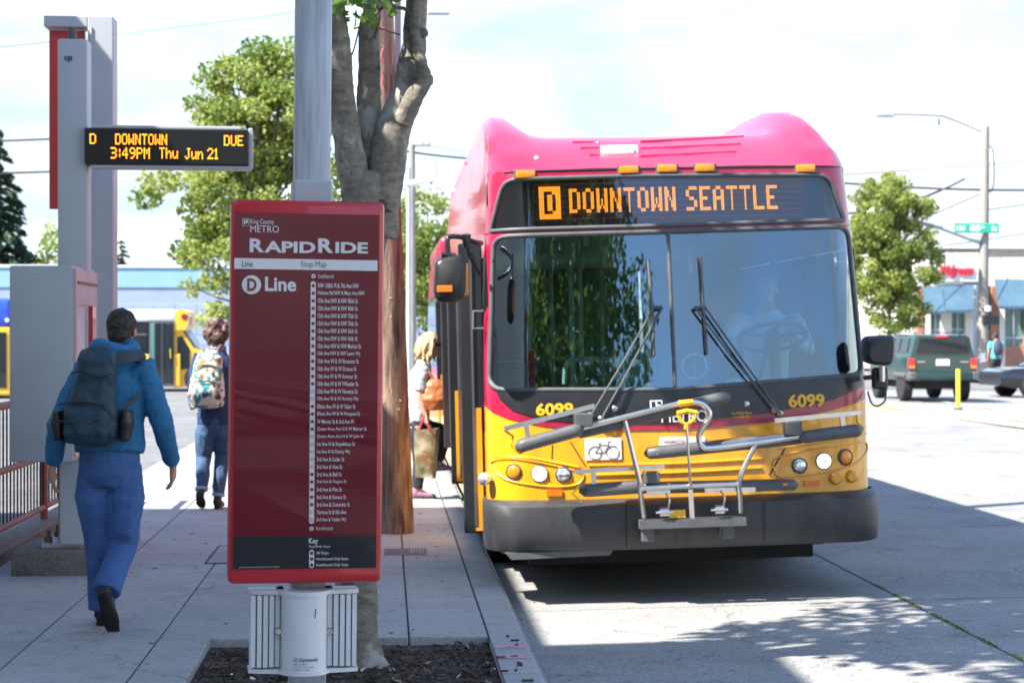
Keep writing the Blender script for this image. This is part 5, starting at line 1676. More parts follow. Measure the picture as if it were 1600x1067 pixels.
for (x, y) in ((489.8, 431.5), (486.8, 825.5)): disc(bars, P2(x, y), 0.0063, onp); disc(dots, P2(x, y), 0.0034, onp2, 4)
for y in (863.8, 873, 882.3): disc(dots, P2(486.9, y), 0.0052, onp2)
b.build('stop_list', M['print_white'], poster, smooth=0); bars.build('route_bar', M['print_white'], poster, smooth=0); dots.build('stop_dots', M['print_maroon'], poster, smooth=0); tri.build('stop_rings', M['print_white'], poster, smooth=0)
# clear cover sheet over the poster
b = MB(); b.quad((px0 + 0.001, -0.0935, pz0 + 0.001), (px1 - 0.001, -0.0935, pz0 + 0.001), (px1 - 0.001, -0.0935, pz1 - 0.001), (px0 + 0.001, -0.0935, pz1 - 0.001)); b.build('clear_cover', glass('acrylic_cover', (0.97, 0.97, 0.97), 0.3, 0.0, 0.01), sign, smooth=0)
for k in range(14):
    pass
# post
pw_ = 0.052
pxc = sp(483, 700, 0.06).x
b = MB(); b.box((pxc - pw_, 0.004, 0), (pxc + pw_, 0.108, 3.9), bev=0.008, seg=2); b.build('post', M['alu'], sign)
z_ = sp(484, 296, 0.0).z
b = MB(); b.box((pxc - pw_ - 0.006, -0.004, fz1 - 0.02), (pxc + pw_ + 0.006, 0.116, sp(484, 281, 0).z), bev=0.006); b.build('collar', M['grey_steel'], sign)
b = MB(); b.box((pxc - 0.14, -0.02, 0), (pxc + 0.14, 0.16, 0.02), bev=0.004); b.build('base_plate', M['grey_steel'], sign)
b = MB(); b.box((fx0 - 0.01, 0.12, 2.85), (pxc + 0.4, 0.16, 3.6), bev=0.01); b.build('flag_panel', M['sign_red'], sign)
# --- white solar box clamped to the post below the sign
sb = thing('solar_power_box', 'white fluted metal solar power box clamped to the post under the map sign', 'power box', (s0.x - 0.012, SGY, 0), (0, R(0.55), R(6.5)))
def bq(px, py, yo=-0.06): return loc_at(sb, px, py, yo)
X0, X1 = bq(391, 980).x, bq(559, 980).x
Xa, Xb = bq(439, 980).x, bq(511, 980).x
xm = (Xa + Xb) / 2
z1_, z0_ = bq(475, 925).z, bq(475, 1048).z
secn = []
for k in range(19):
    t = k / 18; a = PI * t
    secn.append((xm - (Xb - Xa) / 2 * math.cos(a), -0.05 - 0.062 * math.sin(a) ** 0.8))
b = MB(); b.prism([(x, y) for x, y in secn] + [(Xb, 0.0), (Xa, 0.0)], z0_ + 0.004, z1_ - 0.004, 'XY'); b.build('housing', M['box_white'], sb, smooth=40)
for side in (-1, 1):
    e = X0 if side < 0 else X1; i = Xa if side < 0 else Xb
    ol = []
    n = 5
    for k in range(n):
        u0, u1 = k / n, (k + 1) / n
        xa, xb = lerp(i, e, u0), lerp(i, e, u1)
        d = (xb - xa)
        yb = -0.045 - 0.012 * math.sin(u0 * PI)
        ol += [(xa + d * 0.08, -0.032 + (0.0)), (xa + d * 0.14, yb), (xa + d * 0.86, yb), (xa + d * 0.92, -0.032)]
    ol += [(e, 0.02), (i, 0.02)]
    b = MB(); b.prism(ol, z0_ + 0.012, z1_ - 0.008, 'XY'); b.build('fluted_wing', M['box_white'], sb, smooth=25)
    b = MB(); c = bq(435 if side < 0 else 515, 986, -0.058); b.lathe([(0.011, 0.012), (0.011, 0.0), (0.008, -0.006)], (c.x, -0.056, c.z), 12, 'Y'); b.build('bolt', M['steel'], sb)
for (z, nm) in ((z1_, 'top_cap'), (z0_, 'bottom_cap')):
    cap = [(X0 - 0.003, 0.03), (X0 - 0.003, -0.04)] + [(lerp(X0, Xa, u), -0.052 - 0.012 * u * u) for u in (0.3, 0.6, 0.9)] + [(x + 0.0, y - 0.004) for x, y in secn[3:-3]] + [(lerp(Xb, X1, u), -0.052 - 0.012 * (1 - u) ** 2) for u in (0.1, 0.4, 0.7)] + [(X1 + 0.003, -0.04), (X1 + 0.003, 0.03)]
    b = MB(); b.prism(cap, z - 0.006, z + 0.006, 'XY'); b.build(nm, M['box_white'], sb, smooth=30)
for px in (438, 515):
    c = bq(px, 921, -0.03); b = MB(); b.ball((c.x, -0.01, z1_ + 0.007), (0.012, 0.012, 0.007), 10); b.build('bolt', M['black'], sb)
def obx(x, z):
    a = math.acos(max(-1, min(1, -(x - xm) / ((Xb - Xa) / 2))))
    return Vector((x, -0.0512 - 0.062 * math.sin(a) ** 0.8, z))
b = MB()
for s, x0_, x1_, y0_, y1_, bd in (('Carmanah', 467, 497, 1027, 1033.5, 0.03), ('SOL I-STOP', 459, 481, 1035.5, 1039, 0), ('CUL 4.0 PM 2.42', 459, 490, 1040.5, 1043.5, 0), ('2 MFD 1208', 459, 483, 1045, 1047.5, 0)):
    a, c = bq(x0_, y1_, -0.11), bq(x1_, y0_, -0.11)
    put_text(b, s, a.x, c.x, a.z, c.z, obx, bd)
a = bq(461.5, 1030, -0.11); b.tube([obx(a.x + 0.004 * math.cos(t), a.z + 0.005 * math.sin(t)) for t in [PI + 5.2 * k / 10 for k in range(11)]], 0.0011, n=4)
M['print_grey'] = pm('grey_print', (0.12, 0.12, 0.12), 0.5, var=0.1)
b.build('label_lettering', M['print_grey'], sb, smooth=0)
b = MB(); a = bq(493, 958, -0.11); b._add([obx(a.x + u, a.z + v) for u, v in ((-0.003, -0.012), (0.0, -0.015), (0.003, 0.012), (-0.001, 0.014))], [(0, 1, 2, 3)]); b.build('scuff', M['print_grey'], sb, smooth=0)

# --- display post, kiosk and the tall blade marker
DY = 13.55
dp0 = at_y(112, 800, DY)
dpo = thing('display_post', 'grey steel post carrying the amber arrival display on a concrete footing', 'post', (dp0.x, DY, 0))
def dq(px, py, yo=0.0): return loc_at(dpo, px, py, yo)
xa, xb = dq(90, 300, -0.1).x, dq(136, 300, -0.1).x
zt = dq(112, 61, -0.1).z
b = MB(); b.box((xa, -0.1, 0.2), (xb, 0.1, zt), bev=0.012, seg=2); b.build('post', M['grey_steel'], dpo)
b = MB(); b.box((xa - 0.09, -0.24, 0.165), (xb + 0.09, 0.26, 0.2), bev=0.006); b.build('base_plate', M['grey_steel'], dpo)
b = MB(); b.box((dq(15, 890, -0.45).x, -0.42, -0.01), (xb + 0.14, 0.42, 0.165), bev=0.02, seg=2)
for v in b.bm.verts: v.co += Vector((0, 0, 0.006 * noise.noise(v.co * 4)))
b.build('footing', M['oldcon'], dpo)
for sx_ in (xa - 0.05, xb + 0.05):
    for sy_ in (-0.18, 0.2):
        b = MB(); b.lathe([(0.028, 0.2), (0.028, 0.24), (0.014, 0.24), (0.014, 0.285)], (sx_, sy_, 0), 6); b.build('anchor_bolt', M['rust'], dpo, smooth=20)
b = MB(); b.cyl(dq(113, 64, 0.0), dq(113, 44, 0.0), 0.03, 10); b.build('top_bolt', M['rubber'], dpo)
for px in (102, 107, 111):
    a = dq(px, 88, -0.104); b = MB(); b.bar([a, a + Vector((0.002, 0, -0.03 - 0.006 * (px % 3)))], 0.004, 0.012); b.build('rust_streak', M['rust'], dpo, smooth=0)
disp = thing('arrival_display', 'black electronic display with amber letters giving time and next departure', 'display', (dp0.x, DY, 0), (0, 0, R(3)))
def dd(px, py, yo=-0.16): return loc_at(disp, px, py, yo)
a, c = dd(132, 257), dd(388, 203)
b = MB(); b.box((a.x, -0.16, a.z), (c.x, 0.02, c.z), bev=0.006); b.build('case', M['black'], disp)
b = MB(); b.box((a.x + 0.05, -0.15, c.z), (c.x - 0.05, 0.03, c.z + 0.022), bev=0.004); b.build('hood', M['grey_steel'], disp)
b = MB(); b.box((c.x, -0.14, a.z - 0.01), (c.x + 0.03, 0.02, c.z + 0.012), bev=0.004); b.build('end_cap', M['grey_steel'], disp)
b = MB(); b.box((a.x + 0.04, -0.15, a.z - 0.024), (c.x + 0.02, 0.0, a.z), bev=0.004); b.build('base_rail', M['grey_steel'], disp)
b = MB(); b.box((a.x + 0.012, -0.162, a.z + 0.012), (c.x - 0.012, -0.158, c.z - 0.012)); scr = b.build('screen', M['panel_black'], disp, smooth=0)
def led_text(s, x0_, x1_, y0_, y1_):
    b = MB()
    A, C = dd(x0_, y1_, -0.164), dd(x1_, y0_, -0.164)
    tot = 0
    for ch in s: tot += {' ': 3.2, ':': 3.6, '1': 4.8}.get(ch, 6)
    tot -= 1
    u = (C.x - A.x) / tot; v = (C.z - A.z) / 7
    x = A.x
    for ch in s:
        off = -1 if ch == ':' else (-1 if ch == '1' else 0)
        if ch != ' ':
            for i in range(5):
                for j in range(7):
                    if glyph_on(ch, i, 6 - j):
                        X, Z = x + (i + off + 0.5) * u, A.z + (j + 0.5) * v
                        b._add([Vector((X + p * u * 0.47, -0.1645, Z + q * v * 0.47)) for p, q in ((-1, -0.6), (-0.6, -1), (0.6, -1), (1, -0.6), (1, 0.6), (0.6, 1), (-0.6, 1), (-1, 0.6))], [tuple(range(8))])
        x += {' ': 3.2, ':': 3.6, '1': 4.8}.get(ch, 6) * u
    b.build('display_word', M['led'], scr, smooth=0)
led_text('D', 140, 150, 209, 225); led_text('DOWNTOWN', 180, 261, 210, 226); led_text('DUE', 350, 380, 212, 228)
led_text('3:49PM', 173, 234, 231, 248); led_text('Thu', 249, 278, 231, 248); led_text('Jun', 289, 317, 232, 249); led_text('21', 324, 342, 232, 249)
b = MB(); a = dq(100, 690, -0.1); b.box((a.x - 0.02, -0.106, 0.42), (a.x + 0.10, -0.099, 0.68), bev=0.002); hc_ = b.build('hand_hole_cover', M['grey_steel'], dpo)
for z in (0.445, 0.655):
    b = MB(); b.lathe([(0.009, 0.0), (0.007, -0.005)], (a.x + 0.04, -0.106, z), 8, 'Y'); b.build('cover_screw', M['steel'], hc_)
# kiosk box
kk = thing('info_kiosk', 'large grey information kiosk box with a red framed case on its street side', 'kiosk', (dp0.x, 12.95, 0))
def kq(px, py, yo=0.0): return loc_at(kk, px, py, yo)
a, c = kq(15, 722), kq(113, 415)
KD = 0.98
b = MB(); b.box((a.x, 0, a.z), (c.x, KD, c.z), bev=0.012, seg=2); b.build('cabinet', M['kiosk'], kk)
fxk = c.x
b = MB()
for (p, q) in (((0.02, a.z + 0.04), (0.10, c.z - 0.02)), ((KD - 0.28, a.z + 0.04), (KD - 0.02, c.z - 0.02)), ((0.1, c.z - 0.26), (KD - 0.28, c.z - 0.02)), ((0.1, a.z + 0.04), (KD - 0.28, a.z + 0.12))):
    b.box((fxk, p[0], p[1]), (fxk + 0.02, q[0], q[1]))
b.build('case_frame', pm('pinkish_panel', (0.46, 0.36, 0.37), 0.4, var=0.05), kk, smooth=0)
b = MB(); b.box((fxk + 0.002, 0.10, a.z + 0.12), (fxk + 0.006, KD - 0.28, c.z - 0.26)); b.build('notice_board', pm('notice_paper', (0.55, 0.54, 0.6), 0.5, var=0.2, scale=6), kk, smooth=0)
b = MB(); b.box((fxk + 0.006, KD - 0.42, a.z + 0.12), (fxk + 0.05, KD - 0.28, c.z - 0.26), bev=0.004); b.build('red_door_edge', M['sign_red'], kk)
b = MB(); b.box((fxk + 0.018, 0.1, c.z - 0.12), (fxk + 0.026, KD - 0.05, c.z - 0.10)); b.build('slot', M['black'], kk, smooth=0)
b = MB(); b.box((a.x + 0.28, 0.3, 0.2), (c.x + 0.02, 0.52, a.z)); b.build('support', M['grey_steel'], kk, smooth=0)
# tall marker: an upside-down L that holds a red blade
MY = 15.0
m0 = at_y(157, 800, MY)
mk = thing('blade_marker', 'tall grey inverted L shaped marker post holding a dark red blade', 'marker post', (m0.x, MY, 0))
def mq(px, py, yo=0.0): return loc_at(mk, px, py, yo)
xa, xb = mq(137, 300, -0.12).x, mq(177, 300, -0.12).x
zt = mq(157, 25, -0.12).z; zl = mq(157, 43, -0.12).z
b = MB(); b.box((xa, -0.12, 0.0), (xb, 0.12, zt), bev=0.008); b.build('post', M['grey_steel'], mk)
b = MB(); b.box((mq(68, 30, -0.12).x, -0.118, zl), (xa - 0.001, 0.118, zt - 0.002), bev=0.006); b.build('arm', M['grey_steel'], mk)
a, c = mq(78, 327, 0.0), mq(136, 49, 0.0)
b = MB(); b.box((a.x, -0.03, a.z), (c.x - 0.012, 0.03, c.z), bev=0.004); b.build('blade', M['sign_red'], mk)
for z in (0.25, 0.6):
    b = MB(); b.box((c.x - 0.013, -0.02, lerp(a.z, c.z, z)), (xa, 0.02, lerp(a.z, c.z, z) + 0.06)); b.build('clip', M['rubber'], mk)
b = MB(); b.tube([(xa + 0.03, -0.125, 0.1), (xa + 0.03, -0.125, zl)], 0.008, n=6); b.build('conduit', M['grey_steel'], mk)
b = MB(); b.box((xa - 0.15, -0.3, 0), (xb + 0.15, 0.3, 0.1), bev=0.02); b.build('footing', M['oldcon'], mk)
# railing on a low kerb
rl = thing('railing', 'rusty red pavement railing with thin dark bars beside the kiosk', 'railing', (-2.83, 11.0, 0))
M['rail_red'] = pm('rusty_red_rail', (0.26, 0.085, 0.06), 0.6, var=0.3, scale=8)
b = MB(); b.box((-0.12, -4, -0.05), (0.12, 7.6, 0.10), bev=0.02); b.build('low_kerb', M['oldcon'], rl)
for z, r in ((1.10, 0.03), (0.62, 0.026), (0.20, 0.024)):
    b = MB(); b.tube([(0, -4, z), (0, 7.6, z)], r, n=10); b.build('rail', M['rail_red'], rl, smooth=60)
b = MB(); b.tube([(0, 0, 0.2), (0, 0, 1.1)], 0.008, n=6); o0 = b.build('baluster', M['dark'], rl); o0.location = (0, -3.9, 0)
for k in range(1, 83):
    o = link('baluster', o0.data, None, rl); o.location = (0, -3.9 + k * 0.138, 0)
for y in (2.2, 5.1, 7.6):
    b = MB(); b.tube([(0, y, 0.08), (0, y, 1.12)], 0.034, n=12); b.build('rail_post', M['rail_red'], rl, smooth=60)

# --- timber utility pole
UY = 15.8
u0 = at_y(621, 833, UY)
up_ = thing('utility_pole', 'thick brown timber utility pole at the kerb in front of the bus door', 'utility pole', (u0.x, UY, 0))
t0, t1 = Vector((0, 0, -0.05)), at_y(590, 0, UY) - Vector((u0.x, UY, 0))
dr = (t1 - t0) / (t1.z - t0.z)
b = MB(); b.tube([t0 + dr * (k * 0.5) for k in range(24)], [0.139 - 0.0016 * k + 0.002 * math.sin(k * 2.1) for k in range(24)], n=20)
for v in b.bm.verts:
    a = math.atan2(v.co.y, v.co.x - dr.x * v.co.z)
    v.co += Vector((math.cos(a), math.sin(a), 0)) * 0.004 * noise.noise(Vector((a * 3, v.co.z * 0.4, 0)))
b.build('pole', M['pole_wood'], up_, smooth=60)
M['red_scrawl'] = pm('faded_red_paint', (0.42, 0.10, 0.11), 0.8, var=0.2)
def uq(px, py): return loc_at(up_, px, py, -0.142)
for pts in ([(597, 43), (601, 50)], [(596, 72), (600, 74), (597, 82), (596, 92), (599, 96)], [(596, 112), (599, 120), (597, 130), (600, 140)]):
    b = MB(); b.tube([uq(x, y) for x, y in pts], 0.011, n=6); b.build('paint_mark', M['red_scrawl'], up_)
b = MB(); b.box((-0.02, 0.14, 0.3), (0.03, 0.18, 6.0)); b.build('conduit', M['grey_steel'], up_)
for k in range(10):
    z = 1.0 + rnd.random() * 1.2; a = rnd.uniform(PI, 2 * PI); c = t0 + dr * (z + 0.05); rr = 0.139 - 0.0032 * z
    p = Vector((c.x + rr * math.cos(a), c.y + rr * math.sin(a), z)); b = MB(); b.ball(p, 0.006, 6); b.build('nail', M['steel'], up_)
# ================================================================== people
def remesh(mb, voxel, smooth_it=2, smooth_f=0.5):
    me = bpy.data.meshes.new('tmp')
    bmesh.ops.recalc_face_normals(mb.bm, faces=mb.bm.faces[:])
    mb.bm.to_mesh(me); mb.bm.free()
    o = bpy.data.objects.new('tmp', me); COL.objects.link(o)
    m = o.modifiers.new('r', 'REMESH'); m.mode = 'VOXEL'; m.voxel_size = voxel; m.use_smooth_shade = True
    if smooth_it:
        s = o.modifiers.new('s', 'SMOOTH'); s.iterations = smooth_it; s.factor = smooth_f
    dg = bpy.context.evaluated_depsgraph_get(); dg.update()
    out = bpy.data.meshes.new_from_object(o.evaluated_get(dg))
    bpy.data.objects.remove(o); bpy.data.meshes.remove(me)
    out.shade_smooth()
    return out
def ruffle(me, amp, freq, seed=0, stretch=(1, 1, 1), z0=None):
    off = Vector((seed * 7.3, seed * 3.1, seed))
    ns = [Vector(v.normal) for v in me.vertices]
    for v, n in zip(me.vertices, ns):
        p = Vector((v.co.x * stretch[0], v.co.y * stretch[1], v.co.z * stretch[2])) * freq + off
        d = noise.noise(p) + 0.5 * noise.noise(p * 2.3)
        v.co += n * amp * d
    return me
def V(*a): return Vector(a)
SKIN = pm('skin', (0.50, 0.27, 0.19), 0.5, var=0.08, scale=30)
SHOE = pm('dark_shoe', (0.02, 0.018, 0.018), 0.6, var=0.3)
def add_hand(b, wrist, d, palm_n, k=1.0, curl=0.5, thumb=1):
    """palm then five fingers; d = direction to fingertips, palm_n = way the palm faces"""
    d = d.normalized(); palm_n = (palm_n - d * palm_n.dot(d)).normalized(); s = d.cross(palm_n).normalized()
    pc = wrist + d * 0.05 * k
    b.loft([(wrist - d * 0.02 * k, 0.024 * k, 0.02 * k), (wrist + d * 0.01 * k, 0.028 * k, 0.018 * k), (wrist + d * 0.05 * k, 0.040 * k, 0.016 * k), (wrist + d * 0.085 * k, 0.040 * k, 0.014 * k)], side=s, n=12)
    for i, (off, ln) in enumerate(((-0.03, 0.062), (-0.010, 0.074), (0.011, 0.07), (0.031, 0.055))):
        p0 = wrist + d * 0.08 * k + s * off * k
        a1 = (d + palm_n * curl * 0.5).normalized(); a2 = (d + palm_n * curl * 1.6).normalized(); a3 = (d * 0.6 + palm_n * curl * 2.2).normalized()
        p1 = p0 + a1 * ln * 0.48 * k; p2 = p1 + a2 * ln * 0.32 * k; p3 = p2 + a3 * ln * 0.24 * k
        b.tube([p0 - d * 0.015 * k, p0, p1, p2, p3], [0.0095 * k, 0.0095 * k, 0.009 * k, 0.0085 * k, 0.0065 * k], n=8)
    t0 = wrist + d * 0.022 * k - s * 0.026 * k * thumb
    t1 = t0 + (d * 0.6 - s * 0.6 * thumb + palm_n * 0.4).normalized() * 0.04 * k
    t2 = t1 + (d * 0.95 - s * 0.1 * thumb + palm_n * 0.3).normalized() * 0.034 * k
    b.tube([t0, t1, t2], [0.0125 * k, 0.011 * k, 0.008 * k], n=8)
def add_head(b, c, face, up=V(0, 0, 1), k=1.0):
    face = face.normalized(); up = (up - face * up.dot(face)).normalized(); s = face.cross(up)
    m3 = Matrix((s, face, up)).transposed()
    b.ball(c + up * 0.025 * k, (0.077 * k, 0.097 * k, 0.098 * k), 18, m3)
    b.ball(c + face * 0.022 * k - up * 0.045 * k, (0.060 * k, 0.072 * k, 0.075 * k), 16, m3)
    b.ball(c + face * 0.05 * k - up * 0.09 * k, (0.032 * k, 0.035 * k, 0.026 * k), 10, m3)
    b.ball(c + face * 0.098 * k - up * 0.018 * k, (0.013 * k, 0.016 * k, 0.024 * k), 8, m3)
    b.ball(c + face * 0.09 * k - up * 0.062 * k, (0.022 * k, 0.012 * k, 0.008 * k), 8, m3)
    for q in (-1, 1): b.ball(c + s * 0.078 * k * q - up * 0.008 * k - face * 0.005 * k, (0.010 * k, 0.02 * k, 0.032 * k), 8, m3)
    return m3, s, face, up
def person(name, label, loc, rotz, J, mats, k=1.0, voxel=0.009, hair='short', group=None, fingers=True, cuff=0.0, hood=False, folds=0.006, sleeve=1.0, hem=None):
    """J: joints in the figure's own space (x right, y the way it walks, z up)"""
    p = thing(name, label, 'person', loc, (0, 0, rotz), group)
    side = J.get('side', V(1, 0, 0)).normalized()
    b = MB()
    nk = J['neck']; hd = J['head']
    m3, s_, f_, u_ = add_head(b, hd, J['face'], J.get('up', V(0, 0, 1)), k)
    b.tube([nk - (hd - nk) * 0.4, nk, hd - u_ * 0.04 * k], [0.062 * k, 0.056 * k, 0.055 * k], n=14)
    ch, pe = J['chest'], J['pelvis']
    b.loft([(pe - V(0, 0, 0.07) * k, 0.13 * k, 0.10 * k), (pe, 0.155 * k, 0.11 * k), (pe.lerp(ch, 0.45), 0.13 * k, 0.09 * k), (ch, 0.155 * k, 0.105 * k), (ch.lerp(nk, 0.6), 0.13 * k, 0.085 * k), (nk, 0.06 * k, 0.06 * k)], side=side, n=20)
    for q in 'LR':
        sh, el, wr = J['sh' + q], J['el' + q], J['wr' + q]
        b.tube([ch.lerp(sh, 0.5), sh, sh.lerp(el, 0.5), el, el.lerp(wr, 0.4), wr], [0.05 * k, 0.053 * k, 0.046 * k, 0.038 * k, 0.037 * k, 0.026 * k], n=12)
        if fingers: add_hand(b, wr, J.get('hd' + q, wr - el), J.get('pn' + q, V(0, 1, 0)), k * 1.12, J.get('curl', 0.45), J.get('th' + q, 1))
        hp, kn, an, to = J['hip' + q], J['kn' + q], J['an' + q], J['to' + q]
        b.tube([hp, hp.lerp(kn, 0.4), kn, kn.lerp(an, 0.35), an], [0.082 * k, 0.075 * k, 0.052 * k, 0.05 * k, 0.034 * k], n=12)
        b.tube([an, an.lerp(to, 0.35), an.lerp(to, 0.62)], [0.033 * k, 0.028 * k, 0.018 * k], n=10)
    body = link('body', remesh(b, voxel, 2), mats.get('skin', SKIN), p)
    # eyes
    for q in (-1, 1):
        e = MB(); e.ball(hd + f_ * 0.088 * k + s_ * q * 0.031 * k + u_ * 0.012 * k, 0.0095 * k, 8); e.build('eye', M['black'], p)
    # upper garment
    b = MB()
    w = J.get('bulk', 1.0)
    hm = hem if hem is not None else -0.06
    base = pe + V(0, 0, hm) * k
    b.loft([(base, 0.172 * k * w, 0.130 * k * w), (base.lerp(ch, 0.18), 0.178 * k * w, 0.136 * k * w), (pe.lerp(ch, 0.5), 0.165 * k * w, 0.125 * k * w), (ch, 0.178 * k * w, 0.13 * k * w), (ch.lerp(nk, 0.55), 0.15 * k * w, 0.105 * k * w), (nk + (hd - nk) * 0.05, 0.07 * k, 0.07 * k)], side=side, n=24)
    for q in 'LR':
        sh, el, wr = J['sh' + q], J['el' + q], J['wr' + q]
        if sleeve >= 1:
            b.tube([ch.lerp(sh, 0.4), sh, sh.lerp(el, 0.5), el, el.lerp(wr, 0.5), el.lerp(wr, 0.80), el.lerp(wr, 0.93)], [0.08 * k * w, 0.078 * k * w, 0.066 * k * w, 0.056 * k * w, 0.050 * k * w, 0.045 * k * w, 0.034 * k * w], n=14)
        else:
            b.tube([ch.lerp(sh, 0.4), sh, sh.lerp(el, sleeve)], [0.08 * k * w, 0.075 * k * w, 0.068 * k * w], n=14)
    if hood:
        hc = nk + V(0, -0.02, 0.035) * k
        pts = [hc + V(0.098 * math.cos(a), 0.082 * math.sin(a) - 0.02, 0.018 * math.sin(a * 2) + 0.012 * math.sin(a)) * k for a in [2 * PI * i / 18 for i in range(18)]]
        b.tube(pts, [0.046 * k + 0.012 * k * (math.sin(2 * PI * i / 18) < -0.2) for i in range(18)], n=10, closed=True)
        b.ball(hc + V(0, -0.085, -0.045) * k, (0.10 * k, 0.05 * k, 0.075 * k), 14)
    me = remesh(b, max(voxel, 0.009), 3)
    ruffle(me, folds, 9, 1, (1, 1, 1.5)); ruffle(me, folds * 0.5, 26, 2)
    link('top', me, mats['top'], p)
    # trousers
    b = MB()
    b.loft([(pe - V(0, 0, 0.17) * k, 0.12 * k, 0.085 * k), (pe - V(0, 0, 0.10) * k, 0.16 * k, 0.118 * k), (pe - V(0, 0, 0.02) * k, 0.170 * k, 0.13 * k), (pe + V(0, 0, 0.08) * k, 0.15 * k, 0.118 * k)], side=side, n=22)
    lw = J.get('legw', 1.0)
    for q in 'LR':
        hp, kn, an = J['hip' + q], J['kn' + q], J['an' + q]
        end = kn.lerp(an, J.get('leglen', 0.96))
        b.tube([hp + V(0, 0, 0.06) * k, hp.lerp(kn, 0.3), hp.lerp(kn, 0.75), kn, kn.lerp(an, 0.5), end], [0.078 * k * lw, 0.106 * k * lw, 0.088 * k * lw, 0.077 * k * lw, 0.071 * k * lw, 0.064 * k * lw * J.get('flare', 1)], n=16)
    me = remesh(b, max(voxel, 0.009), 3)
    ruffle(me, folds * 1.2, 8, 3, (1.6, 1.6, 0.7)); ruffle(me, folds * 0.5, 22, 4)
    link('trousers', me, mats['legs'], p)
    # shoes
    for q in 'LR':
        an, to = J['an' + q], J['to' + q]
        d = (to - an); 
        heel = J.get('he' + q, an - V(d.x, d.y, 0).normalized() * 0.05 * k - V(0, 0, 0.06) * k)
        b = MB()
        ax = (to - heel).normalized()
        sd = J.get('shs' + q, side)
        up = sd.cross(ax)
        if up.dot(an - heel) < 0: up = -up
        L_ = (to - heel).length
        b.loft([(heel - ax * 0.012 * k + up * 0.012, 0.026 * k, 0.022 * k), (heel + ax * 0.03 * k + up * 0.03 * k, 0.038 * k, 0.045 * k), (heel + ax * L_ * 0.4 + up * 0.028 * k, 0.040 * k, 0.04 * k), (heel + ax * L_ * 0.75 + up * 0.015 * k, 0.048 * k, 0.03 * k), (to + ax * 0.03 * k + up * 0.008 * k, 0.03 * k, 0.018 * k)], side=sd, n=14)
        b.tube([an + V(0, 0, 0.03) * k, an.lerp(heel, 0.6)], [0.042 * k, 0.044 * k], n=12)
        so_ = link('shoe', remesh(b, 0.008, 2), mats.get('shoe', SHOE), p)
        b = MB(); b.loft([(heel - ax * 0.02 * k - up * 0.005, 0.028 * k, 0.012 * k), (heel + ax * L_ * 0.4 - up * 0.005, 0.036 * k, 0.012 * k), (heel + ax * L_ * 0.75 - up * 0.006, 0.049 * k, 0.012 * k), (to + ax * 0.036 * k, 0.03 * k, 0.012 * k)], side=sd, n=14)
        b.build('sole', mats.get('sole', M['dark']), so_)
    # hair
    b = MB()
    if hair == 'short':
        b.ball(hd + u_ * 0.032 * k - f_ * 0.012 * k, (0.084 * k, 0.100 * k, 0.098 * k), 18, m3)
        b.ball(hd - f_ * 0.045 * k - u_ * 0.03 * k, (0.068 * k, 0.056 * k, 0.07 * k), 14, m3)
        me = remesh(b, 0.006, 1); ruffle(me, 0.006, 45, 5); ruffle(me, 0.004, 110, 6)
    elif hair == 'curly':
        rr = random.Random(4)
        for i in range(90):
            v = rvec(rr)
            if v.dot(f_) > 0.35 and v.dot(u_) < 0.5: continue
            b.ball(hd + (s_ * v.dot(s_) * 0.1 + f_ * v.dot(f_) * 0.1 + u_ * (v.dot(u_) * 0.125 - 0.02)) * k, 0.035 * k * rr.uniform(0.7, 1.2), 8)
        b.ball(hd - f_ * 0.02 * k, (0.09 * k, 0.09 * k, 0.11 * k), 12, m3)
        me = remesh(b, 0.008, 1); ruffle(me, 0.010, 34, 6)
    else:
        rr = random.Random(8)
        b.ball(hd + u_ * 0.032 * k - f_ * 0.015 * k, (0.088 * k, 0.102 * k, 0.100 * k), 16, m3)
        for i in range(60):
            a = rr.uniform(-2.2, 2.2)
            base_ = hd + (-f_ * math.cos(a) * 0.085 + s_ * math.sin(a) * 0.08) * k + u_ * rr.uniform(-0.02, 0.09) * k
            tip = base_ - u_ * rr.uniform(0.12, 0.24) * k + (-f_ * math.cos(a) * 0.05 + s_ * math.sin(a) * 0.03) * k + rvec(rr) * 0.03
            mid_ = base_.lerp(tip, 0.5) + rvec(rr) * 0.025
            b.tube(smooth_path([base_, mid_, tip], 4), [0.02 * k] * 5 + [0.016 * k, 0.014 * k, 0.01 * k, 0.006 * k], n=7)
        me = remesh(b, 0.007, 1); ruffle(me, 0.005, 50, 7)
    link('hair', me, mats['hair'], p)
    return p

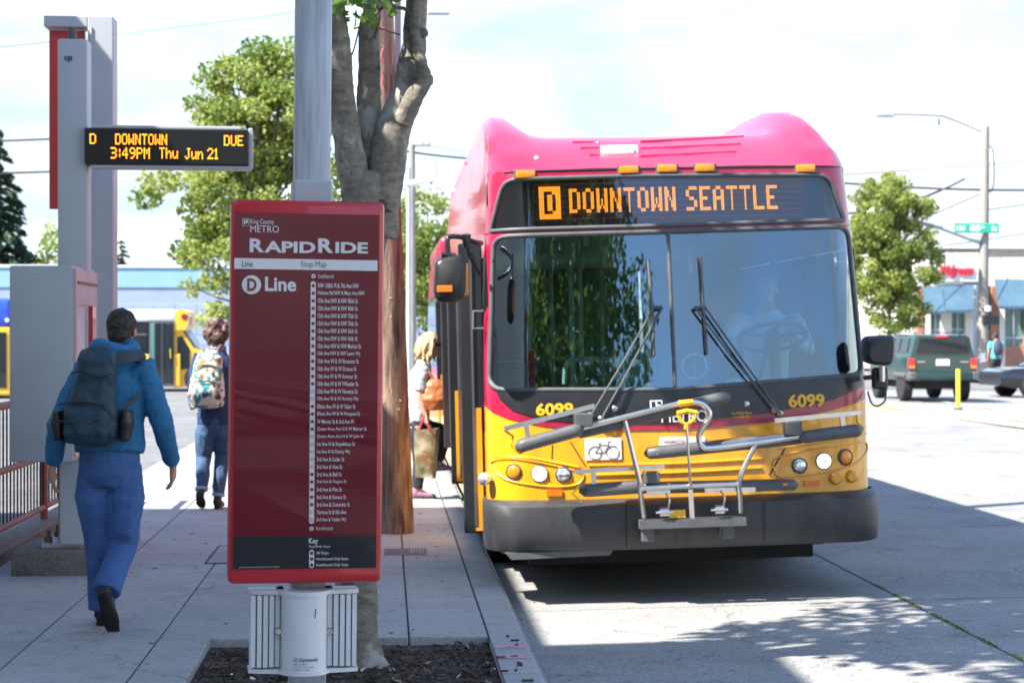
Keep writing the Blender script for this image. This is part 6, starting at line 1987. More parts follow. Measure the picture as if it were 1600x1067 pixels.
# --- man in the blue hoodie, seen from behind, mid-stride
g0 = on_z(170, 984, 0)
man = None
MS = 3000 / g0.y * 0.998
def mp_(px, py, y=0.0): return V((px - 170) / MS * (1 + y / g0.y), y, (984 - py) / MS * (1 + y / g0.y) - y * 1.63 / g0.y)
hoodie = pm('blue_hoodie_fleece', (0.024, 0.15, 0.30), 0.9, var=0.15, scale=40, bump=0.15, bscale=300)
bluepants = pm('blue_cotton_trousers', (0.05, 0.12, 0.30), 0.85, var=0.14, scale=9, bump=0.15, bscale=200)
J = dict(head=mp_(184, 523, 0.16), face=V(0.12, 1, -0.12), neck=mp_(178, 562, 0.08), chest=mp_(174, 612, 0.03), pelvis=mp_(172, 716, -0.02),
         shL=mp_(131, 590, 0.03), elL=mp_(95, 668, -0.04), wrL=mp_(82, 731, 0.06), hdL=V(0.0, 0.12, -1), pnL=V(0.9, 0.3, 0), thL=1,
         shR=mp_(224, 585, 0.03), elR=mp_(254, 672, -0.02), wrR=mp_(262, 731, 0.16), hdR=V(-0.05, 0.5, -0.8), pnR=V(-0.9, 0.2, 0), thR=-1,
         hipL=mp_(148, 745, 0.0), knL=mp_(150, 850, 0.14), anL=mp_(152, 950, 0.20), toL=V(-0.065, 0.42, 0.03), heL=V(-0.065, 0.16, 0.02),
         hipR=mp_(197, 745, 0.0), knR=mp_(187, 855, 0.08), anR=mp_(171, 926, -0.12), toR=V(0.03, -0.05, 0.015), heR=V(-0.005, -0.19, 0.22),
         shsR=V(1, 0.1, 0.0), bulk=1.12, legw=1.08, flare=1.15, leglen=1.0)
man = person('person', 'man in blue hoodie and blue trousers walking away along the pavement', (g0.x, g0.y, 0), 0, J,
             dict(top=hoodie, legs=bluepants, hair=pm('dark_brown_hair', (0.022, 0.015, 0.012), 0.6, var=0.4, scale=60), skin=SKIN), k=0.98, voxel=0.006, hair='short', hood=True, hem=0.02)
# his backpack
bpk = thing('backpack', 'dark navy backpack slung low on the man in the blue hoodie', 'backpack', (g0.x, g0.y, 0))
navy = pm('navy_nylon', (0.010, 0.038, 0.062), 0.6, var=0.25, scale=20, bump=0.2, bscale=120)
def bk(px, py, y=0.0): return mp_(px, py, y)
b = MB()
b.loft([(bk(160, 553, -0.16), 0.085, 0.05, 0.9), (bk(160, 570, -0.19), 0.105, 0.07, 0.85), (bk(157, 605, -0.19), 0.115, 0.075, 0.85), (bk(153, 645, -0.20), 0.142, 0.085, 0.8), (bk(150, 680, -0.20), 0.145, 0.085, 0.8), (bk(149, 697, -0.19), 0.12, 0.065, 0.85)], n=24)
me = remesh(b, 0.009, 3); ruffle(me, 0.014, 8, 11); ruffle(me, 0.005, 28, 12); link('bag_body', me, navy, bpk)
b = MB()
b.loft([(bk(148, 640, -0.26), 0.10, 0.03, 0.8), (bk(147, 650, -0.265), 0.12, 0.045, 0.8), (bk(146, 680, -0.265), 0.122, 0.048, 0.8), (bk(146, 695, -0.25), 0.105, 0.035, 0.85)], n=22)
me = remesh(b, 0.008, 3); ruffle(me, 0.006, 14, 13); link('front_pocket', me, navy, bpk)
for q, px in ((-1, 100), (1, 205)):
    b = MB(); b.loft([(bk(px, 645, -0.18), 0.03, 0.06), (bk(px, 665, -0.18), 0.042, 0.07), (bk(px + 2 * q * -2, 692, -0.18), 0.03, 0.06)], n=14); me = remesh(b, 0.008, 2); ruffle(me, 0.005, 20, 14); link('side_pocket', me, M['black'], bpk)
for pts, r in (([(123, 590), (140, 585), (165, 594), (186, 590), (190, 600)], 0.004), ([(104, 637), (130, 632), (170, 636), (178, 646)], 0.005), ([(106, 661), (146, 666), (170, 660)], 0.004)):
    b = MB(); b.tube(smooth_path([bk(x, y, -0.308 if y > 645 else (-0.292 if y > 625 else -0.272)) for x, y in pts], 5), r, n=6); b.build('zip', M['black'], bpk)
for pts, yy in (([(186, 566), (203, 563), (216, 561), (222, 570)], [-0.13, -0.10, -0.04, 0.08]), ([(140, 566), (130, 572), (128, 580)], [-0.12, -0.06, 0.06])):
    b = MB(); b.tube(smooth_path([bk(x, y, d) for (x, y), d in zip(pts, yy)], 5), 1, n=4, sq=(0.012, 0.065)); b.build('shoulder_strap', navy, bpk, smooth=60)
b = MB(); b.tube(smooth_path([bk(196, 648, -0.17), bk(210, 634, -0.15), bk(222, 622, -0.08)], 4), 1, n=4, sq=(0.008, 0.022)); b.build('lower_strap', M['black'], bpk)
b = MB(); b.tube(smooth_path([bk(150, 556, -0.15), bk(152, 549, -0.15), bk(168, 549, -0.15), bk(171, 556, -0.15)], 4), 0.010, n=8); b.build('grab_loop', navy, bpk)

# --- woman with the patterned backpack
g1 = on_z(334, 795, 0)
WS = 3000 / g1.y * 0.998
def wp(px, py, y=0.0): return V((px - 334) / WS * (1 + y / g1.y), y, (795 - py) / WS * (1 + y / g1.y) - y * 1.63 / g1.y)
denim = pm('blue_denim', (0.045, 0.095, 0.19), 0.85, var=0.25, scale=14, bump=0.1, bscale=250)
J = dict(head=wp(338, 520, 0.05), face=V(0.1, 1, -0.05), neck=wp(338, 548, 0.02), chest=wp(338, 585, 0.0), pelvis=wp(336, 655, 0),
         shL=wp(309, 563, 0), elL=wp(303, 610, 0.02), wrL=wp(312, 640, 0.2), shR=wp(368, 563, 0), elR=wp(375, 612, 0.02), wrR=wp(366, 640, 0.2),
         hipL=wp(323, 662, 0), knL=wp(318, 715, 0.04), anL=wp(316, 770, -0.08), toL=V(-0.115, 0.03, 0.03), heL=V(-0.125, -0.14, 0.13),
         hipR=wp(350, 662, 0), knR=wp(346, 715, 0.08), anR=wp(340, 780, 0.02), toR=V(0.05, 0.19, 0.03), heR=V(0.03, -0.03, 0.02), bulk=1.0, legw=0.98, flare=0.9, leglen=0.85)
wn = person('person', 'woman in navy top and rolled jeans walking beside the map sign', (g1.x, g1.y, 0), 0, J,
            dict(top=pm('navy_jacket', (0.022, 0.045, 0.12), 0.85, var=0.15, scale=25), legs=denim, hair=pm('brown_curls', (0.06, 0.03, 0.022), 0.55, var=0.6, scale=40, col2=(0.14, 0.075, 0.05))), k=0.96, voxel=0.009, hair='curly')
for q in 'LR':
    an, kn = J['an' + q], J['kn' + q]
    e = kn.lerp(an, 0.85); b = MB(); b.tube([e, kn.lerp(an, 0.93)], 0.062, n=14); b.build('rolled_cuff', pm('pale_denim', (0.28, 0.36, 0.45), 0.9), wn)
bp2 = thing('backpack', 'teal and cream patterned backpack worn by the woman beside the map sign', 'backpack', (g1.x, g1.y, 0))
def pattern_mat():
    m, t, bs = nodes('woven_pattern')
    tc_ = t.nodes.new('ShaderNodeTexCoord')
    mp2 = t.nodes.new('ShaderNodeMapping'); mp2.inputs['Scale'].default_value = (30, 14, 22); mp2.inputs['Rotation'].default_value = (0, 0.5, 0)
    v = t.nodes.new('ShaderNodeTexVoronoi'); v.inputs['Scale'].default_value = 1.0; v.distance = 'CHEBYCHEV'
    r = t.nodes.new('ShaderNodeValToRGB'); r.color_ramp.interpolation = 'CONSTANT'
    el = r.color_ramp.elements
    el[0].position = 0; el[0].color = (0.62, 0.60, 0.50, 1); el[1].position = 0.42; el[1].color = (0.05, 0.26, 0.30, 1)
    for p_, c_ in ((0.58, (0.60, 0.58, 0.48, 1)), (0.78, (0.05, 0.06, 0.07, 1)), (0.9, (0.30, 0.20, 0.10, 1))):
        e = el.new(p_); e.color = c_
    sx_ = t.nodes.new('ShaderNodeSeparateColor')
    t.links.new(tc_.outputs['Object'], mp2.inputs['Vector']); t.links.new(mp2.outputs['Vector'], v.inputs['Vector'])
    t.links.new(v.outputs['Color'], sx_.inputs['Color']); t.links.new(sx_.outputs['Red'], r.inputs['Fac']); t.links.new(r.outputs['Color'], bs.inputs['Base Color'])
    bs.inputs['Roughness'].default_value = 0.8
    return m
pat = pattern_mat()
b = MB(); b.loft([(wp(331, 551, -0.16), 0.07, 0.05, 0.8), (wp(330, 560, -0.18), 0.115, 0.07, 0.75), (wp(327, 590, -0.2), 0.15, 0.09, 0.75), (wp(326, 622, -0.2), 0.17, 0.10, 0.75), (wp(327, 637, -0.18), 0.15, 0.08, 0.8)], n=22)
me = remesh(b, 0.01, 3); ruffle(me, 0.008, 9, 21); link('bag_body', me, pat, bp2)
b = MB(); b.loft([(wp(326, 604, -0.28), 0.10, 0.03), (wp(325, 620, -0.29), 0.125, 0.05), (wp(326, 634, -0.27), 0.11, 0.035)], n=20)
me = remesh(b, 0.01, 3); ruffle(me, 0.005, 14, 22); link('front_pocket', me, pat, bp2)
for pts in ([(302, 600), (325, 597), (350, 603)], [(306, 578), (328, 572), (346, 578)]):
    b = MB(); b.tube(smooth_path([wp(x, y, -0.305 if y > 590 else -0.275) for x, y in pts], 5), 0.006, n=6); b.build('zip', M['black'], bp2)
for x0_, x1_ in ((322, 316), (342, 352)):
    b = MB(); b.tube(smooth_path([wp(x0_, 556, -0.14), wp((x0_ + x1_) / 2, 545, -0.08), wp(x1_, 549, 0.05)], 5), 1, n=4, sq=(0.012, 0.055)); b.build('shoulder_strap', pm('grey_strap', (0.16, 0.13, 0.13), 0.8), bp2, smooth=60)
b = MB(); b.loft([(wp(305, 612, -0.17), 0.02, 0.05), (wp(302, 628, -0.17), 0.03, 0.06), (wp(305, 640, -0.16), 0.025, 0.05)], n=12); b.build('side_pocket', M['black'], bp2)

# --- blonde woman stepping up into the bus
g2 = on_z(668, 777, 0)
BS = 3000 / g2.y * 0.998
def bo(px, py, y=0.0): return V((px - 668) / BS * (1 + y / g2.y), y, (777 - py) / BS * (1 + y / g2.y) - y * 1.63 / g2.y)
J = dict(head=bo(672, 538, 0), face=V(0.95, -0.3, -0.2), side=V(0.25, -1, 0), neck=bo(663, 566, 0), chest=bo(655, 600, 0), pelvis=bo(652, 660, 0),
         shL=bo(650, 582, 0.17), elL=bo(672, 615, 0.22), wrL=bo(690, 600, 0.2), shR=bo(660, 580, -0.17), elR=bo(655, 622, -0.22), wrR=bo(664, 648, -0.24), hdR=V(0.1, 0, -1), pnR=V(0.9, 0.3, 0), curl=1.0,
         hipL=bo(655, 665, 0.08), knL=bo(698, 675, 0.1), anL=bo(684, 722, 0.1), toL=bo(703, 732, 0.1), heL=bo(678, 734, 0.1),
         hipR=bo(652, 665, -0.09), knR=bo(655, 720, -0.1), anR=bo(652, 765, -0.1), toR=bo(676, 776, -0.12), heR=bo(646, 776, -0.1), shsL=V(0.0, -1, 0), shsR=V(0.1, -1, 0), bulk=0.95, legw=0.9, leglen=0.95)
wb_ = person('person', 'blonde woman in dark trousers stepping up into the bus', (g2.x, g2.y, 0), 0, J,
             dict(top=pm('white_blue_top', (0.30, 0.36, 0.48), 0.85, var=0.6, scale=14, col2=(0.72, 0.72, 0.74)), legs=pm('black_trousers', (0.010, 0.012, 0.022), 0.8, var=0.3), hair=pm('blonde_hair', (0.42, 0.27, 0.11), 0.5, var=0.4, scale=40, col2=(0.70, 0.50, 0.25)),
                  shoe=pm('mauve_shoe', (0.25, 0.12, 0.2), 0.7)), k=0.93, voxel=0.009, hair='long', sleeve=0.75, hem=-0.02)
b = MB()
m_, s_, f_, u_ = add_head(MB(), J['head'], J['face'], V(0, 0, 1), 0.93)
for q in (-1, 1): b.ball(J['head'] + f_ * 0.088 + s_ * q * 0.03 + u_ * 0.012, (0.024, 0.02, 0.018), 10)
b.tube([J['head'] + f_ * 0.09 - s_ * 0.05 + u_ * 0.012, J['head'] + f_ * 0.095 + u_ * 0.014, J['head'] + f_ * 0.09 + s_ * 0.05 + u_ * 0.012], 0.005, n=6); b.build('sunglasses', M['black'], wb_)
bag = thing('handbag', 'tan brown leather handbag on the shoulder of the blonde woman', 'handbag', (g2.x, g2.y, 0))
tan = pm('tan_leather', (0.36, 0.115, 0.035), 0.45, var=0.25, scale=12, bump=0.2, bscale=40)
b = MB(); b.loft([(bo(684, 594, -0.18), 0.09, 0.03), (bo(680, 605, -0.2), 0.13, 0.06), (bo(679, 625, -0.21), 0.165, 0.08), (bo(680, 640, -0.2), 0.13, 0.06)], n=20); me = remesh(b, 0.01, 3); ruffle(me, 0.010, 11, 31); link('bag_body', me, tan, bag)
for dx in (0, 10):
    b = MB(); b.tube(smooth_path([bo(668 + dx * 1.4, 605, -0.2), bo(662 + dx, 585, -0.2), bo(658 + dx * 0.3, 572, -0.17)], 5), 0.012, n=8); b.build('bag_handle', tan, bag)
tote = thing('tote_bag', 'green printed shopping tote hanging from the blonde woman\'s hand', 'tote bag', (g2.x, g2.y, 0))
M['tote'] = pm('printed_tote', (0.10, 0.22, 0.05), 0.6, var=0.5, scale=8, col2=(0.62, 0.60, 0.50), dirt=(0.20, 0.12, 0.06), dscale=5, dpos=(0.5, 0.6))
a = [bo(646, 672, -0.3), bo(681, 670, -0.26), bo(675, 748, -0.26), bo(648, 745, -0.3)]
b = MB(); d = V(0.04, 0.16, 0)
b._add(a + [q + d for q in a], [(0, 1, 2, 3), (4, 5, 6, 7), (1, 2, 6, 5), (2, 3, 7, 6), (3, 0, 4, 7)]); bmesh.ops.subdivide_edges(b.bm, edges=b.bm.edges[:], cuts=4, use_grid_fill=True)
for v in b.bm.verts: v.co += V(0.01 * noise.noise(v.co * 9), 0.02 * noise.noise(v.co * 8 + V(3, 0, 0)), 0)
b.build('bag_body', M['tote'], tote, smooth=60)
for dx in (0, 16):
    b = MB(); b.tube(smooth_path([bo(654 + dx, 672, -0.28), bo(660 + dx * 0.4, 655, -0.26), bo(664, 645, -0.25)], 4), 0.009, n=6); b.build('bag_handle', pm('red_strap', (0.4, 0.03, 0.05), 0.7), tote)

# --- the driver, seated behind the windshield (bus space, then moved with the bus)
def dr_(px, py, yo): return bp(px, py, yo)
D0 = dr_(1196, 600, 1.35)
def dv(px, py, yo):
    p = dr_(px, py, yo); return V(p.x - D0.x, p.y - 1.35, p.z - 0.45)
J = dict(head=dv(1197, 452, 1.25), face=V(-0.25, -1, -0.3), side=V(-1, 0, 0), neck=dv(1198, 484, 1.35), chest=dv(1198, 515, 1.42), pelvis=V(0, 0.08, 0.55),
         shL=dv(1243, 503, 1.38), elL=dv(1262, 545, 1.2), wrL=dv(1240, 528, 0.95), shR=dv(1152, 503, 1.38), elR=dv(1132, 545, 1.2), wrR=dv(1163, 530, 0.95),
         hipL=V(0.1, 0.05, 0.55), knL=V(0.14, -0.4, 0.58), anL=V(0.14, -0.45, 0.15), toL=V(0.14, -0.6, 0.06), hipR=V(-0.1, 0.05, 0.55), knR=V(-0.14, -0.4, 0.58), anR=V(-0.14, -0.45, 0.15), toR=V(-0.14, -0.6, 0.06),
         pnL=V(0, 0, -1), pnR=V(0, 0, -1), hdL=V(-0.3, -1, 0.1), hdR=V(0.3, -1, 0.1), curl=0.9)
Mw = wm(bus) @ Matrix.Translation((D0.x, 1.35, 0.45))
drv = person('person', 'bus driver in light blue shirt at the steering wheel behind the windshield', Mw.translation, 0, J,
             dict(top=pm('light_blue_shirt', (0.45, 0.65, 0.85), 0.8, var=0.06), legs=pm('navy_trousers', (0.02, 0.025, 0.05), 0.8), hair=pm('grey_hair', (0.18, 0.15, 0.12), 0.6, var=0.3)), k=0.98, voxel=0.011, hair='short')
drv.rotation_euler = (0, R(-1.35), 0)
b = MB(); b.tube(smooth_path([J['shL'] + V(-0.02, -0.12, 0.04), J['chest'] + V(0, -0.16, -0.02), J['pelvis'] + V(-0.12, -0.14, 0.12)], 5), 1, n=4, sq=(0.05, 0.01)); b.build('seat_belt', M['black'], drv)

# --- far pedestrian by the signal pole
g3 = on_z(1556, 602, -0.03)
PS = 3000 / g3.y
def fp(px, py, y=0.0): return V((px - 1556) / PS, y, (602 - py) / PS)
J = dict(head=V(0, 0.04, 1.60), face=V(0.1, 1, 0), neck=V(0, 0, 1.46), chest=V(0, 0, 1.25), pelvis=V(0, 0, 0.92), shL=V(-0.19, 0, 1.38), elL=V(-0.25, -0.02, 1.1), wrL=V(-0.24, 0.08, 0.86), shR=V(0.19, 0, 1.38), elR=V(0.25, 0.02, 1.1), wrR=V(0.23, 0.1, 0.86),
         hipL=V(-0.09, 0, 0.88), knL=V(-0.1, 0.06, 0.48), anL=V(-0.1, -0.14, 0.1), toL=V(-0.1, 0.02, 0.03), hipR=V(0.09, 0, 0.88), knR=V(0.09, 0.12, 0.48), anR=V(0.09, 0.14, 0.1), toR=V(0.09, 0.3, 0.03), leglen=0.5)
person('person', 'distant pedestrian in teal shirt and dark shorts by the far signal pole', (g3.x, g3.y, -0.03), 0, J,
       dict(top=pm('teal_shirt', (0.10, 0.42, 0.40), 0.8), legs=pm('black_shorts', (0.02, 0.02, 0.025), 0.8), hair=pm('dark_hair', (0.03, 0.02, 0.015), 0.6), shoe=pm('orange_shoe', (0.5, 0.12, 0.05), 0.6)), k=1.0, voxel=0.016, hair='short', sleeve=0.7)
bk3 = thing('backpack', 'dark backpack on the distant pedestrian in teal', 'backpack', (g3.x, g3.y, -0.03))
b = MB(); b.loft([(V(0, -0.16, 1.45), 0.09, 0.05), (V(0, -0.2, 1.36), 0.14, 0.09), (V(0, -0.2, 1.1), 0.15, 0.1), (V(0, -0.17, 1.0), 0.12, 0.07)], n=16); b.build('bag_body', pm('slate_nylon', (0.05, 0.04, 0.07), 0.7), bk3, smooth=60)
for s in (-1, 1):
    b = MB(); b.tube(smooth_path([V(0.08 * s, -0.13, 1.42), V(0.11 * s, -0.02, 1.52), V(0.12 * s, 0.14, 1.40)], 4), 1, n=4, sq=(0.012, 0.05)); b.build('shoulder_strap', M['black'], bk3)
# ================================================================== vehicles
TYRE = pm('tyre_rubber', (0.018, 0.018, 0.018), 0.85, var=0.2)
def car_wheel(root, x, y, r, w, face):
    b = MB(); b.lathe([(r * 0.62, -w / 2), (r * 0.92, -w / 2), (r, -w * 0.38), (r, w * 0.38), (r * 0.92, w / 2), (r * 0.62, w / 2)], (x, y, r), 28, 'X')
    t = b.build('wheel', TYRE, root)
    b = MB(); f = face * w * 0.42
    b.lathe([(r * 0.64, f * 1.05), (r * 0.6, f), (r * 0.45, f * 0.7), (r * 0.2, f * 0.8), (r * 0.15, f * 1.1)], (x, y, r), 20, 'X')
    for k in range(5):
        a = 2 * PI * k / 5
        b.bar([(x + f * 0.95, y + 0.15 * r * math.cos(a), r + 0.15 * r * math.sin(a)), (x + f * 0.95, y + 0.6 * r * math.cos(a), r + 0.6 * r * math.sin(a))], 0.05, 0.03)
    b.build('rim', M['steel'], t)
# --- dark green SUV (its rear to us)
pg = on_road(1473, 628)
suv = thing('parked_suv', 'dark green boxy SUV seen from behind across the street', 'car', (pg.x, pg.y, road_z(pg.x)), (0, 0, R(0)))
green = pm('dark_green_paint', (0.006, 0.034, 0.027), 0.3, var=0.1, coat=0.6)
hw = 0.86
def body_loft(root, name, stations, mat, sm=40):
    """stations: (y, [(half width, z) from bottom to top])"""
    b = MB(); rows_ = []
    for y, pr in stations:
        pts = [(-x, z) for x, z in pr] + [(x, z) for x, z in reversed(pr)]
        rows_.append([b.bm.verts.new((x, y, z)) for x, z in pts])
    for A, B_ in zip(rows_, rows_[1:]):
        for k in range(len(A)): b.bm.faces.new((A[k], A[(k + 1) % len(A)], B_[(k + 1) % len(A)], B_[k]))
    b.bm.faces.new(rows_[0]); b.bm.faces.new(rows_[-1])
    return b.build(name, mat, root, smooth=sm)
lowp_ = [(hw - 0.06, 0.52), (hw, 0.6), (hw, 0.95), (hw - 0.03, 1.1)]
body_loft(suv, 'body', [(0.0, [(hw - 0.05, 0.58), (hw - 0.02, 0.66), (hw - 0.02, 0.98), (hw - 0.05, 1.12)]), (0.06, lowp_), (3.1, lowp_), (4.05, [(hw - 0.1, 0.55), (hw - 0.04, 0.65), (hw - 0.06, 0.95), (hw - 0.12, 1.08)])], green)
cab = [(hw - 0.03, 1.1), (hw - 0.06, 1.2), (hw - 0.16, 1.62), (hw - 0.26, 1.68)]
body_loft(suv, 'cabin', [(0.03, [(hw - 0.05, 1.115), (hw - 0.08, 1.2), (hw - 0.18, 1.60), (hw - 0.27, 1.65)]), (0.25, cab), (2.3, cab), (2.95, [(hw - 0.1, 1.1), (hw - 0.1, 1.12), (hw - 0.12, 1.14), (hw - 0.2, 1.15)])], green)
b = MB(); b._add([V(-0.66, 0.012, 1.2), V(0.66, 0.012, 1.2), V(0.56, 0.002, 1.57), V(-0.56, 0.002, 1.57)], [(0, 1, 2, 3)])
r_ = bmesh.ops.extrude_face_region(b.bm, geom=b.bm.faces[:])
for v in r_['geom']:
    if isinstance(v, bmesh.types.BMVert): v.co.y += 0.04
for v in b.bm.verts: v.co.y -= 0.0
b.build('rear_window', M['dark_glass'], suv, smooth=0)
for s in (-1, 1):
    for (y0, y1) in ((0.35, 1.05), (1.12, 1.7), (1.78, 2.35)):
        b = MB(); b._add([V(s * (hw - 0.055), y0, 1.22), V(s * (hw - 0.055), y1, 1.22), V(s * (hw - 0.145), y1 - 0.05, 1.58), V(s * (hw - 0.145), y0 + 0.05, 1.58)], [(0, 1, 2, 3)])
        r_ = bmesh.ops.extrude_face_region(b.bm, geom=b.bm.faces[:])
        for v in r_['geom']:
            if isinstance(v, bmesh.types.BMVert): v.co.x += 0.012 * s
        b.build('side_window', M['dark_glass'], suv, smooth=0)
    b = MB(); b.box((s * (hw - 0.16), -0.04, 0.82), (s * (hw + 0.004), 0.1, 1.08), bev=0.02); tl2 = b.build('tail_light', pm('red_lens', (0.55, 0.015, 0.02), 0.25, coat=0.4), suv)
    b = MB(); b.box((s * (hw - 0.15), -0.045, 0.835), (s * (hw - 0.01), -0.03, 0.90), bev=0.005); b.build('indicator', M['amber'], tl2)
    b = MB(); b.tube([(s * (hw - 0.28), 0.3, 1.72), (s * (hw - 0.28), 2.2, 1.72)], 0.02, n=6); b.build('roof_rail', M['black'], suv)
    b = MB(); b.box((s * hw, 2.2, 1.1), (s * (hw + 0.2), 2.3, 1.25), bev=0.03); b.build('wing_mirror', M['black'], suv)
    for y in (0.85, 3.3): car_wheel(suv, s * 0.73, y, 0.37, 0.25, s)
    b = MB(); b.box((s * (hw - 0.03), 0.3, 0.60), (s * (hw + 0.05), 1.4, 0.72), bev=0.03); b.build('wheel_flare', M['grey_plastic'], suv)
b = MB(); b.box((-hw + 0.02, -0.16, 0.56), (hw - 0.02, 0.02, 0.74), bev=0.03, seg=2); b.build('rear_bumper', green, suv)
for s in (-1, 1):
    b = MB(); b.box((s * (hw - 0.16), -0.17, 0.55), (s * (hw + 0.02), 0.2, 0.75), bev=0.03); b.build('bumper_end', M['grey_plastic'], suv)
b = MB(); b.box((-0.17, -0.02, 0.90), (0.17, 0.0, 1.06), bev=0.004); b.build('licence_plate', pm('plate_bluewhite', (0.62, 0.66, 0.75), 0.4), suv)
b = MB(); b.box((-0.17, -0.01, 1.60), (0.13, 0.06, 1.65), bev=0.008); b.build('brake_light', pm('red_lamp', (0.7, 0.05, 0.06), 0.3), suv)
b = MB(); b.tube([(0.0, -0.02, 1.18), (0.35, -0.03, 1.24)], 0.012, n=6); b.build('rear_wiper', M['black'], suv)
for x in (-0.55, 0.55): b = MB(); b.box((x - 0.1, -0.012, 0.98), (x + 0.1, 0.0, 1.01)); b.build('badge', M['steel'], suv)
b = MB(); b.box((-0.6, 0.3, 0.32), (0.6, 3.6, 0.55)); b.build('underbody', M['dark'], suv)
# --- black car at the right edge
pg = on_road(1612, 630)
ccar = thing('parked_car', 'shiny black car cut off by the right edge of the picture', 'car', (at_y(1662, 560, 52).x, 52, road_z(19)), (0, 0, R(-82)))
blk = pm('black_car_paint', (0.008, 0.009, 0.012), 0.15, var=0.1, coat=0.8)
lw_ = [(0.80, 0.28), (0.88, 0.4), (0.89, 0.68), (0.84, 0.86)]
body_loft(ccar, 'body', [(-2.2, [(0.6, 0.35), (0.68, 0.45), (0.68, 0.62), (0.58, 0.72)]), (-1.9, [(0.75, 0.28), (0.84, 0.4), (0.84, 0.7), (0.75, 0.8)]), (-1.0, lw_), (1.6, lw_), (2.2, [(0.7, 0.35), (0.8, 0.45), (0.8, 0.75), (0.7, 0.9)])], blk)
body_loft(ccar, 'cabin', [(-1.0, [(0.80, 0.85), (0.78, 0.86), (0.76, 0.87), (0.7, 0.88)]), (-0.1, [(0.82, 0.86), (0.78, 1.0), (0.64, 1.36), (0.5, 1.40)]), (0.9, [(0.82, 0.86), (0.78, 1.0), (0.63, 1.37), (0.5, 1.42)]), (1.9, [(0.78, 0.86), (0.75, 0.88), (0.72, 0.9), (0.6, 0.92)])], M['dark_glass'])
b = MB(); b.box((-0.55, -0.1, 1.395), (0.55, 1.0, 1.44), bev=0.03); b.build('roof', blk, ccar)
for s in (-1, 1):
    for y in (-1.35, 1.35): car_wheel(ccar, s * 0.78, y, 0.32, 0.22, s)
    b = MB(); b.box((s * 0.84, -0.5, 0.88), (s * 1.02, -0.38, 1.0), bev=0.03); b.build('wing_mirror', blk, ccar)
    b = MB(); b.box((s * 0.5, -2.14, 0.55), (s * 0.7, -2.0, 0.68), bev=0.03); b.build('headlight', M['lens'], ccar)
# --- yellow minibus in the lot
pg = on_z(311, 612, -0.03)
mb = thing('minibus', 'yellow minibus with white roof and dark doors parked in the lot', 'minibus', (pg.x, pg.y, -0.03))
yel = pm('minibus_yellow', (0.80, 0.42, 0.03), 0.35, var=0.05, coat=0.4)
def mx_(px): return at_y(px, 560, pg.y).x - pg.x
def mz_(py): return at_y(250, py, pg.y).z + 0.03
W = 2.2
# nose to the right; length runs to the left
b = MB(); b.box((mx_(120), 0, mz_(604)), (mx_(282), W, mz_(553)), bev=0.03); b.build('lower_body', yel, mb)
b = MB(); b.box((mx_(120), 0.015, mz_(553)), (mx_(272), W - 0.015, mz_(503))); b.build('window_band', M['dark_glass'], mb, smooth=0)
b = MB(); b.box((mx_(118), -0.02, mz_(503)), (mx_(274), W + 0.02, mz_(484)), bev=0.06, seg=2); b.build('roof', M['white'], mb)
b = MB()
b.prism([(mx_(270), mz_(503)), (mx_(273), mz_(487)), (mx_(284), mz_(483)), (mx_(294), mz_(488)), (mx_(294), mz_(506)), (mx_(290), mz_(511)), (mx_(290), mz_(516)), (mx_(272), mz_(516))], 0.0, W, 'XZ'); b.build('roof_cap', yel, mb, smooth=30)
b = MB(); b.prism([(mx_(272), mz_(606)), (mx_(272), mz_(516)), (mx_(284), mz_(516)), (mx_(302), mz_(544)), (mx_(330), mz_(552)), (mx_(334), mz_(600)), (mx_(300), mz_(603))], 0.08, W - 0.08, 'XZ'); b.build('cab', yel, mb, smooth=30)
b = MB(); b.prism([(mx_(277), mz_(578)), (mx_(277), mz_(527)), (mx_(284), mz_(525)), (mx_(296), mz_(546)), (mx_(296), mz_(576))], 0.05, 0.079, 'XZ'); b.build('cab_window', M['dark_glass'], mb, smooth=0)
b = MB(); b._add([V(mx_(286), 0.2, mz_(517)), V(mx_(304), 0.2, mz_(543)), V(mx_(304), W - 0.2, mz_(543)), V(mx_(286), W - 0.2, mz_(517))], [(0, 1, 2, 3)])
for v in b.bm.verts: v.co += V(0.03, 0, 0.03)
b.build('windscreen', M['teal_glass'], mb, smooth=0)
b = MB(); b.box((mx_(233), -0.03, mz_(604)), (mx_(272), 0.012, mz_(501))); dr2 = b.build('door', M['rubber'], mb, smooth=0)
for xa, xb in ((235.5, 241.5), (243.5, 251), (254, 261.5), (263.5, 270)):
    w = MB(); w.box((mx_(xa), -0.045, mz_(598)), (mx_(xb), -0.031, mz_(505))); w.build('door_pane', M['teal_glass'] if xa < 240 else M['dark_glass'], dr2, smooth=0)
for xa, xb in ((190, 209), (211, 230), (165, 187)):
    w = MB(); w.box((mx_(xa), -0.012, mz_(545)), (mx_(xb), 0.014, mz_(506))); wi = w.build('window', M['dark_glass'], mb, smooth=0)
    w = MB(); w.box((mx_(xa), -0.02, mz_(524)), (mx_(xb), -0.0125, mz_(521))); w.build('window_bar', M['rubber'], wi, smooth=0)
b = MB(); b.cyl((mx_(288), -0.02, mz_(495)), (mx_(288), 0.05, mz_(495)), 0.09, 14); b.build('warning_lamp', pm('dark_red_lamp', (0.25, 0.02, 0.02), 0.3), mb)
b = MB(); b.tube(smooth_path([V(mx_(292), -0.05, mz_(493)), V(mx_(299), -0.15, mz_(494)), V(mx_(298), -0.2, mz_(508))], 4), 0.02, n=6); b.build('mirror_arm', M['black'], mb)
b = MB(); b.bar([V(mx_(266), -0.06, mz_(545)), V(mx_(267), -0.06, mz_(560))], 0.05, 0.02); b.build('grab_rail', M['post_yellow'], mb)
